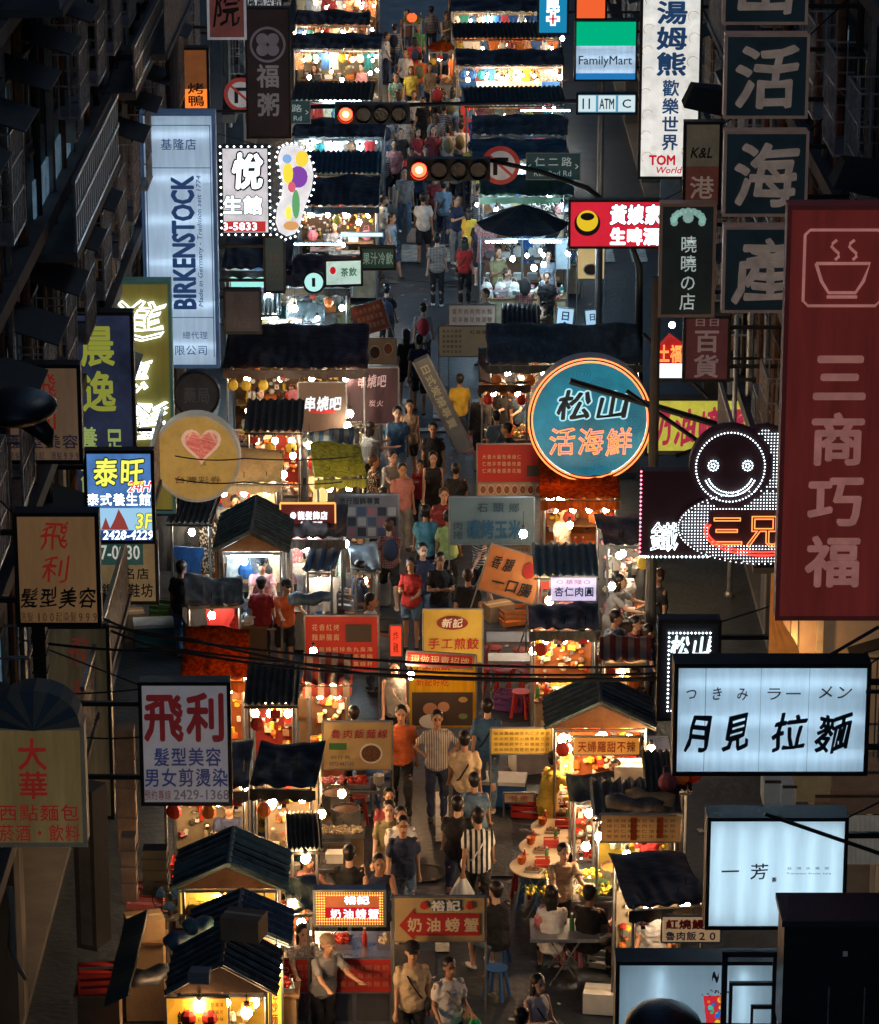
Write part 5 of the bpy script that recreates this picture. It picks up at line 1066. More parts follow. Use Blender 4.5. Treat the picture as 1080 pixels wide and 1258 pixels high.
def stall(label, ph, px0, px1, py, h, D, roof, rm, light=('w', 1), goods='food', counter=CL['cream'], front=None, back='cream', rise=.4, skew=0.0, ctop=.85, hang=False, val=True, side=None, seed=None):
    cx = (px0 + px1) / 2; p = G(cx, py, h); w = (px1 - px0) / scl(p.y, h); STALLN[0] += 1; rr = random.Random(seed or STALLN[0] * 13)
    b = thing('market_stall', label, 'market stall', (p.x, p.y, 0), skew)
    m = tarp_m[rm]; wp = w - .15; back_d = D - .1
    for (x, y) in ((-wp / 2, .06), (wp / 2, .06), (-wp / 2, back_d), (wp / 2, back_d)):
        q = MB(); q.tube([(x, y, .03), (x, y, h - .02 + (0 if y < .5 or roof == 'gable' else rise * .9))], .022, 6); part('post', q, grey_metal, b)
    q = MB(); q.box(-wp / 2, wp / 2, .04, .08, h - .10, h - .06); part('rail', q, grey_metal, b)
    if roof == 'tarp':
        ph1, ph2 = rr.random() * 6, rr.random() * 6; NP_ = rr.choice((1, 2, 3))
        def f(u, v):
            x = (u - .5) * w; y = v * D; nz = noise.noise(Vector((x * 1.6 + ph1, y * 1.6, ph2))); n2 = noise.noise(Vector((x * 5 + y * 2, y * 4 + ph1, 3))); return (x + .03 * nz, y, h + rise * v - .07 * abs(sin(u * pi * NP_)) * sin(pi * min(1, v * 1.2)) + .09 * nz * (v > 0) + .03 * n2 + .02 * sin(x * 26 + 6 * nz) * (1 - v))
        q = MB(); q.sheet(f, 44, 14, .015); part('canopy', q, m, b, smooth=True)
        if val: q = MB(); q.sheet(lambda u, v: ((u - .5) * w, -.01 - .02 * sin(u * 19 + ph1) * v, h - .05 - .16 * v - .02 * sin(u * 30) * v), 30, 2, .01); part('valance', q, m, b)
    elif roof == 'gable':
        zt = h + rise
        for sx in (-1, 1):
            q = corr((0, -.12, zt), (0, D + .15, 0), (sx * (w / 2 + .08), 0, -rise), max(5, int(D / .19))); part('roof_sheet', q, m if sx < 0 else m, b)
        q = MB(); q.add([(-w / 2, 0, h - .02), (w / 2, 0, h - .02), (0, 0, zt - .06), (-w / 2, .02, h - .02), (w / 2, .02, h - .02), (0, .02, zt - .06)], [(0, 1, 2), (5, 4, 3), (0, 3, 4, 1), (1, 4, 5, 2), (2, 5, 3, 0)]); part('gable_board', q, M('gable_board', (.3, .17, .09), .7, var=.4), b)
        q = MB(); q.tube([(0, -.14, zt + .02), (0, D + .05, zt + .02)], .035, 6); part('ridge_cap', q, m, b)
        nr = max(5, int(D / .17))
        for sx in (-1, 1):
            for k in range(nr + 1):
                yy = -.1 + (D + .1) * k / nr; q = MB(); q.tube([(0, yy, zt + .035), (sx * (w / 2 + .07), yy, h + .035)], .036, 5); part('roof_rib', q, rib_m, b)
    elif roof == 'corr':
        q = corr((-w / 2, -.1, h), (w, 0, 0), (0, D + .1, rise), max(8, int(w / .13)), .03); part('roof_sheet', q, m, b)
        q = MB(); q.box(-w / 2, w / 2, -.11, -.09, h - .07, h - .035); part('fascia', q, dark_metal, b)
    elif roof == 'umbrella':
        n = 8
        for k in range(n):
            a0, a1 = 2 * pi * k / n, 2 * pi * (k + 1) / n; ex = lambda a: (w / 2 * cos(a), D / 2 + D / 2 * sin(a), h)
            q = MB(); P0, P1 = Vector(ex(a0)), Vector(ex(a1)); T = Vector((0, D / 2, h + rise)); q.sheet(lambda u, v: T.lerp(P0.lerp(P1, u), .02 + .98 * v) - Vector((0, 0, .06 * sin(pi * u) * v)), 4, 4, .01); part('canopy_panel', q, m, b)
        q = MB(); q.tube([(0, D / 2, .03), (0, D / 2, h + rise - .05)], .03, 8); part('pole', q, grey_metal, b)
    if back:
        q = MB(); q.box(-wp / 2 + .03, wp / 2 - .03, back_d - .03, back_d - .01, .3, h - .1); part('back_cloth', q, M('back_' + back, tuple(c * .45 for c in CL.get(back, (.4, .3, .2))), .8, var=.5, scale=2), b)
    if side:
        for sx in side:
            q = MB(); q.box(sx * wp / 2 - .01, sx * wp / 2 + .01, .1, back_d - .05, .3, h - .12); part('side_cloth', q, tarp_m['grey'], b)
    cm = M('counter_%02d' % (STALLN[0] % 6), [(.4, .3, .2), (.3, .3, .3), (.35, .1, .06), (.18, .2, .24), (.45, .38, .25), (.2, .12, .08)][STALLN[0] % 6], .5, var=.4)
    y0, y1 = .12, min(D - .2, .85)
    q = MB(); q.box(-wp / 2 + .04, wp / 2 - .04, y0 + .02, y1, .12, ctop - .03); part('counter_body', q, cm, b)
    q = MB(); q.box(-wp / 2, wp / 2, y0 - .03, y1 + .03, ctop - .028, ctop); part('counter_top', q, steel if STALLN[0] % 2 else wood, b)
    if D > 1.6 and goods != 'none':
        q = MB(); q.box(-wp / 2 + .1, wp / 2 - .1, back_d - .5, back_d - .06, 1.25, 1.28); q.box(-wp / 2 + .1, wp / 2 - .1, back_d - .5, back_d - .06, .7, .73); part('shelf', q, wood, b)
    rot = Matrix.Rotation(skew, 4, 'Z')
    W = lambda x, y, z: tuple(p.xy.to_3d() + (rot @ Vector((x, y, z))))
    if light:
        n = light[1] + (1 if light[0] != 'c' and w > 1.1 else 0)
        for k in range(n):
            x = (k + .5) / n * wp - wp / 2 + rr.uniform(-.05, .05); hz = h - .32
            if light[0] == 'w': bulb(0, 0, 0, 'under the ' + ph, WARM, world=W(x, .35, hz), st=140)
            elif light[0] == 'n': bulb(0, 0, 0, 'under the ' + ph, NEUT, world=W(x, .35, hz), st=150)
            elif light[0] == 'c': tube_lamp(*[W(x - .45 * wp / n * .8, .35, hz + .1)[0], W(x + .45 * wp / n * .8, .35, hz + .1)[0]], W(x, .35, 0)[1], hz + .1, 'under the ' + ph)
    pal = {'food': [('tray', 'orange'), ('tray', 'red'), ('tray', 'brown'), ('tray', 'cream'), ('pot', 'orange'), ('bowls', 'white'), ('bottle', 'red'), ('tray', 'yellow'), ('cups', 'white'), ('bottle', 'green'), ('wok', 'orange'), ('wok', 'brown'), ('card', 'yellow'), ('card', 'white'), ('case', 'orange'), ('case', 'cream')],
           'corn': [('corn', 'yellow'), ('corn', 'yellow'), ('tray', 'yellow'), ('bowls', 'white'), ('tray', 'green')],
           'drink': [('cups', 'white'), ('cups', 'pink'), ('bottle', 'green'), ('bottle', 'orange'), ('cooler', 'teal'), ('cups', 'yellow')],
           'bags': [('bag', 'white'), ('bag', 'blue'), ('book', 'white'), ('bag', 'pink'), ('book', 'teal'), ('bag', 'black'), ('book', 'grey')],
           'mixed': [('book', 'white'), ('carton', 'brown'), ('bowls', 'white'), ('crate', 'red'), ('book', 'pink'), ('bag', 'brown'), ('tray', 'orange')]}
    GP = {'food': ['cream', 'orange', 'white', 'red', 'brown', 'yellow', 'white'], 'corn': ['yellow', 'green', 'cream', 'white', 'yellow'], 'drink': ['white', 'green', 'pink', 'white', 'teal'], 'bags': ['white', 'blue', 'pink', 'white', 'black', 'teal', 'cream'], 'mixed': ['white', 'brown', 'red', 'cream', 'grey', 'pink'], 'clothes': ['white', 'cream', 'brown', 'black', 'blue', 'orange']}[goods]
    gm = MB()
    def piece(x, y, z, s1):
        mi = rr.randrange(len(GP) + 1)
        if rr.random() < .55: a, c_, d_ = s1 * rr.uniform(.4, 1.2), s1 * rr.uniform(.4, 1), s1 * rr.uniform(.3, 1.3); gm.box(-a, a, -c_, c_, 0, 2 * d_, mi, mat=Matrix.Translation((x, y, z)) @ Matrix.Rotation(rr.uniform(-.6, .6), 4, 'Z'))
        elif rr.random() < .5: gm.lathe([(s1 * .8, 0), (s1 * 1.1, s1 * .8), (s1 * .9, s1 * 1.6)], 7, mi, c=(x, y, z))
        else: gm.ball((x, y, z + s1 * .6), s1, s1, s1 * .7, 6, 4, mi)
    for q in range(int(110 * min(2, wp / 1.5))): piece(rr.uniform(-wp / 2 + .08, wp / 2 - .08), rr.uniform(y0, y1), ctop + (.0 if rr.random() < .7 else .08), rr.uniform(.02, .055))
    if back:
        for q in range(int(90 * min(2, wp / 1.5))): piece(rr.uniform(-wp / 2 + .1, wp / 2 - .1), back_d - .09, rr.uniform(1.0, h - .3), rr.uniform(.025, .06))
    o_ = link('small_goods', gm.mesh('small_goods', [CM(c) for c in GP] + [steel]), None, (p.x, p.y, 0), skew); o_['kind'] = 'stuff'; o_['label'] = ' '.join(('jumble of small goods laid out on the ' + ph).split()[:16]); o_['category'] = 'goods'
    if not hang and goods in ('food', 'corn', 'mixed', 'drink') and w > .8:
        x = -wp / 2 + .12
        while x < wp / 2 - .1:
            k, v = rr.choice((('bag', 'white'), ('bag', 'red'), ('bag', 'orange'), ('card', 'yellow'), ('card', 'white'), ('card', 'red'), ('bag', 'yellow')))
            item(k, v, W(x, .02, h - .12 - (.36 if k == 'bag' else .2)), 'clipped to the front rail of the ' + ph, skew + rr.uniform(-.2, .2), .8 if k == 'bag' else 1); x += rr.uniform(.22, .5)
        for k in range(3):
            fl = MB(); ww, hh_ = rr.uniform(.18, .34), rr.uniform(.22, .4); xx = rr.uniform(-wp / 2 + .2, wp / 2 - .2); fl.box(xx - ww / 2, xx + ww / 2, .095 + .004 * k, .098 + .004 * k, .16, .16 + hh_)
            part('price_poster', fl, CM(rr.choice(('yellow', 'white', 'red', 'orange', 'cream'))), b)
            tx = MB(); letters(tx, ''.join(rr.choice(MENU) for _ in range(2)), xx - ww * .4, .2, xx + ww * .4, .16 + hh_ * .8, .092 + .004 * k, off=.02); part('lettering', tx, CM('black'), b)
    if hang:
        x = -wp / 2 + .15
        while x < wp / 2 - .1:
            k = rr.choice(('garment', 'print', 'bag', 'bag', 'print')); v = rr.choice(('white', 'cream', 'orange', 'pink', 'yellow', 'red', 'blue', 'brown', 'teal'))
            item(k, v, W(x, .16, h - .08 - (.62 if k != 'bag' else .38)), 'hanging at the front of the ' + ph, skew + rr.uniform(-.3, .3), .55 if k != 'bag' else 1); x += .27
    if goods in pal:
        for yy in ((y0 + .17, ctop), (y0 + .52, ctop)):
            if yy[0] + .15 > y1: continue
            x = -wp / 2 + .26
            while x < wp / 2 - .2:
                k, v = rr.choice(pal[goods]); st = {'tray': .48, 'bottle': .11, 'bowls': .22, 'pot': .5, 'carton': .52, 'crate': .56, 'cooler': .76, 'cups': .34, 'bag': .3, 'book': .3, 'corn': .56, 'wok': .58, 'card': .2, 'case': .64}[k]
                if k in ('cooler', 'carton', 'pot', 'case', 'wok') and st > wp * .5: continue
                item(k, v, W(x - .24 + st / 2, yy[0], yy[1]), 'on the counter of the ' + ph, skew); x += st + .03
        if D > 1.6:
            for zz in (.73, 1.28):
                x = -wp / 2 + .3
                while x < wp / 2 - .25:
                    k, v = rr.choice([('bowls', 'white'), ('bottle', 'red'), ('book', 'white'), ('bottle', 'yellow'), ('bag', 'pink'), ('book', 'orange'), ('cups', 'white')]) if goods != 'bags' else rr.choice(pal['bags'])
                    item(k, v, W(x, back_d - .28, zz), 'on the shelf of the ' + ph, skew); x += .34 if k != 'bottle' else .14
    if goods == 'clothes' or goods == 'bags':
        n = int(wp / .30)
        q = MB(); q.tube([(-wp / 2, back_d - .25, h - .18), (wp / 2, back_d - .25, h - .18)], .014, 5); part('rail', q, steel, b)
        for k in range(n): item(rr.choice(('garment', 'print')), rr.choice(('black', 'white', 'khaki', 'blue', 'red', 'cream', 'brown', 'grey', 'pink')), W(-wp / 2 + .2 + k * (wp - .3) / max(1, n), back_d - .25 + rr.uniform(-.02, .02), h - .18 - 1.14), 'on the rail of the ' + ph, skew + rr.uniform(-.35, .35))
        if goods == 'clothes':
            for k in range(int(wp / .5)): item('garment', rr.choice(('white', 'blue', 'grey', 'black', 'cream')), W(-wp / 2 + .3 + k * .5, .05, h - .3 - 1.1), 'on the front of the ' + ph, skew + rr.uniform(-.5, .5), .9)
    STL.append((ph, p.copy(), w, D, y1, skew, h)); return b, p, w
STL = []
# left side, from the bottom edge upward
stall('stall with a dark gable roof at the lower left, orange sign beneath', 'dark gable stall at the lower left', 212, 334, 1218, 2.2, 1.1, 'gable', 'charcoal', ('w', 2), 'food', rise=.4, back='yellow')
stall('stall with a blue corrugated gable roof, left of the crab signs', 'blue corrugated stall at the lower left', 236, 350, 1158, 2.2, .9, 'gable', 'navy', ('w', 1), 'food', rise=.3, back='red')
stall('stall with a teal corrugated gable roof and yellow price board', 'teal corrugated stall at the lower left', 218, 346, 1090, 2.25, 1.1, 'gable', 'teal', ('w', 2), 'food', rise=.35, back='yellow')
stall('open kitchen stall under a small black tarp with beige cloth walls', 'black tarp kitchen stall', 306, 388, 966, 2.4, 1.2, 'tarp', 'dark', ('w', 2), 'food', back='cream', rise=.2, skew=radians(-5))
stall('wide beige-walled food stall behind the white hair salon sign', 'beige-walled stall behind the salon sign', 196, 305, 968, 2.35, 1.6, 'tarp', 'grey', ('w', 2), 'mixed', back='cream', rise=.1)
stall('orange tarp stall glowing behind the salon sign', 'orange tarp stall', 222, 304, 834, 2.35, 1.1, 'tarp', 'orange', ('w', 2), 'food', back='orange', rise=.45)
stall('red-walled snack stall right of the salon sign', 'red-walled snack stall', 300, 366, 862, 2.3, 1.2, 'corr', 'slate', ('w', 3), 'food', back='red', rise=.2)
stall('fried food stall behind the tan noodle banner', 'stall behind the tan noodle banner', 372, 432, 840, 2.0, .9, 'tarp', 'redstripe', ('w', 2), 'food', back='brown', rise=.15)
stall('dark striped canopy accessory stall on the left', 'striped canopy stall', 268, 350, 676, 2.3, 1.9, 'gable', 'charcoal', ('c', 1), 'bags', back='grey', rise=.35)
stall('clothes stall with hanging garments under the amber sign', 'clothes stall under the amber sign', 352, 425, 660, 2.25, 1.6, 'tarp', 'charcoal', ('n', 2), 'clothes', back='black', rise=.1)
stall('patterned shirts stall beside the yellow lottery sign', 'patterned shirts stall', 232, 345, 592, 2.4, 1.8, 'tarp', 'cream', ('n', 3), 'clothes', back='brown', rise=.1)
stall('stall with a slanting yellow green awning', 'yellow green awning stall', 386, 452, 586, 2.2, 1.5, 'tarp', 'green', ('w', 2), 'clothes', back='brown', rise=.2, skew=radians(6))
stall('grill stall with red lit back wall behind the green awning', 'grill stall behind the green awning', 300, 372, 528, 2.2, 1.3, 'corr', 'sheet', ('w', 2), 'food', back='red', rise=.25)
stall('skewer grill stall beside the white skewer bar sign', 'skewer grill stall', 372, 440, 548, 1.9, .8, 'tarp', 'stripe', ('n', 3), 'food', back='orange', rise=.1)
stall('wide dark brown awning stall at the left of the crossing', 'wide dark brown awning stall', 274, 452, 452, 2.5, 2.2, 'tarp', 'brown', ('n', 3), 'food', back='brown', rise=.35)
stall('blue lit shop stall on the left of the crossing', 'blue lit stall left of the crossing', 272, 358, 330, 2.5, 2.4, 'tarp', 'dark', ('c', 2), 'bags', back='teal', rise=.2)
stall('bright tea stall in the middle left of the crossing', 'bright tea stall at the crossing', 348, 430, 352, 2.3, 2.2, 'tarp', 'dark', ('c', 2), 'drink', back='white', rise=.2)
stall('warm lit stall below the far red light, left side', 'warm lit stall beyond the crossing', 362, 466, 252, 2.5, 1.8, 'tarp', 'dark', ('w', 3), 'food', back='brown', rise=.35)
stall('blue-grey tarp stall on the left past the crossing', 'blue-grey tarp stall, left past the crossing', 362, 468, 212, 2.5, 1.8, 'corr', 'blue', ('n', 2), 'mixed', back='grey', rise=.2)
LL = [(168, 'dark', 'c', 3, 'bags'), (122, 'dark', 'c', 3, 'bags'), (60, 'dark', 'n', 3, 'food'), (30, 'dark', 'n', 3, 'mixed'), (-4, 'dark', 'n', 3, 'food'), (-36, 'dark', 'w', 3, 'food')]
OR = ['first', 'second', 'third', 'fourth', 'fifth', 'sixth', 'seventh']
for i, (py, rm, lc, n, gd) in enumerate(LL):
    stall('dark awning stall on the left of the far market, %s beyond the red lights' % OR[i], '%s far awning on the left' % OR[i], 358 + (3 if i > 2 else 0), 472 - i * 2 - (i % 2) * 12, py, 2.5, 2.0, ('tarp', 'corr', 'tarp', 'tarp', 'corr', 'tarp')[i], ('dark', 'slate', 'dark', 'brown', 'sheet', 'dark')[i], (lc, n), gd, hang=True, skew=radians(R.uniform(-3, 3)), back=['white', 'grey', 'cream', 'orange', 'brown', 'orange'][i], rise=.15, val=False)
# right side
stall('stall with a charcoal corrugated gable roof on the right', 'charcoal gable stall on the right', 676, 800, 893, 2.25, 1.1, 'gable', 'charcoal', ('w', 2), 'food', back='orange', rise=.4)
stall('flat grey topped stall with a cream menu grid', 'flat grey topped stall on the right', 728, 838, 1000, 2.15, 1.2, 'corr', 'sheet', ('w', 1), 'corn', back='yellow', rise=.05)
stall('corn and greens display stall beside the round tables', 'corn stall beside the round tables', 690, 790, 1050, 1.7, 1.0, 'tarp', 'grey', ('n', 1), 'corn', back=None, rise=.05) if False else None
stall('rice stall under a slanting black tarp on the right', 'black tarp rice stall', 772, 872, 1112, 2.2, 1.5, 'tarp', 'dark', ('w', 2), 'food', back='cream', rise=.1, skew=radians(8))
stall('meatball stall with a green corrugated roof', 'green corrugated meatball stall', 656, 736, 705, 2.25, 1.3, 'corr', 'teal', ('n', 1), 'food', back='white', rise=.12)
stall('rounded black topped stall with a glass case', 'black topped glass case stall', 650, 738, 772, 2.15, 1.1, 'tarp', 'slate', ('n', 2), 'food', back='orange', rise=.05)
stall('orange awning grill stall under the round blue sign', 'orange awning grill stall', 664, 762, 612, 2.3, 2.2, 'tarp', 'orange', ('w', 3), 'food', back='orange', rise=.3)
stall('small red sign snack stall left of the round blue sign', 'snack stall left of the round blue sign', 588, 652, 470, 2.1, 2.0, 'tarp', 'brown', ('w', 2), 'food', back='orange', rise=.2)
stall('long dark awning stall right of the crosswalk', 'long dark awning stall on the right', 598, 790, 446, 2.5, 2.0, 'tarp', 'slate', ('n', 3), 'food', back='white', rise=.3)
stall('dark gable umbrella stall at the right of the crossing', 'dark umbrella stall at the crossing', 586, 702, 290, 2.4, 3.0, 'umbrella', 'dark', ('c', 2), 'bags', back=None, rise=.45)
stall('brightly lit shirt stall behind the dark umbrella', 'shirt stall behind the dark umbrella', 590, 706, 240, 2.4, 1.6, 'tarp', 'forest', ('c', 3), 'clothes', back='white', rise=.2)
for i, (py, rm, lc, n, gd, x0) in enumerate([(196, 'blue', 'c', 3, 'bags', 580), (165, 'blue', 'c', 2, 'mixed', 578), (128, 'blue', 'w', 3, 'clothes', 570), (80, 'dark', 'w', 4, 'clothes', 560), (46, 'dark', 'w', 4, 'food', 556), (14, 'dark', 'n', 4, 'food', 552), (-22, 'dark', 'w', 4, 'food', 548)]):
    stall('long tarp stall on the right of the far market, %s beyond the street sign' % OR[i], '%s far tarp on the right' % OR[i], x0, 700 - i * 2, py, 2.5, 2.0, ('tarp', 'tarp', 'corr', 'tarp', 'corr', 'tarp', 'tarp')[i], ('blue', 'slate', 'blue', 'dark', 'slate', 'dark', 'brown')[i], (lc, n), gd, hang=True, skew=radians(R.uniform(-3, 3)), back=['teal', 'grey', 'orange', 'orange', 'orange', 'cream', 'orange'][i], rise=.15, val=False)
# far-middle stalls standing in the street at the top
stall('small orange umbrella cart in the middle of the far street', 'orange cart in the far street', 524, 560, 62, 1.9, 1.6, 'umbrella', 'orange', ('w', 1), 'food', back=None, rise=.2)
stall('green lit cart at the top middle of the street', 'green lit cart at the top', 494, 520, 28, 2.0, 1.4, 'umbrella', 'green', None, 'drink', back=None, rise=.2)
item('lantern', 'red', tuple(G(506, 12, 2.9)), 'over the green lit cart at the top')
bulb(548, 836, 1.1, 'behind the yellow photo banner', WARM, st=140, cord=.1)
bulb(505, 830, 1.6, 'left of the yellow photo banner', WARM, st=150, cord=.1)
# fillers where the photograph shows more small stalls and carts
for a_ in [('narrow snack cart under a slate tarp beside the crab signs', 'slate tarp snack cart', 352, 392, 1120, 1.9, .9, 'tarp', 'slate', ('w', 1), 'food'), ('juice cart with a faded tarp left of the dark desk', 'faded tarp juice cart', 352, 396, 1040, 2.0, 1.0, 'corr', 'sheet', ('w', 1), 'drink'),
    ('toy and sock stall below the striped canopy', 'sock stall below the striped canopy', 226, 300, 742, 2.0, 1.2, 'tarp', 'slate', ('n', 1), 'bags'), ('steel pan stall right of the clothes stall', 'steel pan stall', 432, 470, 700, 1.7, 1.2, 'tarp', 'grey', ('n', 1), 'food'), ('hat stall left of the grey clothing board', 'hat stall', 372, 412, 700, 1.9, .9, 'tarp', 'stripe', ('n', 1), 'bags'),
    ('belt stall at the far left below the lottery sign', 'belt stall below the lottery sign', 205, 262, 640, 2.2, 1.3, 'corr', 'sheet', ('n', 1), 'clothes'), ('hot pot stall behind the round tables', 'hot pot stall behind the round tables', 700, 760, 985, 1.8, .8, 'tarp', 'slate', ('w', 1), 'food'), ('noodle kitchen at the right edge under the ramen sign', 'noodle kitchen on the right', 792, 850, 968, 2.2, 1.2, 'corr', 'sheet', ('w', 1), 'mixed'),
    ('drinks stall at the right edge below the neon figure', 'drinks stall below the neon figure', 742, 812, 668, 2.3, 1.4, 'tarp', 'slate', ('n', 2), 'mixed'), ('pan-fry stall at the right between the cooks', 'pan-fry stall between the cooks', 736, 800, 812, 1.9, .8, 'tarp', 'redstripe', ('w', 1), 'food'), ('fruit cart left of the wide brown awning sign', 'fruit cart by the picture sign', 438, 470, 478, 1.7, 1.2, 'tarp', 'slate', ('w', 1), 'corn'),
    ('dessert cart right of the tan menu boards', 'dessert cart by the menu boards', 616, 664, 398, 1.9, 1.4, 'corr', 'slate', ('c', 1), 'drink'), ('phone case stall at the left of the crossing', 'phone case stall at the crossing', 300, 345, 384, 1.8, 1.6, 'corr', 'slate', ('c', 1), 'bags'), ('bubble tea cart at the left of the crossing', 'bubble tea cart at the crossing', 352, 398, 396, 1.6, 1.4, 'tarp', 'slate', ('c', 1), 'drink'),
    ('small stall beyond the warm lit one, under a slate tarp', 'slate tarp stall left past the crossing', 364, 462, 236, 2.3, 1.0, 'corr', 'slate', ('w', 2), 'food'), ('narrow book stall right of the blue tarps', 'narrow stall by the blue tarps', 690, 720, 262, 2.2, 1.5, 'tarp', 'dark', ('c', 1), 'bags')]:
    stall(*a_[:9], a_[9], a_[10], back=R.choice(('brown', 'cream', 'orange', 'grey')), rise=.1, skew=radians(R.uniform(-6, 6)), val=False)
for i, (px, py, k, v, wh) in enumerate([(560, 795, 'stool', 'red', 'beside the yellow dumpling banner'), (612, 760, 'carton', 'brown', 'behind the two-tier steel tables'), (632, 765, 'crate', 'orange', 'behind the two-tier steel tables'), (650, 860, 'stool', 'red', 'left of the charcoal gable stall'), (640, 880, 'stool', 'red', 'behind the yellow menu board'), (628, 870, 'crate', 'purple', 'behind the yellow menu board'), (655, 945, 'cooler', 'white', 'left of the vendor in yellow'), (642, 1100, 'stool', 'red', 'below the nearest round table'), (650, 1115, 'stool', 'blue', 'below the nearest round table'), (760, 1170, 'stool', 'pink', 'right of the folding table'), (748, 1185, 'crate', 'grey', 'right of the folding table'), (740, 1240, 'carton', 'white', 'right of the woman with the phone'), (610, 1225, 'stool', 'blue', 'at the bottom, right of the walkway'),
    (440, 1010, 'stool', 'red', 'beside the steel work table'), (452, 1000, 'stool', 'blue', 'beside the steel work table'), (446, 980, 'crate', 'grey', 'under the tan noodle banner'), (470, 950, 'crate', 'blue', 'under the tan noodle banner'), (340, 760, 'crate', 'white', 'below the vendor in orange'), (355, 790, 'cooler', 'blue', 'below the vendor in orange'), (330, 800, 'carton', 'brown', 'below the man in red'), (280, 730, 'carton', 'cream', 'at the sock stall'), (205, 760, 'crate', 'green', 'at the far left below the cream shoe sign'), (190, 790, 'cooler', 'teal', 'at the far left below the cream shoe sign'), (160, 770, 'carton', 'brown', 'at the far left below the cream shoe sign')]):
    g_ = G(px, py, .03); item(k, v, tuple(g_), wh, R.uniform(-.5, .5))
# explicit bulbs seen bare in the photograph
for px, py, h, col, wh in [(273, 1106, 2.0, WARM, 'before the yellow price board'), (245, 1236, 2.0, WARM, 'in front of the glowing orange sign'), (303, 1244, 1.9, WARM, 'right of the glowing orange sign'), (340, 1188, 2.0, WARM, 'above the yellow strip sign'), (331, 1205, 1.8, WARM, 'beside the yellow strip sign'),
    (300, 965, 2.2, WARM, 'below the small black tarp'), (333, 988, 2.0, WARM, 'before the beige cloth wall'), (268, 984, 2.1, WARM, 'beneath the hair salon sign'), (302, 828, 2.2, WARM, 'at the edge of the orange tarp'), (327, 859, 2.0, WARM, 'over the red-walled snack stall, left one'), (349, 843, 2.1, WARM, 'over the red-walled snack stall, upper right one'), (349, 858, 2.0, WARM, 'over the red-walled snack stall, lower right one'),
    (740, 904, 2.05, WARM, 'under the charcoal gable roof'), (691, 908, 1.9, WARM, 'left of the orange sign board, upper'), (697, 920, 1.8, WARM, 'left of the orange sign board, lower'), (737, 1028, 1.8, WARM, 'beside the cream menu grid'), (738, 1006, 1.95, WARM, 'at the corner of the cream menu grid'), (797, 1111, 1.9, NEUT, 'left of the eel rice sign'), (842, 1114, 1.9, WARM, 'above the eel rice sign'),
    (675, 738, 2.0, WARM, 'at the left corner of the violet meatball sign'), (676, 612, 2.1, WARM, 'below the round blue sign, left one'), (689, 613, 2.1, WARM, 'below the round blue sign, right one'), (643, 656, 2.2, COOL, 'right of the grey green banner'), (430, 508, 2.0, NEUT, 'right of the skewer bar sign'), (380, 547, 1.9, NEUT, 'over the skewer grill'), (362, 379, 2.0, NEUT, 'under the bright tea stall'),
    (427, 523, 1.4, NEUT, 'over the skewer trays'), (348, 583, 2.2, NEUT, 'over the patterned shirts'), (364, 640, 2.1, COOL, 'over the striped canopy stall'), (346, 667, 2.0, COOL, 'at the corner of the striped canopy'), (655, 222, 2.3, COOL, 'below the green street sign, left one'), (690, 223, 2.3, COOL, 'below the green street sign, right one'), (656, 329, 1.6, COOL, 'inside the dark umbrella stall'),
    (691, 47, 2.6, COOL, 'under the blue clinic sign'), (433, 73, 2.3, NEUT, 'in the far left stalls, upper right'), (388, 70, 2.3, WARM, 'in the far left stalls, upper left'), (598, 34, 2.3, NEUT, 'in the far right stalls'), (440, 3, 2.3, NEUT, 'at the top edge, left stalls, right one'), (388, 2, 2.3, WARM, 'at the top edge, left stalls, left one'), (441, 273, 2.0, NEUT, 'in the warm lit stall beyond the crossing'), (688, 95, 2.2, WARM, 'in the fourth far right stall')]:
    bulb(px, py, h, wh, col, r=.07, st=150)
for x0, x1, py, h, wh in [(392, 444, 124, 2.4, 'beside the far red traffic light'), (380, 470, 155, 2.3, 'in the first far left stall'), (360, 440, 150, 2.0, 'at the left behind the far traffic light'), (640, 700, 136, 2.6, 'on top of the second blue tarp'), (290, 335, 303, 2.3, 'at the blue lit corner, left end'), (350, 420, 300, 2.3, 'at the blue lit corner, right end'), (330, 370, 395, 1.6, 'low at the blue lit corner'), (630, 660, 380, 1.6, 'over the green box right of the crossing')]:
    a_, c_ = G(x0, py, h), G(x1, py, h); tube_lamp(a_.x, c_.x, a_.y, h, wh, st=60)

rf_ = random.Random(21)
for i in range(76):   # small bulbs scattered at random to give the far rows their glints
    L_ = i % 2; px = rf_.uniform(362, 466) if L_ else rf_.uniform(566, 700); py = rf_.choice((10, 40, 72, 90, 132, 158, 180, 262, 300) if L_ else (24, 34, 56, 94, 136, 176, 205, 255, 310)) + rf_.uniform(-4, 4)
    bulb(px, py, 2.25, 'in the far %s rows of awnings' % ('left', 'right')[L_], COOL if (py > 120 and rf_.random() < .8) or rf_.random() < .25 else (WARM if rf_.random() < .6 else NEUT), r=.045, st=210, cord=.2)
def stand(p, h):
    if h < .3: return
    b = thing('display_stand', 'wooden stand %s metre high under goods at the %s of the lane' % (('half a', 'about one')[h > .75] if False else ('under one', 'over one')[h > 1], 'left' if p.x < 0 else 'right'), 'stand', (p.x, p.y, 0), group='wooden stands %s at the %s' % (('under one metre', 'over one metre')[h > 1], 'left' if p.x < 0 else 'right')); t = MB(); t.box(-.3, .3, -.22, .22, h - .035, h - .002); part('stand_top', t, wood, b)
    t = MB(); t.box(-.26, .26, -.19, .19, .03, h - .036); part('stand_body', t, cardboard if int(p.x * 10) % 2 else M('crate_wood', (.12, .08, .05), .8), b)
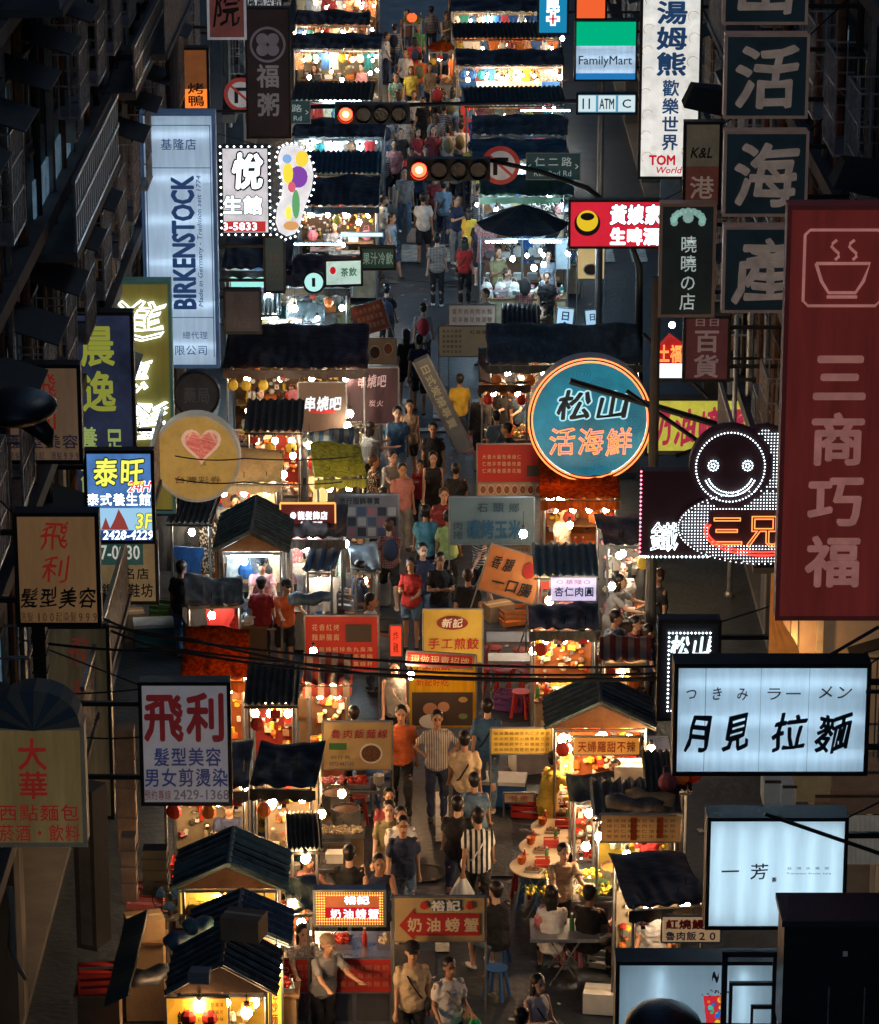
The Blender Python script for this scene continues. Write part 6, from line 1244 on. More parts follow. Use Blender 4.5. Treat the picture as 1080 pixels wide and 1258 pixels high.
# ------------------------------------------------------------------ tables, stools and loose things on the street
def round_table(label, px, py, r=.42):
    p = G(px, py, .76); b = thing('round_table', label, 'table', (p.x, p.y, 0), group='round folding tables on the right')
    c = MB(); c.lathe([(r, .74), (r + .01, .75), (r, .765), (.02, .766)], 28); part('table_top', c, CM('cream'), b)
    c = MB(); c.lathe([(r - .02, .725), (r - .02, .739)], 24); part('rim', c, dark_metal, b)
    for k in range(4):
        a = pi / 4 + pi / 2 * k; q = MB(); q.tube([(r * .6 * cos(a), r * .6 * sin(a), .73), (-r * .6 * cos(a) * .9, r * .6 * sin(a), .02)], .013, 5); part('leg', q, steel, b)
    item('crate', 'red', (p.x + .05, p.y, .766), 'on the ' + label, 0, .42)
    for q, (kk, vv, dx, dy, sc_) in enumerate((('bowls', 'orange', -.25, .05, .7), ('bowls', 'white', .2, -.18, .6), ('bottle', 'green', .12, .2, .8), ('tray', 'brown', -.1, -.2, .5), ('bottle', 'red', -.2, .2, .7))): item(kk, vv, (p.x + dx, p.y + dy, .767), 'on the ' + label, q, sc_)
for px, py, s in ((687, 1016, 'farthest'), (673, 1040, 'middle'), (662, 1064, 'nearest')): round_table('cream round table at right, %s of the three' % s, px, py)
def fold_table(label, px0, px1, py, top='white', depth=.6, xleg=True, hh=.75):
    p = G((px0 + px1) / 2, py, hh); w = (px1 - px0) / scl(p.y, hh); b = thing('folding_table', label, 'table', (p.x, p.y, 0))
    c = MB(); c.box(-w / 2, w / 2, 0, depth, hh - .03, hh); part('table_top', c, CM(top), b)
    c = MB(); c.box(-w / 2 - .01, w / 2 + .01, -.015, -.001, hh - .045, hh + .004); part('edge_band', c, steel, b)
    for y in (.06, depth - .06):
        for s in (-1, 1):
            q = MB(); q.tube([(-s * w * .22, y, hh - .04), (s * w * .22, y + .01 * s, .03)] if xleg else [(s * (w / 2 - .05), y, hh - .04), (s * (w / 2 - .05), y, .03)], .014, 5); part('leg', q, steel, b)
    return p, w
p, w_ = fold_table('steel edged folding table with crossed legs at the lower right', 652, 738, 1154, 'grey', .7)
for k, (kk, v) in enumerate((('bag', 'pink'), ('bowls', 'white'), ('bottle', 'green'))): item(kk, v, (p.x + (-.3, .35, .1)[k] * w_, p.y + .3, .75), 'on the steel edged folding table')
p, w_ = fold_table('two-tier steel table beyond the yellow dumpling banner, upper', 598, 660, 788, 'grey', .5, False)
p, w_ = fold_table('two-tier steel table beyond the yellow dumpling banner, lower', 600, 660, 812, 'white', .4, False)
for k, (px, py) in enumerate(((603, 840), (618, 842), (634, 838), (648, 843), (606, 815), (640, 818))):
    g_ = G(px, py + 12, 0); item('stool', 'red', (g_.x, g_.y, .03), 'under the two-tier steel tables')
p, w_ = fold_table('steel work table beside the black tarp kitchen stall', 404, 462, 972, 'black', .6, False)
for k in range(3): item(('tray', 'tray', 'bowls')[k], ('pink', 'red', 'white')[k], (p.x - .3 + .35 * k, p.y + .25, .75), 'on the steel work table')
p, w_ = fold_table('dark table with steel trays below the noodle banner', 395, 430, 1035, 'black', .8, False)
for k in range(2): item('tray', 'cream', (p.x - .1 + .3 * k, p.y + .3 , .75), 'on the dark table below the noodle banner')
p, w_ = fold_table('dark desk beside the seated man, above the glowing crab sign', 392, 428, 1068, 'black', .6, False)
item('book', 'white', (p.x, p.y + .3, .75), 'on the dark desk above the glowing crab sign')
# glass case cart at the bottom left
def cart(label, px0, px1, py, hh=.82, D=.9, lit=True):
    p = G((px0 + px1) / 2, py, hh); w = (px1 - px0) / scl(p.y, hh); b = thing('food_cart', label, 'cart', (p.x, p.y, 0))
    c = MB(); c.box(-w / 2, w / 2, .06, D, .2, hh - .04); part('cart_body', c, M('cart_steel', (.3, .3, .31), .35, .7, var=.4), b)
    c = MB(); c.box(-w / 2 - .03, w / 2 + .03, 0, D + .03, hh - .038, hh); part('cart_top', c, steel, b)
    for x0, x1 in ((-w / 2 + .06, -w * .18), (-w * .14, w * .12), (w * .16, w / 2 - .06)):
        c = MB(); c.box(x0, x1, .045, .055, .3, hh - .12); part('glass_pane', c, GLASS('cart_glass', (.1, .1, .1)), b)
    for x in (-w / 2 + .1, w / 2 - .1):
        for y in (.15, D - .1):
            c = MB(); c.tube([(x - .02, y, .11), (x + .02, y, .11)], .09, 12); part('wheel', c, black_plastic, b)
    return b, p, w
_, p, w_ = cart('steel cart with glass panes behind the red menu board, bottom', 350, 482, 1176, 1.25, .8)
for k in range(5): item(('tray', 'bowls', 'tray', 'bottle', 'tray')[k], ('orange', 'white', 'red', 'red', 'cream')[k], (p.x - .8 + .38 * k, p.y + .4, 1.25), 'on the steel cart at the bottom')
_, p, w_ = cart('corn and greens display cart beside the round tables', 676, 792, 1108, .8, .9)
for k in range(7): item('corn' if k not in (3,) else 'tray', 'yellow', (p.x - .78 + .26 * k, p.y + .22 + .3 * (k % 2), .81 + .12 * (k % 2)), 'on the corn display cart')
item('pot', 'orange', (p.x + .3, p.y + .5, .8), 'on the corn display cart', 0, 1.1); item('bowls', 'white', (p.x - .1, p.y + .15, .8), 'on the corn display cart')
_, p, w_ = cart('steel cabinet cart right of the charcoal gable stall', 783, 822, 925, 1.2, .7)
_, p, w_ = cart('glass front case under the black topped stall', 664, 736, 805, 1.1, .6)
# assorted loose goods standing around the stalls (placed as seen)
for k, v, px, py, h, wh in [('cooler', 'red', 272, 760, .5, 'on the ground beside the man in red'), ('crate', 'red', 122, 1214, 2.0, 'on a ledge at the bottom left corner'), ('cooler', 'white', 280, 790, .02, 'beneath the red ice box on the left'), ('carton', 'brown', 388, 876, .9, 'stacked behind the fried food stall, upper'), ('carton', 'brown', 392, 905, .05, 'behind the fried food stall, lower'),
    ('crate', 'red', 705, 990, .05, 'behind the vendor in yellow'), ('crate', 'orange', 686, 975, .5, 'beside the vendor in yellow'), ('carton', 'brown', 178, 1150, 1.2, 'on the left edge of the lower stalls, upper'), ('carton', 'brown', 172, 1172, .9, 'on the left edge of the lower stalls, lower'), ('fan', 'blue', 208, 1128, 1.2, 'left of the yellow price board'), ('fan', 'blue', 245, 1232, 1.5, 'over the glowing orange sign'),
    ('cooler', 'teal', 640, 420, .1, 'under the long dark awning by the crosswalk'), ('gas', 'grey', 232, 1050, .05, 'behind the teal corrugated stall'), ('crate', 'pink', 182, 1112, 1.2, 'among the left lower stalls'), ('pot', 'brown', 425, 1015, .7, 'beside the dark table with steel trays'), ('pot', 'brown', 412, 995, .7, 'above the dark table with steel trays'), ('carton', 'white', 775, 960, 1.4, 'on the right beside the steel cabinet'),
    ('stool', 'blue', 612, 1185, .03, 'under the seated man in black'), ('stool', 'pink', 700, 1185, .03, 'beside the steel edged folding table'), ('stool', 'red', 560, 870, .03, 'beside the yellow photo banner'), ('gas', 'green', 690, 860, .03, 'below the black topped stall'), ('cooler', 'blue', 618, 985, .03, 'on the asphalt left of the yellow vendor'), ('cooler', 'black', 430, 700, .03, 'below the clothes stall'), ('bag', 'white', 430, 722, .5, 'on a bin below the clothes stall')]:
    g_ = G(px, py, h); item(k, v, tuple(g_), wh, R.uniform(-.3, .3))
    if k != 'fan' and h < 2.1: stand(g_, h)
# rolled tarps on the lower left roofs
for (x0, y0, x1, y1, h, v, lab) in ((205, 1160, 262, 1140, 2.3, 'navy', 'rolled navy tarp lying on the lower left stalls'), (228, 1142, 258, 1134, 2.5, 'teal', 'rolled teal tarp lying above the navy one'), (160, 1206, 208, 1192, 2.0, 'dark', 'rolled dark tarp at the far left of the lower stalls'), (745, 985, 815, 990, 2.3, 'grey', 'folded grey sheet on the flat topped stall'), (770, 978, 828, 984, 2.35, 'cream', 'folded pale sheet on the flat topped stall'), (355, 738, 405, 733, 1.6, 'navy', 'rolled blue canvas above the red banner')):
    A, B = G(x0, y0, h), G(x1, y1, h); d = B - A; c = MB(); c.tube([(0, 0, 0)] + [tuple(d * t + Vector((0, 0, .03 * sin(9 * t)))) for t in (.2, .4, .6, .8)] + [tuple(d)], [.09, .12, .1, .12, .1, .09], 8, flat=(1, 1.3)); solo('rolled_tarp', c, tarp_m[v], lab, 'tarp', A, smooth=True)
# leaning green awning slab at lower left
c = MB(); A = G(158, 1222, 2.4); Bq = G(182, 1120, 2.5)
c.sheet(lambda u, v: (A.lerp(Bq, v) - A) + Vector((-.30 + .30 * u, 0, -.15 + .15 * u + .02 * sin(v * 14))), 4, 12, .03); solo('side_awning', c, M('awning_bottle', (.02, .06, .055), .5, var=.4), 'long dark green side awning along the lower left stalls', 'awning', A)
c = MB()
for k in range(3):
    pass
c = MB(); A = at(12, 1090, 35); c.tube([(0, 0, 0), (.02, 0, -.4), (-.01, 0, -.7), (.05, 0, -.95), (.14, 0, -1.12)], [.04, .035, .045, .03, .025], 6); solo('hanging_rope', c, M('rope', (.3, .24, .18), .9), 'twisted pale rope hanging at the bottom left edge', 'rope', A, smooth=True)
# right foreground: warm wall with orange curtain, boxes, black cabinet and frame
p = at(1015, 940, 40); b = thing('lit_balcony', 'warm lit plaster balcony with an orange curtain behind the red banner', 'balcony', p)
s_ = scl(40, 7); X = lambda px: (px - 1015) / s_
top = at(1015, 700, 40).z - p.z
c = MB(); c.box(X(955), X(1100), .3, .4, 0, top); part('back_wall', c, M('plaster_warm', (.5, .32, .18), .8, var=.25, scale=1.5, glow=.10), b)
c = MB(); c.box(X(955), X(1100), -.5, .29, -.15, -.002); part('floor_slab', c, concrete, b)
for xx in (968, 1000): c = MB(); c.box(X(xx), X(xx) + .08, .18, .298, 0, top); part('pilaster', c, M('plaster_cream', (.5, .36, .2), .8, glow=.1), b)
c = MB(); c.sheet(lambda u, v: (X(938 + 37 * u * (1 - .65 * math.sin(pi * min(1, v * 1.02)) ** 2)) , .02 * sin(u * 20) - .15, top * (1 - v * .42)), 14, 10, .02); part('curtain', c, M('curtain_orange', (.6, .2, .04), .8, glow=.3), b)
c = MB(); c.ball((X(968), -.1, top * .60), .035, n=8); part('wall_lamp', c, E('wall_lamp', (1, .6, .25), 220), b)
for i, (x0, x1, y0, y1, cc, lab) in enumerate([(975, 1020, 945, 985, 'khaki', 'tan carton with a curved flap under the ramen sign'), (1022, 1082, 945, 972, 'brown', 'brown carton at the right edge under the ramen sign'), (1000, 1082, 974, 1000, 'brown', 'wide brown carton above the tea shop sign'), (938, 958, 955, 992, 'grey', 'grey roller bundle beside the cartons, left one'), (960, 978, 962, 992, 'grey', 'grey roller bundle beside the cartons, right one')]):
    p = at((x0 + x1) / 2, y1, 38); s_ = scl(38, 6); w_ = (x1 - x0) / s_; h_ = (y1 - y0) / s_
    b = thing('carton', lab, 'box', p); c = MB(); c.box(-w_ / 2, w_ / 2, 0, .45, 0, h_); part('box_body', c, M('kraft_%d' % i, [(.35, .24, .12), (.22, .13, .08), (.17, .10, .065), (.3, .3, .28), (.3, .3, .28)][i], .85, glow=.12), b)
    c = MB(); c.box(-w_ / 2, w_ / 2, -.06, 0, h_ + .002, h_ + .012, mat=Matrix.Rotation(.12, 4, 'X')); part('flap', c, cardboard, b)
# corrugated white shutter right of tea sign
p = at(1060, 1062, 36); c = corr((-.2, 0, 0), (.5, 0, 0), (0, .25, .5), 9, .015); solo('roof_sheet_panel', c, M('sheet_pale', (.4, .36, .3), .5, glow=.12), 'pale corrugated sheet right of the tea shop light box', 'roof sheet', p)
p = at(1020, 1275, 31); s_ = scl(31, 8); b = thing('black_cabinet', 'large black cabinet with a tiny white label at the bottom right corner', 'cabinet', p)
c = MB(); c.box(-62 / s_, 66 / s_, 0, .6, 0, 155 / s_); part('cabinet_body', c, M('cab_black', (.012, .016, .022), .4, .3), b)
c = MB(); c.box(-66 / s_, 70 / s_, -.06, .64, 155 / s_ + .002, 163 / s_); part('cabinet_lid', c, M('cab_lid', (.02, .03, .04), .4, .3), b)
c = MB(); c.box(12 / s_, 18 / s_, -.004, -.001, 112 / s_, 119 / s_); part('label_tag', c, CM('white'), b)
for x in (-5, 40): c = MB(); c.box(x / s_, x / s_ + .015, -.012, -.001, 0, 70 / s_); part('door_edge', c, grey_metal, b)
p = at(885, 1260, 32.4); s_ = scl(32.4, 8); b = thing('pipe_frame', 'black square tube frame in front of the drink sign', 'frame', p)
for x0, x1, z0, z1 in ((0, 7, 0, 100), (64, 71, 0, 100), (10, 14, 0, 60), (0, 71, 96, 103), (14, 71, 56, 60), (38, 71, 24, 28), (38, 41, 0, 24)): c = MB(); c.box(x0 / s_, x1 / s_, -.03 + .0021 * (x0 % 5), .03 - .0017 * (z0 % 7), z0 / s_, z1 / s_); part('tube_bar', c, black_plastic, b)
p = at(815, 1262, 30); c = MB(); c.ball((0, 0, 0), .38, .5, .2, 20, 10); solo('street_lamp', c, M('lamp_head', (.015, .016, .02), .35), 'rounded black lamp head at the bottom edge in front of the drink sign', 'street lamp', p, smooth=True)
c = MB(); c.tube([(0, 0, 0), (1.2, .8, -.4), (2.2, 1.2, -.8)], .05, 8); solo('curved_bar', c, dark_metal, 'black arm of the lamp head at the bottom edge', 'arm', p)
p = at(20, 500, 33); c = MB(); c.ball((0, 0, 0), .42, .5, .17, 18, 9); c.tube([(.1, 0, -.1), (.30, 0, -.3), (.34, 0, -.42)], [.14, .09, .03], 8); solo('street_lamp', c, MATS['lamp_head'], 'dark lamp hood overlapping the highest tan salon sign', 'street lamp', p, smooth=True)
for px, py, Y, lab in ((862, 128, 50, 'black lamp hood right of the tall white wave sign'), (1050, 225, 40, 'large black hood above the red banner sign')):
    p = at(px, py, Y); c = MB(); c.add([(-.28, -.3, 0), (.4, -.3, -.15), (.4, .3, -.15), (-.28, .3, 0), (-.15, -.2, .3), (.3, -.2, .25), (.3, .2, .25), (-.15, .2, .3)], [(0, 1, 5, 4), (1, 2, 6, 5), (2, 3, 7, 6), (3, 0, 4, 7), (4, 5, 6, 7), (3, 2, 1, 0)]); solo('lamp_hood', c, dark_metal, lab, 'hood', p)
# brown ducts and boxes at the left
for i, (x0, x1, y0, y1, Y, cc, lab) in enumerate([(146, 168, 885, 1045, 43, (.13, .08, .05), 'rusty vertical duct left of the white salon sign'), (150, 168, 1022, 1108, 42, (.1, .07, .05), 'brown vertical duct below the rusty one'), (42, 58, 760, 850, 40, (.04, .04, .04), 'dark vertical post beside the faded olive panel'), (176, 206, 1040, 1100, 43, (.03, .03, .032), 'dark cupboard behind the teal stall')]):
    p = at((x0 + x1) / 2, y1, Y); s_ = scl(Y, 4); c = MB(); w_ = (x1 - x0) / s_; h_ = (y1 - y0) / s_; c.box(-w_ / 2, w_ / 2, 0, .25, 0, h_)
    for q in range(4): c.box(-w_ / 2 - .015, w_ / 2 + .015, -.015, .265, h_ * q / 4 + .01, h_ * q / 4 + .04)
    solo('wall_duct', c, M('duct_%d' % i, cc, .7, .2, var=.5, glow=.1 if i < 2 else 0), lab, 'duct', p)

LW = E('panel_icewhite', (.62, .9, .95), 1.1); LM = E('panel_mint', (.3, .75, .68), .9)  # glowing panels added to brighten the crossing, standing in for lit counters
for r, hb, m, lab in [((284, 333, 326, 352), 1.9, LM, 'mint lit shop panel at the left of the crossing'), ((316, 352, 350, 366), 1.3, LW, 'added white glowing panel at the left of the crossing'), ((350, 366, 392, 378), 1.0, LW, 'low white glowing panel added under the tea stall'), ((383, 356, 392, 384), .9, LW, 'narrow white glowing panel added by the tea stall'), ((404, 352, 414, 380), .9, LW, 'second narrow white lit panel by the tea stall'), ((320, 396, 352, 404), .9, LW, 'white glowing panel added above the dark brown awning'),
                        ((625, 392, 655, 399), 1.1, LW, 'white glowing panel added on the green box right of the crossing'), ((627, 402, 655, 418), .7, E('panel_greenish', (.35, .6, .4), .7), 'greenish lit box right of the crossing'), ((683, 295, 700, 330), 1.2, M('board_ice', (.35, .5, .6), .5, glow=.5), 'pale blue board at the right of the umbrella stall'), ((420, 286, 470, 290), 2.2, LW, 'thin white lit strip beyond the crossing'), ((846, 880, 872, 884), 1.2, LM, 'thin mint strip behind the ramen light box')]:
    banner(lab, r, hb, m, [], legs=False, t=.06, name='glow_panel', cat='glow panel')
for px, py, h, col, wh in [(300, 342, 2.0, COOL, 'at the mint lit panel'), (330, 362, 1.9, COOL, 'left of the bright tea stall'), (356, 372, 1.8, COOL, 'over the low white glowing panel'), (420, 378, 1.8, COOL, 'over the vendor in olive'), (390, 392, 1.6, COOL, 'over the bubble tea cart'), (312, 384, 1.7, NEUT, 'over the phone case stall'), (366, 335, 2.1, COOL, 'behind the bright tea stall'), (338, 388, 1.5, COOL, 'low at the left of the crossing'), (402, 330, 2.2, COOL, 'beside the round clock-like sign'), (372, 408, 1.4, COOL, 'above the brown awning'), (610, 232, 2.3, COOL, 'over the shirt stall, left'), (632, 236, 2.3, COOL, 'over the shirt stall, middle'), (675, 240, 2.2, COOL, 'over the shirt stall, right'), (668, 325, 2.0, COOL, 'inside the umbrella stall, right'), (630, 318, 2.0, COOL, 'inside the umbrella stall, left'),
    (360, 560, 2.0, WARM, 'beside the green awning'), (312, 600, 2.1, WARM, 'among the patterned shirts, right'), (262, 600, 2.1, WARM, 'among the patterned shirts, left'), (305, 505, 2.0, WARM, 'over the grill stall'), (345, 500, 2.0, NEUT, 'left of the white skewer bar sign'), (400, 560, 1.9, WARM, 'below the skewer grill'), (425, 668, 1.9, COOL, 'right of the mint strip sign'), (384, 660, 2.0, NEUT, 'under the amber sign'), (300, 690, 1.8, COOL, 'in the striped canopy stall'), (385, 800, 1.9, WARM, 'left of the red food banner'), (378, 835, 1.8, WARM, 'under the red food banner'), (410, 842, 1.8, WARM, 'over the fried food stall'),
    (420, 975, 1.8, WARM, 'over the steel work table'), (395, 1000, 1.9, WARM, 'beside the kitchen stall'), (375, 1055, 1.9, WARM, 'left of the dark desk'), (360, 1110, 1.9, WARM, 'left of the glowing crab sign'), (690, 880, 2.0, WARM, 'at the left eave of the charcoal roof'), (655, 800, 1.6, WARM, 'left of the glass case stall'), (700, 645, 2.1, WARM, 'under the orange awning'), (740, 640, 2.1, WARM, 'under the orange awning, right'), (765, 680, 2.0, NEUT, 'above the cooks on the right'), (800, 660, 2.1, WARM, 'near the black neon sign edge'), (752, 720, 2.0, NEUT, 'over the meatball counter'),
    (720, 1040, 1.5, NEUT, 'over the corn display, left'), (770, 1050, 1.5, NEUT, 'over the corn display, right'), (800, 920, 2.0, WARM, 'at the steel cabinet cart'), (640, 465, 2.1, WARM, 'in the red sign snack stall'), (690, 465, 2.1, NEUT, 'under the long dark awning'), (620, 560, 1.9, WARM, 'behind the red banner'), (560, 30, 2.4, WARM, 'beside the white-shirted man at the far cart'), (575, 98, 2.4, WARM, 'in the far right tarps, low left'), (660, 100, 2.4, WARM, 'in the far right tarps, low middle'), (620, 98, 2.4, WARM, 'in the far right tarps, low centre'), (380, 95, 2.3, NEUT, 'in the far left stalls, low'), (420, 98, 2.3, COOL, 'in the far left stalls, low right'), (455, 90, 2.3, NEUT, 'in the far left stalls, right end')]:
    bulb(px, py, h, wh, col, r=.06, st=150)  # extra bulbs added to brighten the stalls and the crossing
for px, py, k, v, wh in [(196, 700, 'garment', 'blue', 'on the rack left of the striped canopy'), (210, 705, 'garment', 'black', 'on the rack left of the striped canopy'), (240, 690, 'garment', 'grey', 'on the rack left of the striped canopy'), (252, 690, 'garment', 'blue', 'on the rack left of the striped canopy'), (262, 692, 'garment', 'white', 'on the rack left of the striped canopy'), (228, 700, 'garment', 'black', 'on the rack left of the striped canopy')]:
    g_ = G(px, py, 1.0); item(k, v, tuple(g_), wh, R.uniform(-.6, .6), 1.1)
for i, (px, py, h, k, v, wh) in enumerate([(270, 790, .6, 'book', 'white', 'on boxes at the left, above the orange tarp'), (250, 760, .6, 'cooler', 'white', 'left of the man in red'), (300, 775, .5, 'crate', 'blue', 'between the left stalls'), (310, 765, .9, 'book', 'white', 'behind the man in red'), (235, 800, .03, 'carton', 'brown', 'near the orange tarp'), (420, 745, .9, 'crate', 'grey', 'above the red food banner'), (445, 748, .9, 'book', 'brown', 'above the red food banner'), (470, 742, .03, 'gas', 'grey', 'by the red food banner'),
    (400, 870, .9, 'book', 'white', 'on the fried food counter'), (392, 855, .9, 'crate', 'orange', 'on the fried food counter'), (650, 1000, .03, 'crate', 'red', 'on the asphalt near the round tables'), (745, 970, 1.6, 'bowls', 'white', 'on the gable stall counter end'), (835, 965, 2.2, 'bag', 'orange', 'hanging left of the tea shop sign'), (850, 962, 2.2, 'bag', 'red', 'hanging left of the tea shop sign'), (820, 972, 2.2, 'bag', 'pink', 'hanging left of the tea shop sign'), (700, 835, .03, 'cooler', 'black', 'below the glass case stall'), (745, 840, .4, 'carton', 'brown', 'below the glass case stall'),
    (340, 1215, 1.3, 'tray', 'red', 'at the left end of the steel cart'), (355, 1090, 1.4, 'tray', 'pink', 'left of the glowing crab sign, upper'), (352, 1118, 1.3, 'tray', 'red', 'left of the glowing crab sign, lower'), (362, 1075, 1.3, 'bowls', 'white', 'beside the vendor in pink'), (245, 1205, 2.75, 'book', 'grey', 'on the dark gable roof'), (300, 1150, 2.7, 'carton', 'brown', 'on the blue corrugated roof')]):
    g_ = G(px, py, h); item(k, v, tuple(g_), wh, R.uniform(-.4, .4))
    if k != 'bag' and h < 2 and 'counter' not in wh: stand(g_, h)
# ------------------------------------------------------------------ people
def rotx(v, a): return Vector((v.x, v.y * cos(a) - v.z * sin(a), v.y * sin(a) + v.z * cos(a)))
def figure(lean=0.0, walk=0.0, arms=((.05, .12, .15), (.05, .12, .15)), sit=False, head=(0, 0), female=False):
    """joints of a pose facing -y; arm = (swing forward, out, elbow bend[, inward])"""
    J = {}; Hh = .50 if sit else .93
    pel = Vector((0, 0, Hh)); sw = .148 if female else .168
    def T(p):      # torso points lean about the pelvis
        return pel + rotx(Vector(p), lean) * 1.0
    J['pel'] = pel; J['waist'] = T((0, 0, .14)); J['chest'] = T((0, .005, .34)); J['neckb'] = T((0, .015, .50)); J['neck'] = T((0, .0, .575)); J['head'] = J['neck'] + Vector((0, -.015 - .05 * sin(max(0, head[1])), .115))
    for s, n, k in ((-1, 'L', 0), (1, 'R', 1)):
        hip = pel + Vector((s * .09, 0, -.04))
        if sit: knee = hip + Vector((s * .06, -.42, -.02)); ank = knee + Vector((0, .05, -.38))
        else:
            a = walk * s; knee = hip + Vector((s * .01, -.42 * sin(a * .8 + abs(walk) * .15), -.42 * cos(a * .8))); b = -abs(walk) * .9 if a < 0 else a * .35
            ank = knee + Vector((0, -.42 * sin(b if a < 0 else b), -.42 * cos(b)))
        J['hip' + n], J['knee' + n], J['ank' + n] = hip, knee, ank
        sh = T((s * sw, .01, .455)); f, o, e = arms[k][:3]; inw = arms[k][3] if len(arms[k]) > 3 else 0
        def dr(f_, o_): return Vector((s * sin(o_), -sin(f_) * cos(o_), -cos(f_) * cos(o_)))
        el = sh + .29 * dr(f, o); wr = el + .25 * dr(f + e, o - inw); hd = wr + .085 * dr(f + e + .1, o - inw * 1.2)
        J['sh' + n], J['el' + n], J['wr' + n], J['hd' + n] = sh, el, wr, hd
    low = min(J['ankL'].z, J['ankR'].z); dz = .075 - low
    for k in J: J[k] = J[k] + Vector((0, 0, dz))
    return J
def torso_rings(J, k, add=0.0, lo=True, female=False):
    c = [(J['pel'] + Vector((0, 0, -.06)), .155, .115), (J['pel'], .165, .12), (J['waist'], .135 if female else .15, .10), (J['chest'] * .6 + J['waist'] * .4, .15 if female else .165, .108), (J['chest'], .15 if female else .172, .112), (J['neckb'] * .55 + J['chest'] * .45, .15, .095), (J['neckb'] + Vector((0, 0, -.0)), .09, .075)]
    n = 14; vs = []; 
    for p, rx, ry in c:
        for q in range(n): vs.append(p + Vector(((rx + add) * cos(2 * pi * q / n), (ry + add) * sin(2 * pi * q / n), 0)))
    fs = [(i * n + q, i * n + (q + 1) % n, (i + 1) * n + (q + 1) % n, (i + 1) * n + q) for i in range(len(c) - 1) for q in range(n)] + [tuple(range(n - 1, -1, -1)), tuple(range((len(c) - 1) * n, len(c) * n))]
    k.add(vs, fs)
def capsule(k, a, b, ra, rb, n=10):
    k.tube([a, b], [ra, rb], n); k.ball(a, ra, n=n, m=6); k.ball(b, rb, n=n, m=6)
def remesh(mb, name, vox, smooth=2, wrinkle=0.0):
    me = mb.mesh(name, []); o = bpy.data.objects.new(name, me); COL.objects.link(o)
    r = o.modifiers.new('r', 'REMESH'); r.mode = 'VOXEL'; r.voxel_size = vox; r.use_smooth_shade = True
    s = o.modifiers.new('s', 'SMOOTH'); s.iterations = smooth; s.factor = .6
    return o
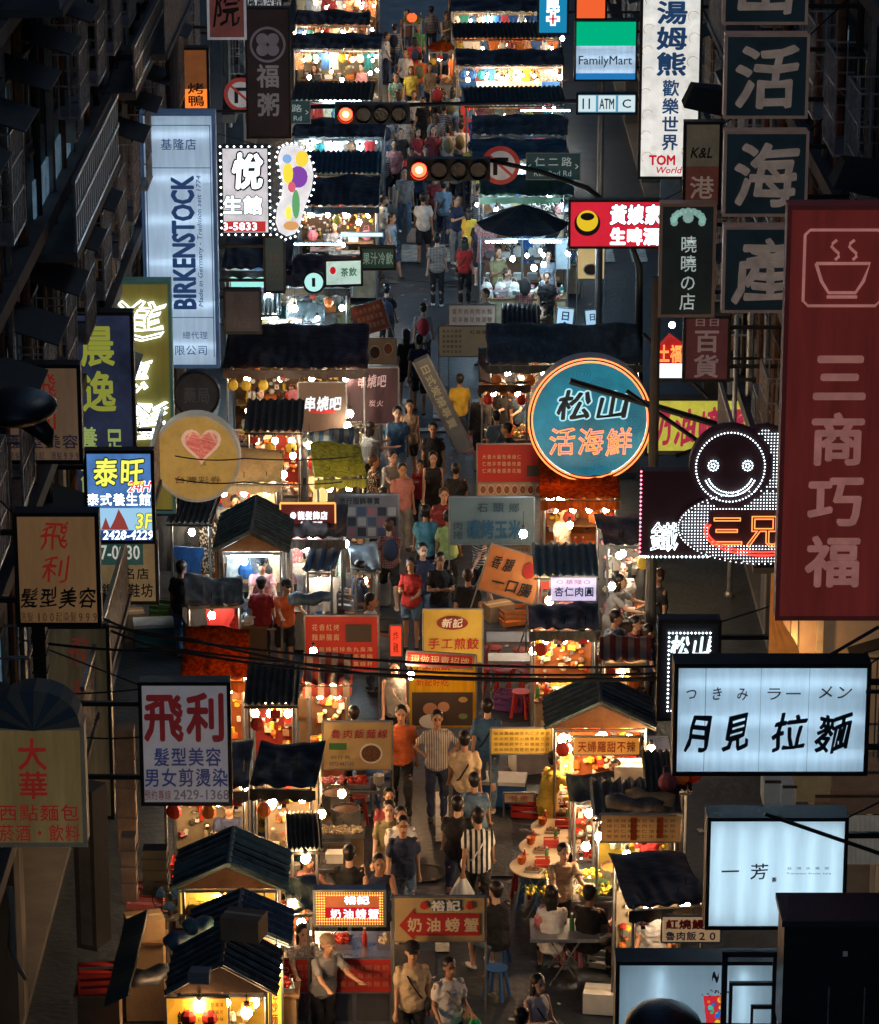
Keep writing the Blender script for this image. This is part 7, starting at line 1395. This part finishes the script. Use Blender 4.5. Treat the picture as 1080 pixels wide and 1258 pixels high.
def pose_meshes(pid, **kw):
    fem = kw.get('female', False); J = figure(**kw); O = {}
    b = MB(); torso_rings(J, b, -.01, female=fem)
    for n, s in (('L', -1), ('R', 1)):
        capsule(b, J['hip' + n], J['knee' + n], .082, .052); capsule(b, J['knee' + n], J['ank' + n], .052, .034)
        m_ = J['knee' + n].lerp(J['ank' + n], .3); b.ball(m_ + Vector((0, .015, 0)), .055, .055, .11, 10, 6)
        capsule(b, J['sh' + n], J['el' + n], .05, .036); capsule(b, J['el' + n], J['wr' + n], .036, .024)
        d = (J['hd' + n] - J['wr' + n]).normalized(); sd = d.cross(Vector((0, 1, 0))); sd = sd.normalized() if sd.length > .2 else Vector((1, 0, 0)); up_ = d.cross(sd)
        capsule(b, J['wr' + n], J['hd' + n], .024, .030, 8)
        for q, ln in enumerate((.060, .070, .068, .052)):
            p0 = J['hd' + n] + sd * (q - 1.5) * .019; p1 = p0 + d * ln * .55; p2 = p1 + (d + up_ * .5).normalized() * ln * .5; b.tube([p0, p1, p2], [.0105, .0095, .008], 6)
        t0 = J['wr' + n] + d * .035 - sd * .022 * 1; b.tube([t0, t0 - sd * .025 + d * .03, t0 - sd * .028 + d * .06], [.013, .011, .009], 6)
        f0 = J['ank' + n]; b.tube([f0 + Vector((0, .04, -.04)), f0 + Vector((0, -.10, -.045))], [.034, .03], 8)
    capsule(b, J['neckb'] + Vector((0, 0, -.02)), J['neck'] + Vector((0, -.01, .05)), .056, .05)
    h = J['head']; b.ball(h + Vector((0, .012, .03)), .084, .102, .110, 14, 10); b.ball(h + Vector((0, -.028, -.05)), .061, .068, .072, 12, 8)
    b.ball(h + Vector((0, -.104, -.01)), .014, .02, .026, 8, 5)
    for s in (-1, 1): b.ball(h + Vector((s * .086, .012, 0)), .012, .02, .03, 8, 5)
    O['body'] = remesh(b, 'body', .0125, 2)
    e = MB()
    for s in (-1, 1): e.ball(h + Vector((s * .032, -.087, .018)), .012, .008, .008, 7, 4)
    e.box(h.x - .046, h.x - .014, h.y - .098, h.y - .086, h.z + .036, h.z + .043); e.box(h.x + .014, h.x + .046, h.y - .098, h.y - .086, h.z + .036, h.z + .043)
    O['eyes'] = e; mo = MB(); mo.ball(h + Vector((0, -.094, -.058)), .026, .006, .007, 8, 4); O['mouth'] = mo
    def hair(long):
        k = MB(); k.ball(h + Vector((0, .028, .052)), .096, .106, .099, 14, 10)
        k.ball(h + Vector((0, .062, -.01)), .076, .056, .08, 12, 8)
        if long:
            k.ball(h + Vector((0, .075, -.09)), .085, .05, .13, 12, 8); k.ball(h + Vector((0, .085, -.18)), .078, .042, .13, 12, 8)
            for s in (-1, 1): k.ball(h + Vector((s * .075, .02, -.06)), .025, .05, .11, 8, 6)
        return remesh(k, 'hair', .014, 1)
    O['hair'] = hair(False); O['long_hair'] = hair(True)
    cp = MB(); cp.ball(h + Vector((0, .022, .068)), .102, .116, .084, 14, 8); cp.add([h + Vector(v) for v in [(-.07, -.07, .055), (.07, -.07, .055), (.05, -.16, .04), (-.05, -.16, .04), (-.07, -.07, .067), (.07, -.07, .067), (.05, -.16, .05), (-.05, -.16, .05)]], [(0, 3, 2, 1), (4, 5, 6, 7), (0, 1, 5, 4), (1, 2, 6, 5), (2, 3, 7, 6), (3, 0, 4, 7)]); O['cap'] = cp
    def shirt(sleeve):
        k = MB(); torso_rings(J, k, .022, female=fem)
        low = J['pel'] + Vector((0, 0, -.09)); k.ball(low + Vector((0, 0, .03)), .185, .145, .08, 14, 6)
        for n in 'LR':
            a, c = J['sh' + n], J['el' + n]
            if sleeve == 'none': k.ball(a + Vector((-.02 if n == 'R' else .02, 0, .0)), .05, n=10, m=6)
            elif sleeve == 'short': capsule(k, a, a.lerp(c, .6), .058, .060)
            else: capsule(k, a, c, .058, .050); capsule(k, c, c.lerp(J['wr' + n], .85), .052, .042)
        k.ball(J['neckb'] + Vector((0, 0, .0)), .078, .07, .03, 12, 6)
        return remesh(k, 'shirt', .017, 2)
    O['tshirt'] = shirt('short'); O['tank'] = shirt('none')
    if pid in LONGS: O['jacket'] = shirt('long')
    def legs(fr):
        k = MB(); k.ball(J['pel'] + Vector((0, 0, -.03)), .175, .135, .12, 14, 8)
        for n in 'LR':
            if fr > 1: capsule(k, J['hip' + n], J['knee' + n], .098, .070); capsule(k, J['knee' + n], J['knee' + n].lerp(J['ank' + n], .93), .070, .055)
            else: capsule(k, J['hip' + n], J['hip' + n].lerp(J['knee' + n], fr), .10, .092)
        return remesh(k, 'trousers', .017, 2)
    O['trousers'] = legs(2); O['shorts'] = legs(.62 if fem else .9)
    if fem and not kw.get('sit'):
        k = MB(); c = J['pel']; n_ = 16
        prof = [(.05, .16, .12), (-.1, .19, .15), (-.3, .22, .18), (-.46, .25, .2)]
        vs = [c + Vector(((rx + .01 * sin(q * 3)) * cos(2 * pi * q / n_), ry * sin(2 * pi * q / n_), dz)) for dz, rx, ry in prof for q in range(n_)]
        k.add(vs, [(i * n_ + q, i * n_ + (q + 1) % n_, (i + 1) * n_ + (q + 1) % n_, (i + 1) * n_ + q) for i in range(3) for q in range(n_)] + [tuple(range(n_)), tuple(range(3 * n_, 4 * n_))]); O['skirt'] = k
    sh = MB()
    for n in 'LR':
        f0 = J['ank' + n]; sh.ball(f0 + Vector((0, -.045, -.042)), .048, .125, .034, 10, 6)
    O['shoes'] = sh
    st = MB(); a = J['sh' + 'L'] + Vector((.05, 0, .04)); hp = J['pel'] + Vector((.17, -.02, 0))
    st.tube([a, J['chest'] + Vector((-.04, -.15, 0)), J['waist'] + Vector((.08, -.145, 0)), hp], .013, 5); st.tube([a, J['chest'] + Vector((-.04, .15, 0)), J['waist'] + Vector((.08, .145, 0)), hp], .013, 5); O['strap'] = st
    return O, J
POSES = {
 'stand': dict(lean=.03, walk=.07, arms=((.12, .1, .35), (-.05, .12, .1))), 'standf': dict(female=True, lean=.02, walk=-.06, arms=((.3, .1, 1.1, .3), (.0, .1, .15))), 'walk': dict(walk=.42, lean=.06, arms=((.3, .1, .25), (-.3, .1, .15))), 'walk2': dict(walk=-.36, lean=.05, arms=((-.25, .12, .12), (.3, .1, .25))), 'walkf': dict(walk=.3, female=True, arms=((.2, .1, .3), (-.2, .1, .2))),
 'phone': dict(arms=((.45, .1, 1.5, .35), (.35, .1, 1.3, .3)), head=(0, .4)), 'phonef': dict(female=True, arms=((.45, .1, 1.5, .35), (.3, .1, 1.2, .35)), head=(0, .4)),
 'cross': dict(arms=((.35, .15, 1.5, 1.2), (.3, .15, 1.5, 1.2))), 'hips': dict(arms=((-.2, .55, .9, 1.4), (-.2, .55, .9, 1.4))), 'reach': dict(lean=.25, arms=((.9, .1, .6), (1.0, .1, .5))),
 'sit': dict(sit=True, lean=.12, arms=((.6, .1, .9, .3), (.7, .1, .8, .3))), 'sitf': dict(sit=True, female=True, lean=.15, arms=((.6, .1, .9, .3), (.5, .1, 1.0, .3))), 'carry': dict(walk=.15, arms=((.1, .2, .9, .2), (.15, .12, 1.15, .1)))}
LONGS = {'stand', 'walk', 'reach', 'standf'}
PLIB = {}; tmp = []
for pid, kw in POSES.items():
    PLIB[pid] = pose_meshes(pid, **kw); tmp += [v for v in PLIB[pid][0].values() if not isinstance(v, MB)]
dg = bpy.context.evaluated_depsgraph_get(); dg.update()
for pid in PLIB:
    O = PLIB[pid][0]
    for k in list(O):
        v = O[k]
        if isinstance(v, MB): me = v.mesh(k, [], True)
        else: me = bpy.data.meshes.new_from_object(v.evaluated_get(dg)); me.name = k
        if k in ('tshirt', 'tank', 'jacket', 'trousers', 'shorts', 'skirt'):
            for vv in me.vertices:
                c = vv.co; vv.co = c + Vector((noise.noise(c * 9), noise.noise(c * 9 + Vector((5, 5, 5))), 0)) * .024 + Vector((0, noise.noise(Vector((c.x * 14, c.y * 14, c.z * 34))) * .014, 0))
        me.materials.append(None); O[k] = me
for o in tmp: bpy.data.objects.remove(o)
SKIN = [M('skin_light', (.50, .31, .23), .5, var=.1, bump=.03), M('skin_mid', (.42, .23, .14), .5, var=.1, bump=.03), M('skin_tan', (.33, .17, .10), .5, var=.1, bump=.03)]
hair_m = M('hair_black', (.012, .010, .010), .4, var=.4, scale=20, stretch=(1, 1, .2)); hair_g = M('hair_grey', (.18, .17, .16), .5, var=.3)
def CLO(n, c): return M('cloth_' + n, c, .85, var=.22, scale=7, bump=.3)
def stripes(n, c1, c2, sc, axis='X', plaid=False):
    if n in MATS: return MATS[n]
    m = M(n, c1, .85); t = m.node_tree; tc = t.nodes.new('ShaderNodeTexCoord')
    def wv(ax):
        w_ = t.nodes.new('ShaderNodeTexWave'); w_.bands_direction = ax; w_.inputs['Scale'].default_value = sc; t.links.new(tc.outputs['Object'], w_.inputs[0]); r = t.nodes.new('ShaderNodeValToRGB'); r.color_ramp.interpolation = 'CONSTANT'; r.color_ramp.elements[0].color = (*c1, 1); r.color_ramp.elements[1].position = .5; r.color_ramp.elements[1].color = (*c2, 1); t.links.new(w_.outputs['Fac'], r.inputs[0]); return r
    a = wv(axis)
    if plaid:
        b = wv('Z'); mx = t.nodes.new('ShaderNodeMix'); mx.data_type = 'RGBA'; mx.inputs[0].default_value = .5; t.links.new(a.outputs[0], mx.inputs[6]); t.links.new(b.outputs[0], mx.inputs[7]); src = mx.outputs[2]
    else: src = a.outputs[0]
    t.links.new(src, t.nodes['Principled BSDF'].inputs['Base Color']); return m
SH = {'navy': (.02, .03, .07), 'black': (.014, .014, .017), 'white': (.62, .6, .58), 'beige': (.5, .38, .24), 'grey': (.22, .22, .23), 'blue': (.05, .14, .28), 'sky': (.10, .35, .50), 'denim': (.10, .17, .26), 'red': (.45, .03, .03), 'crimson': (.25, .02, .03), 'orange': (.65, .14, .04), 'yellow': (.6, .42, .05), 'olive': (.16, .14, .07), 'maroon': (.16, .02, .03), 'green': (.06, .24, .08), 'pink': (.5, .22, .22), 'tan': (.36, .25, .16), 'lime': (.35, .5, .2)}
NP = [0]
def mi_obj(name, me, mat, parent):
    o = link(name, me, parent); o.material_slots[0].link = 'OBJECT'; o.material_slots[0].material = mat; return o
def backpack(o, c='black'):
    k = MB(); k.ball((0, .20, 1.22), .15, .09, .22, 12, 8); q = part('backpack', k, CLO('pack_' + c, SH[c]), o, smooth=True)
def person(label, px, py, pose, deg, top='tshirt', tc='black', bot='trousers', bc='black', hair='hair', strap=None, bag=None, hs=1.0, zh=1.66, pat=None, cap=None, sc=None, hm=None, group=None, h0=None, xy=None):
    """px,py = top of the head in the photograph"""
    NP[0] += 1; ra = random.Random(NP[0] * 7)
    if NP[0] > 62 and not pat and top == 'tshirt' and ra.random() < .34: pat = ra.choice((lambda: print_m(ra.choice(('blue', 'grey', 'black', 'teal'))), lambda: stripes('shirt_hoop', (.4, .38, .35), (.05, .07, .14), 6, 'Z'), lambda: stripes('shirt_check', (.3, .12, .1), (.05, .04, .05), 7, plaid=True), lambda: stripes('shirt_check_blue', (.12, .2, .3), (.3, .3, .3), 8, plaid=True)))()
    if NP[0] > 62 and hair and ra.random() < .22: hm = M('hair_brown', (.07, .035, .018), .45, var=.4)
    if NP[0] > 62 and not strap and ra.random() < .3: strap = ra.choice(('black', 'tan', 'navy'))
    O, J = PLIB[pose]; hz = J['head'].z + .12
    sc = sc or R.uniform(.96, 1.03); base = 0.03 if h0 is None else h0
    p = G(px, py, hz * sc + base); o = thing('person', label, 'person', (p.x, p.y, base), radians(deg), group); o.scale = (sc,) * 3
    fem = POSES[pose].get('female'); sk = SKIN[NP[0] % 3]
    mi_obj('body', O['body'], sk, o)
    mi_obj('eyes', O['eyes'], hair_m, o); mi_obj('mouth', O['mouth'], M('lips', (.3, .08, .07), .5), o)
    if hair: mi_obj('hair', O[hair], hm or hair_m, o)
    if cap: mi_obj('cap', O['cap'], CLO('cap_' + cap, SH[cap]), o)
    tm = pat or CLO('shirt_' + tc, SH[tc])
    mi_obj({'tshirt': 'shirt', 'tank': 'vest', 'jacket': 'jacket'}[top], O[top], tm, o)
    mi_obj(bot, O[bot], CLO('leg_' + bc, SH[bc]), o); mi_obj('shoes', O['shoes'], CLO('shoe_%s' % ('white' if NP[0] % 3 == 0 else 'black'), SH['white' if NP[0] % 3 == 0 else 'black']), o)
    if NP[0] > 62 and 120 < abs(deg) % 360 < 240 and ra.random() < .4: backpack(o, ra.choice(('black', 'navy', 'olive', 'crimson')))
    if strap: 
        mi_obj('strap', O['strap'], CLO('strap_' + strap, SH[strap]), o)
        if bag != 'none':
            k = MB(); c = J['pel'] + Vector((.19, -.05, -.02)); k.ball(c, .06, .12, .09, 10, 6); part('shoulder_bag', k, CLO('bag_' + strap, SH[strap]), o, smooth=True)
    if bag and bag != 'none':
        m = M('plastic_' + bag, {'green': (.03, .5, .12), 'white': (.6, .58, .55), 'pink': (.6, .3, .3), 'red': (.5, .05, .05)}[bag], .4, var=.3, glow=.03)
        hd = J['hdR']; ba = MB(); ba.sheet(lambda u, v: (hd.x + (u - .5) * (.05 + .28 * min(1, v * 1.5)), hd.y - .03 + .05 * sin(u * pi) + .012 * sin(u * 17), hd.z - .02 - .36 * v), 8, 6, .05)
        bo = solo('carried_bag', ba, m, ' '.join(('%s plastic bag held by ' % bag + label).split()[:16]), 'plastic bag', smooth=True); bo.location = o.location; bo.rotation_euler = o.rotation_euler; bo.scale = o.scale
    return o
def backpack(o, c='black'):
    k = MB(); k.ball((0, .20, 1.22), .15, .09, .22, 12, 8); q = part('backpack', k, CLO('pack_' + c, SH[c]), o, smooth=True)
P = person
P('man in a beige polo and black cap with a black crossbody bag at the bottom', 506, 1158, 'stand', 8, 'tshirt', 'beige', 'trousers', 'black', strap='black', cap='black', sc=1.03)
P('woman in a white T-shirt carrying a green bag at the bottom', 552, 1178, 'carry', 22, 'tshirt', 'white', 'trousers', 'navy', 'hair', bag='green', strap='tan', sc=.98)
P('woman in a white sleeveless top looking at her phone at the bottom right', 660, 1198, 'phonef', 35, 'tank', 'white', 'trousers', 'navy', 'long_hair', strap='navy')
P('man in a navy polo and jeans walking toward the camera', 495, 1003, 'walk', 4, 'tshirt', 'navy', 'trousers', 'denim', sc=1.04)
P('person in white just behind the man in the navy polo', 492, 992, 'stand', 12, 'tshirt', 'white', 'trousers', 'grey', sc=1.0)
P('person in olive behind the white shirt, left of the walkway', 478, 984, 'walk', 0, 'tshirt', 'olive', 'shorts', 'tan', sc=1.0)
P('dark-haired person at the back of the group left of the walkway', 478, 969, 'stand', 10, 'tshirt', 'maroon', 'trousers', 'black', 'long_hair', sc=.97)
P('person in a black and white striped shirt seen from behind', 588, 995, 'walk', 184, 'tshirt', 'white', 'trousers', 'black', pat=stripes('shirt_striped', (.62, .6, .56), (.015, .015, .017), 4.2), strap='white', bag='white')
P('man in black walking away beside the striped shirt', 562, 980, 'walk2', 175, 'tshirt', 'black', 'trousers', 'navy', sc=1.02)
P('person in a denim blue shirt with a black strap, walking away', 583, 951, 'walk', 178, 'tshirt', 'denim', 'trousers', 'navy', strap='black')
P('man in a cream T-shirt with a crossbody strap seen from behind', 571, 900, 'walk2', 182, 'tshirt', 'beige', 'trousers', 'navy', strap='black', bag='none', sc=1.03)
P('man in a blue shirt and jeans with a shoulder strap, walking away', 599, 860, 'walk', 176, 'tshirt', 'blue', 'trousers', 'denim', strap='black', sc=1.04)
P('man wearing an orange vest over white, walking toward the camera', 493, 867, 'walk', 0, 'tshirt', 'orange', 'trousers', 'black', sc=1.04)
P('man in a grey striped shirt right of the man in orange', 537, 874, 'hips', 4, 'tshirt', 'grey', 'trousers', 'navy', pat=stripes('shirt_finestripe', (.42, .4, .37), (.16, .15, .15), 9))
P('woman in dark top and shorts in front of the yellow photo banner', 484, 812, 'walkf', 10, 'tank', 'grey', 'shorts', 'black', 'long_hair', strap='tan')
P('woman in a red T-shirt and denim shorts with long dark hair', 505, 686, 'phonef', -12, 'tshirt', 'red', 'shorts', 'denim', 'long_hair')
P('man in a dark T-shirt with folded arms beside the woman in red', 541, 680, 'cross', 5, 'tshirt', 'black', 'trousers', 'navy', sc=1.02)
P('person in a dark blue shirt between the red shirt and folded arms', 519, 668, 'stand', 14, 'tshirt', 'navy', 'shorts', 'denim')
P('man in a bright blue polo seen from behind', 523, 622, 'walk2', 178, 'tshirt', 'sky', 'trousers', 'black', sc=1.02)
P('person in white and green with a black backpack', 551, 628, 'stand', 180, 'tshirt', 'lime', 'trousers', 'black')
P('man in a blue polo facing the camera near the crosswalk', 488, 500, 'walk', 6, 'tshirt', 'blue', 'trousers', 'denim', sc=1.04)
P('person with bare arms just behind the blue polo near the crosswalk', 503, 492, 'standf', 8, 'tank', 'tan', 'shorts', 'black', 'long_hair')
P('short-haired person in black beyond the green awning', 532, 520, 'stand', 0, 'tshirt', 'black', 'trousers', 'black')
P('woman in a black dress behind the grey clothing board', 532, 556, 'walkf', 5, 'tank', 'black', 'skirt', 'black', 'long_hair')
P('person in a pink-grey shirt near the grey clothing board', 494, 570, 'stand', 12, 'tshirt', 'pink', 'trousers', 'grey', 'hair')
P('child in a crimson T-shirt between two adults near the clothing board', 516, 566, 'stand', 2, 'tshirt', 'crimson', 'trousers', 'black', sc=.82)
P('person in grey bending left of the pink-grey shirt', 478, 553, 'reach', 30, 'tshirt', 'grey', 'trousers', 'black')
P('person in a yellow shirt walking away on the crosswalk', 565, 460, 'walk', 180, 'tshirt', 'yellow', 'trousers', 'navy')
P('person in a black jacket with a pink bag on the crosswalk', 592, 476, 'stand', 178, 'jacket', 'black', 'shorts', 'black', bag='pink', sc=1.04)
P('person in dark clothes left of the tan menu boards', 499, 405, 'walkf', 185, 'tshirt', 'black', 'shorts', 'black', 'long_hair')
P('second dark-clothed person left of the tan menu boards', 515, 412, 'walk', 178, 'tshirt', 'navy', 'shorts', 'black')
o = P('person with a crimson backpack walking away from the tan boards', 520, 373, 'walk', 180, 'tshirt', 'grey', 'trousers', 'black'); backpack(o, 'crimson')
P('man in a plaid shirt and black trousers on the open crossing', 537, 288, 'stand', 180, 'tshirt', 'grey', 'trousers', 'black', pat=stripes('shirt_plaid', (.4, .34, .3), (.04, .02, .025), 9, plaid=True), sc=1.03)
P('woman in a red top with long hair on the open crossing', 571, 292, 'standf', 176, 'tshirt', 'red', 'trousers', 'black', 'long_hair', strap='black')
P('man in a white T-shirt and black shorts seen from behind', 520, 238, 'walk2', 180, 'tshirt', 'white', 'shorts', 'black', sc=1.05, bag='white')
P('man in a grey-blue T-shirt and jeans under the middle red light', 497, 206, 'walk', 4, 'tshirt', 'grey', 'trousers', 'denim', sc=1.06)
P('person in a maroon shirt right of the middle red light', 535, 213, 'stand', 180, 'tshirt', 'maroon', 'trousers', 'navy')
P('person in a blue shirt with a bag walking away past the red light', 545, 222, 'walk', 178, 'tshirt', 'denim', 'trousers', 'navy', strap='black')
P('man in a dark shirt looking at a phone beside a woman in yellow', 560, 240, 'phone', 40, 'tshirt', 'navy', 'trousers', 'grey')
P('woman in a yellow top near the shirt stall', 577, 254, 'standf', 150, 'tshirt', 'yellow', 'trousers', 'grey', 'long_hair')
P('vendor in an olive coat at the bright tea stall', 426, 358, 'stand', 160, 'jacket', 'olive', 'trousers', 'black', 'hair')
P('man in a crimson T-shirt buying at the left stalls', 321, 710, 'stand', 175, 'tshirt', 'crimson', 'trousers', 'black', cap='black')
P('vendor in an orange T-shirt and cap at the left stalls', 349, 710, 'reach', 20, 'tshirt', 'orange', 'shorts', 'black', cap='black')
P('vendor in a yellow jacket at the glowing yellow strip', 672, 926, 'reach', 120, 'tshirt', 'yellow', 'trousers', 'yellow', sc=.98)
P('man in black seated on a blue stool at the lower right', 613, 1086, 'sit', -145, 'tshirt', 'black', 'shorts', 'denim', sc=1.05)
P('long-haired woman in white seated with her back to the camera', 678, 1092, 'sitf', 178, 'tshirt', 'white', 'shorts', 'black', 'long_hair', sc=1.03)
P('man in black seated across the folding table', 722, 1090, 'sit', 150, 'tshirt', 'black', 'trousers', 'black', sc=1.04)
P('vendor half hidden behind the round tables', 689, 1033, 'reach', 15, 'tshirt', 'tan', 'trousers', 'black')
P('bald-looking customer in dark clothes beneath the black tarp', 785, 1134, 'sit', 30, 'tshirt', 'black', 'trousers', 'black', None)
P('woman in a dark tank top behind the glowing crab sign', 464, 1046, 'reach', 8, 'tank', 'navy', 'shorts', 'black')
P('vendor in black at the dark desk on the left', 429, 1040, 'phone', 170, 'tshirt', 'black', 'trousers', 'black')
P('vendor with a pale cap at the steel cart', 396, 1145, 'reach', 30, 'tshirt', 'grey', 'trousers', 'black', cap='tan')
P('vendor in pink leaning among the trays left of the steel cart', 366, 1046, 'reach', 60, 'tshirt', 'pink', 'trousers', 'grey', 'hair')
P('vendor in patterned clothes behind the steel cart', 368, 1132, 'reach', 20, 'tshirt', 'grey', 'trousers', 'grey', 'long_hair', pat=print_m('grey'))
P('head and shoulders of a passer-by behind the tan noodle banner', 435, 869, 'walk', 185, 'tshirt', 'black', 'trousers', 'black')
P('man in a dark red shirt serving on the right, below the neon figure', 772, 756, 'reach', 60, 'tshirt', 'crimson', 'trousers', 'black')
P('man in dark blue behind the man in dark red', 796, 768, 'stand', 100, 'tshirt', 'navy', 'trousers', 'black')
P('woman in grey-blue with tied hair at the meatball stall', 752, 705, 'reach', 70, 'tshirt', 'grey', 'trousers', 'grey', 'long_hair')
P('person leaning over pots at the glass case stall', 746, 750, 'reach', 80, 'tshirt', 'denim', 'trousers', 'grey')
P('person in white standing beyond the meatball stall', 765, 690, 'stand', 0, 'tshirt', 'white', 'trousers', 'black')
P('cook right of the charcoal gable roof', 793, 902, 'reach', -80, 'tshirt', 'black', 'trousers', 'black')
P('dark figure at the gable stall, behind the orange board', 755, 930, 'reach', 0, 'tshirt', 'orange', 'trousers', 'black')
P('shopper in dark clothes at the wide brown awning', 448, 520, 'reach', 120, 'tshirt', 'maroon', 'trousers', 'black', 'long_hair')
P('shopper in pink beside the yellow green awning', 458, 560, 'stand', 100, 'tshirt', 'pink', 'trousers', 'black')
P('figure in black on the left, below the cream shoe sign', 222, 690, 'stand', 150, 'tshirt', 'black', 'trousers', 'blue')
for i, (px, py, c, d, lab) in enumerate([(620, 330, 'white', 60, 'seated shopper in white under the dark umbrella'), (645, 345, 'black', 180, 'seated shopper in black under the dark umbrella'), (672, 335, 'black', 0, 'vendor in black under the dark umbrella'), (668, 372, 'tan', 20, 'person in tan beside the blue standing signs')]):
    P(lab, px, py, 'sit' if i < 2 else 'stand', d, 'tshirt', c, 'trousers', 'black', 'hair' if i != 1 else 'long_hair')
# crowd beyond the red lights
cr = [(484, 172, 'pink', 'stand', 0, 'red-haired shopper in pink'), (470, 180, 'grey', 'stand', 175, 'shopper in grey'), (513, 158, 'crimson', 'standf', 10, 'woman in dark red'), (550, 155, 'beige', 'stand', 180, 'shopper in beige'), (567, 150, 'white', 'phone', 180, 'person in white'), (532, 155, 'maroon', 'stand', 5, 'shopper in maroon'), (545, 128, 'beige', 'stand', 180, 'broad man in cream'), (498, 140, 'black', 'stand', 5, 'person in black'), (477, 140, 'tan', 'standf', 160, 'woman in tan'),
      (520, 120, 'black', 'walk', 0, 'person in black further back'), (508, 112, 'white', 'walk', 0, 'man in white further back'), (490, 110, 'beige', 'standf', 180, 'woman in beige further back'), (538, 95, 'grey', 'walk', 180, 'person in grey beside the orange cart'), (505, 82, 'yellow', 'stand', 0, 'person in yellow'), (516, 66, 'orange', 'stand', 180, 'person in orange'), (498, 60, 'white', 'walk', 0, 'man in pale clothes'), (528, 78, 'tan', 'standf', 10, 'woman in tan by the orange cart'), (509, 46, 'red', 'stand', 180, 'person in red'), (545, 45, 'white', 'stand', 180, 'man in white at the cart'),
      (530, 8, 'sky', 'stand', 180, 'man in light blue at the top edge'), (548, 15, 'beige', 'phone', 30, 'man in beige at the top edge'), (514, 30, 'green', 'stand', 0, 'person in green'), (474, 40, 'white', 'stand', 90, 'shopper in white at the left awnings'), (485, 30, 'black', 'walk', 180, 'shopper in black at the left awnings'), (486, 90, 'navy', 'stand', 20, 'shopper in navy'), (556, 108, 'denim', 'walk', 180, 'person in denim'), (523, 180, 'black', 'stand', 0, 'person in black behind the signal'), (560, 185, 'grey', 'walk', 180, 'person in grey by the blue tarps'), (578, 175, 'yellow', 'stand', 180, 'shopper in yellow by the blue tarps'),
      (462, 215, 'navy', 'stand', 60, 'shopper in navy by the grey tarp'), (586, 225, 'black', 'stand', 120, 'shopper in black at the shirt stall'), (500, 12, 'black', 'walk', 0, 'person in black at the top edge'), (560, 60, 'orange', 'stand', 0, 'vendor in orange'), (535, 140, 'white', 'walk', 180, 'woman in white'), (505, 182, 'red', 'stand', 0, 'child-height shopper in red'), (492, 158, 'black', 'walk', 0, 'man in black')]
for i, (px, py, c, po, d, lab) in enumerate(cr):
    P(lab + ' in the crowd beyond the red lights', px, py, po, d + R.uniform(-15, 15), 'tshirt', c, 'trousers' if i % 3 else 'shorts', ('black', 'navy', 'denim')[i % 3], 'long_hair' if 'woman' in lab or i % 4 == 1 else 'hair', group='crowd beyond the red lights')

# vendors behind the counters
VC = ['white', 'grey', 'navy', 'black', 'pink', 'maroon', 'denim', 'tan', 'red', 'olive']
for i, (ph, p, w_, D, y1, sk, h) in enumerate(STL):
    if w_ < 1.0 or D < 1.15: continue
    n = 2 if w_ > 2.2 else 1
    for k in range(n):
        x = (R.uniform(-.3, .3) if n == 1 else (-.27 + .54 * k) * w_); q = p.xy.to_3d() + Matrix.Rotation(sk, 4, 'Z') @ Vector((x, min(y1 + .32, D - .2), 0)); c = VC[(i * 3 + k) % 10]
        o = P(' '.join(('%s in %s behind the counter of the %s' % (('vendor', 'helper')[k], c, ph)).split()[:16]), 500, 600, ('reach', 'phone', 'standf', 'stand')[(i + k) % 4], R.uniform(-40, 40), 'tshirt', c, 'trousers', 'black', ('hair', 'long_hair')[(i + k) % 2] if (i + k) % 5 else 'hair', cap='black' if (i + k) % 4 == 0 else None)
        o.location = (q.x, q.y, .03)
for i, (px, py, c, d, lab) in enumerate([(470, 600, 'black', 90, 'shopper in black left of the grey clothing board'), (440, 690, 'navy', 110, 'shopper in navy at the steel pan stall'), (455, 730, 'white', 80, 'shopper in white above the red food banner'), (590, 640, 'grey', -70, 'passer-by in grey below the grey green banner'), (575, 700, 'black', 180, 'passer-by in black left of the tilted orange sign'), (625, 520, 'black', -100, 'shopper in black left of the round blue sign'), (610, 505, 'denim', 190, 'shopper in denim left of the round blue sign'), (545, 600, 'maroon', 10, 'passer-by in maroon in the middle of the lane'), (560, 570, 'black', 180, 'passer-by in black beside the red banner'), (478, 640, 'tan', 190, 'passer-by in tan right of the grey clothing board'), (810, 700, 'black', -60, 'cook in black at the right, below the neon figure'), (780, 820, 'black', -30, 'cook in black at the pan-fry stall'),
    (475, 350, 'black', 180, 'passer-by in black left of the open crossing'), (598, 355, 'grey', -60, 'shopper in grey right of the open crossing'), (612, 300, 'white', 200, 'shopper in white left of the umbrella stall'), (590, 265, 'black', 180, 'shopper in black beside the woman in yellow'), (470, 240, 'white', 100, 'shopper in white at the warm lit stall'), (480, 262, 'grey', 60, 'shopper in grey at the warm lit stall'), (512, 196, 'navy', 180, 'person in navy just behind the middle red light'), (640, 1240, 'black', 150, 'seated figure in black at the bottom right of the lane')]):
    P(lab, px, py, ('stand', 'walk', 'standf', 'walk2')[i % 4], d, 'tshirt', c, ('trousers', 'shorts')[i % 2], ('black', 'denim', 'navy')[i % 3], ('hair', 'long_hair')[i % 2 if i % 4 == 2 else 0])
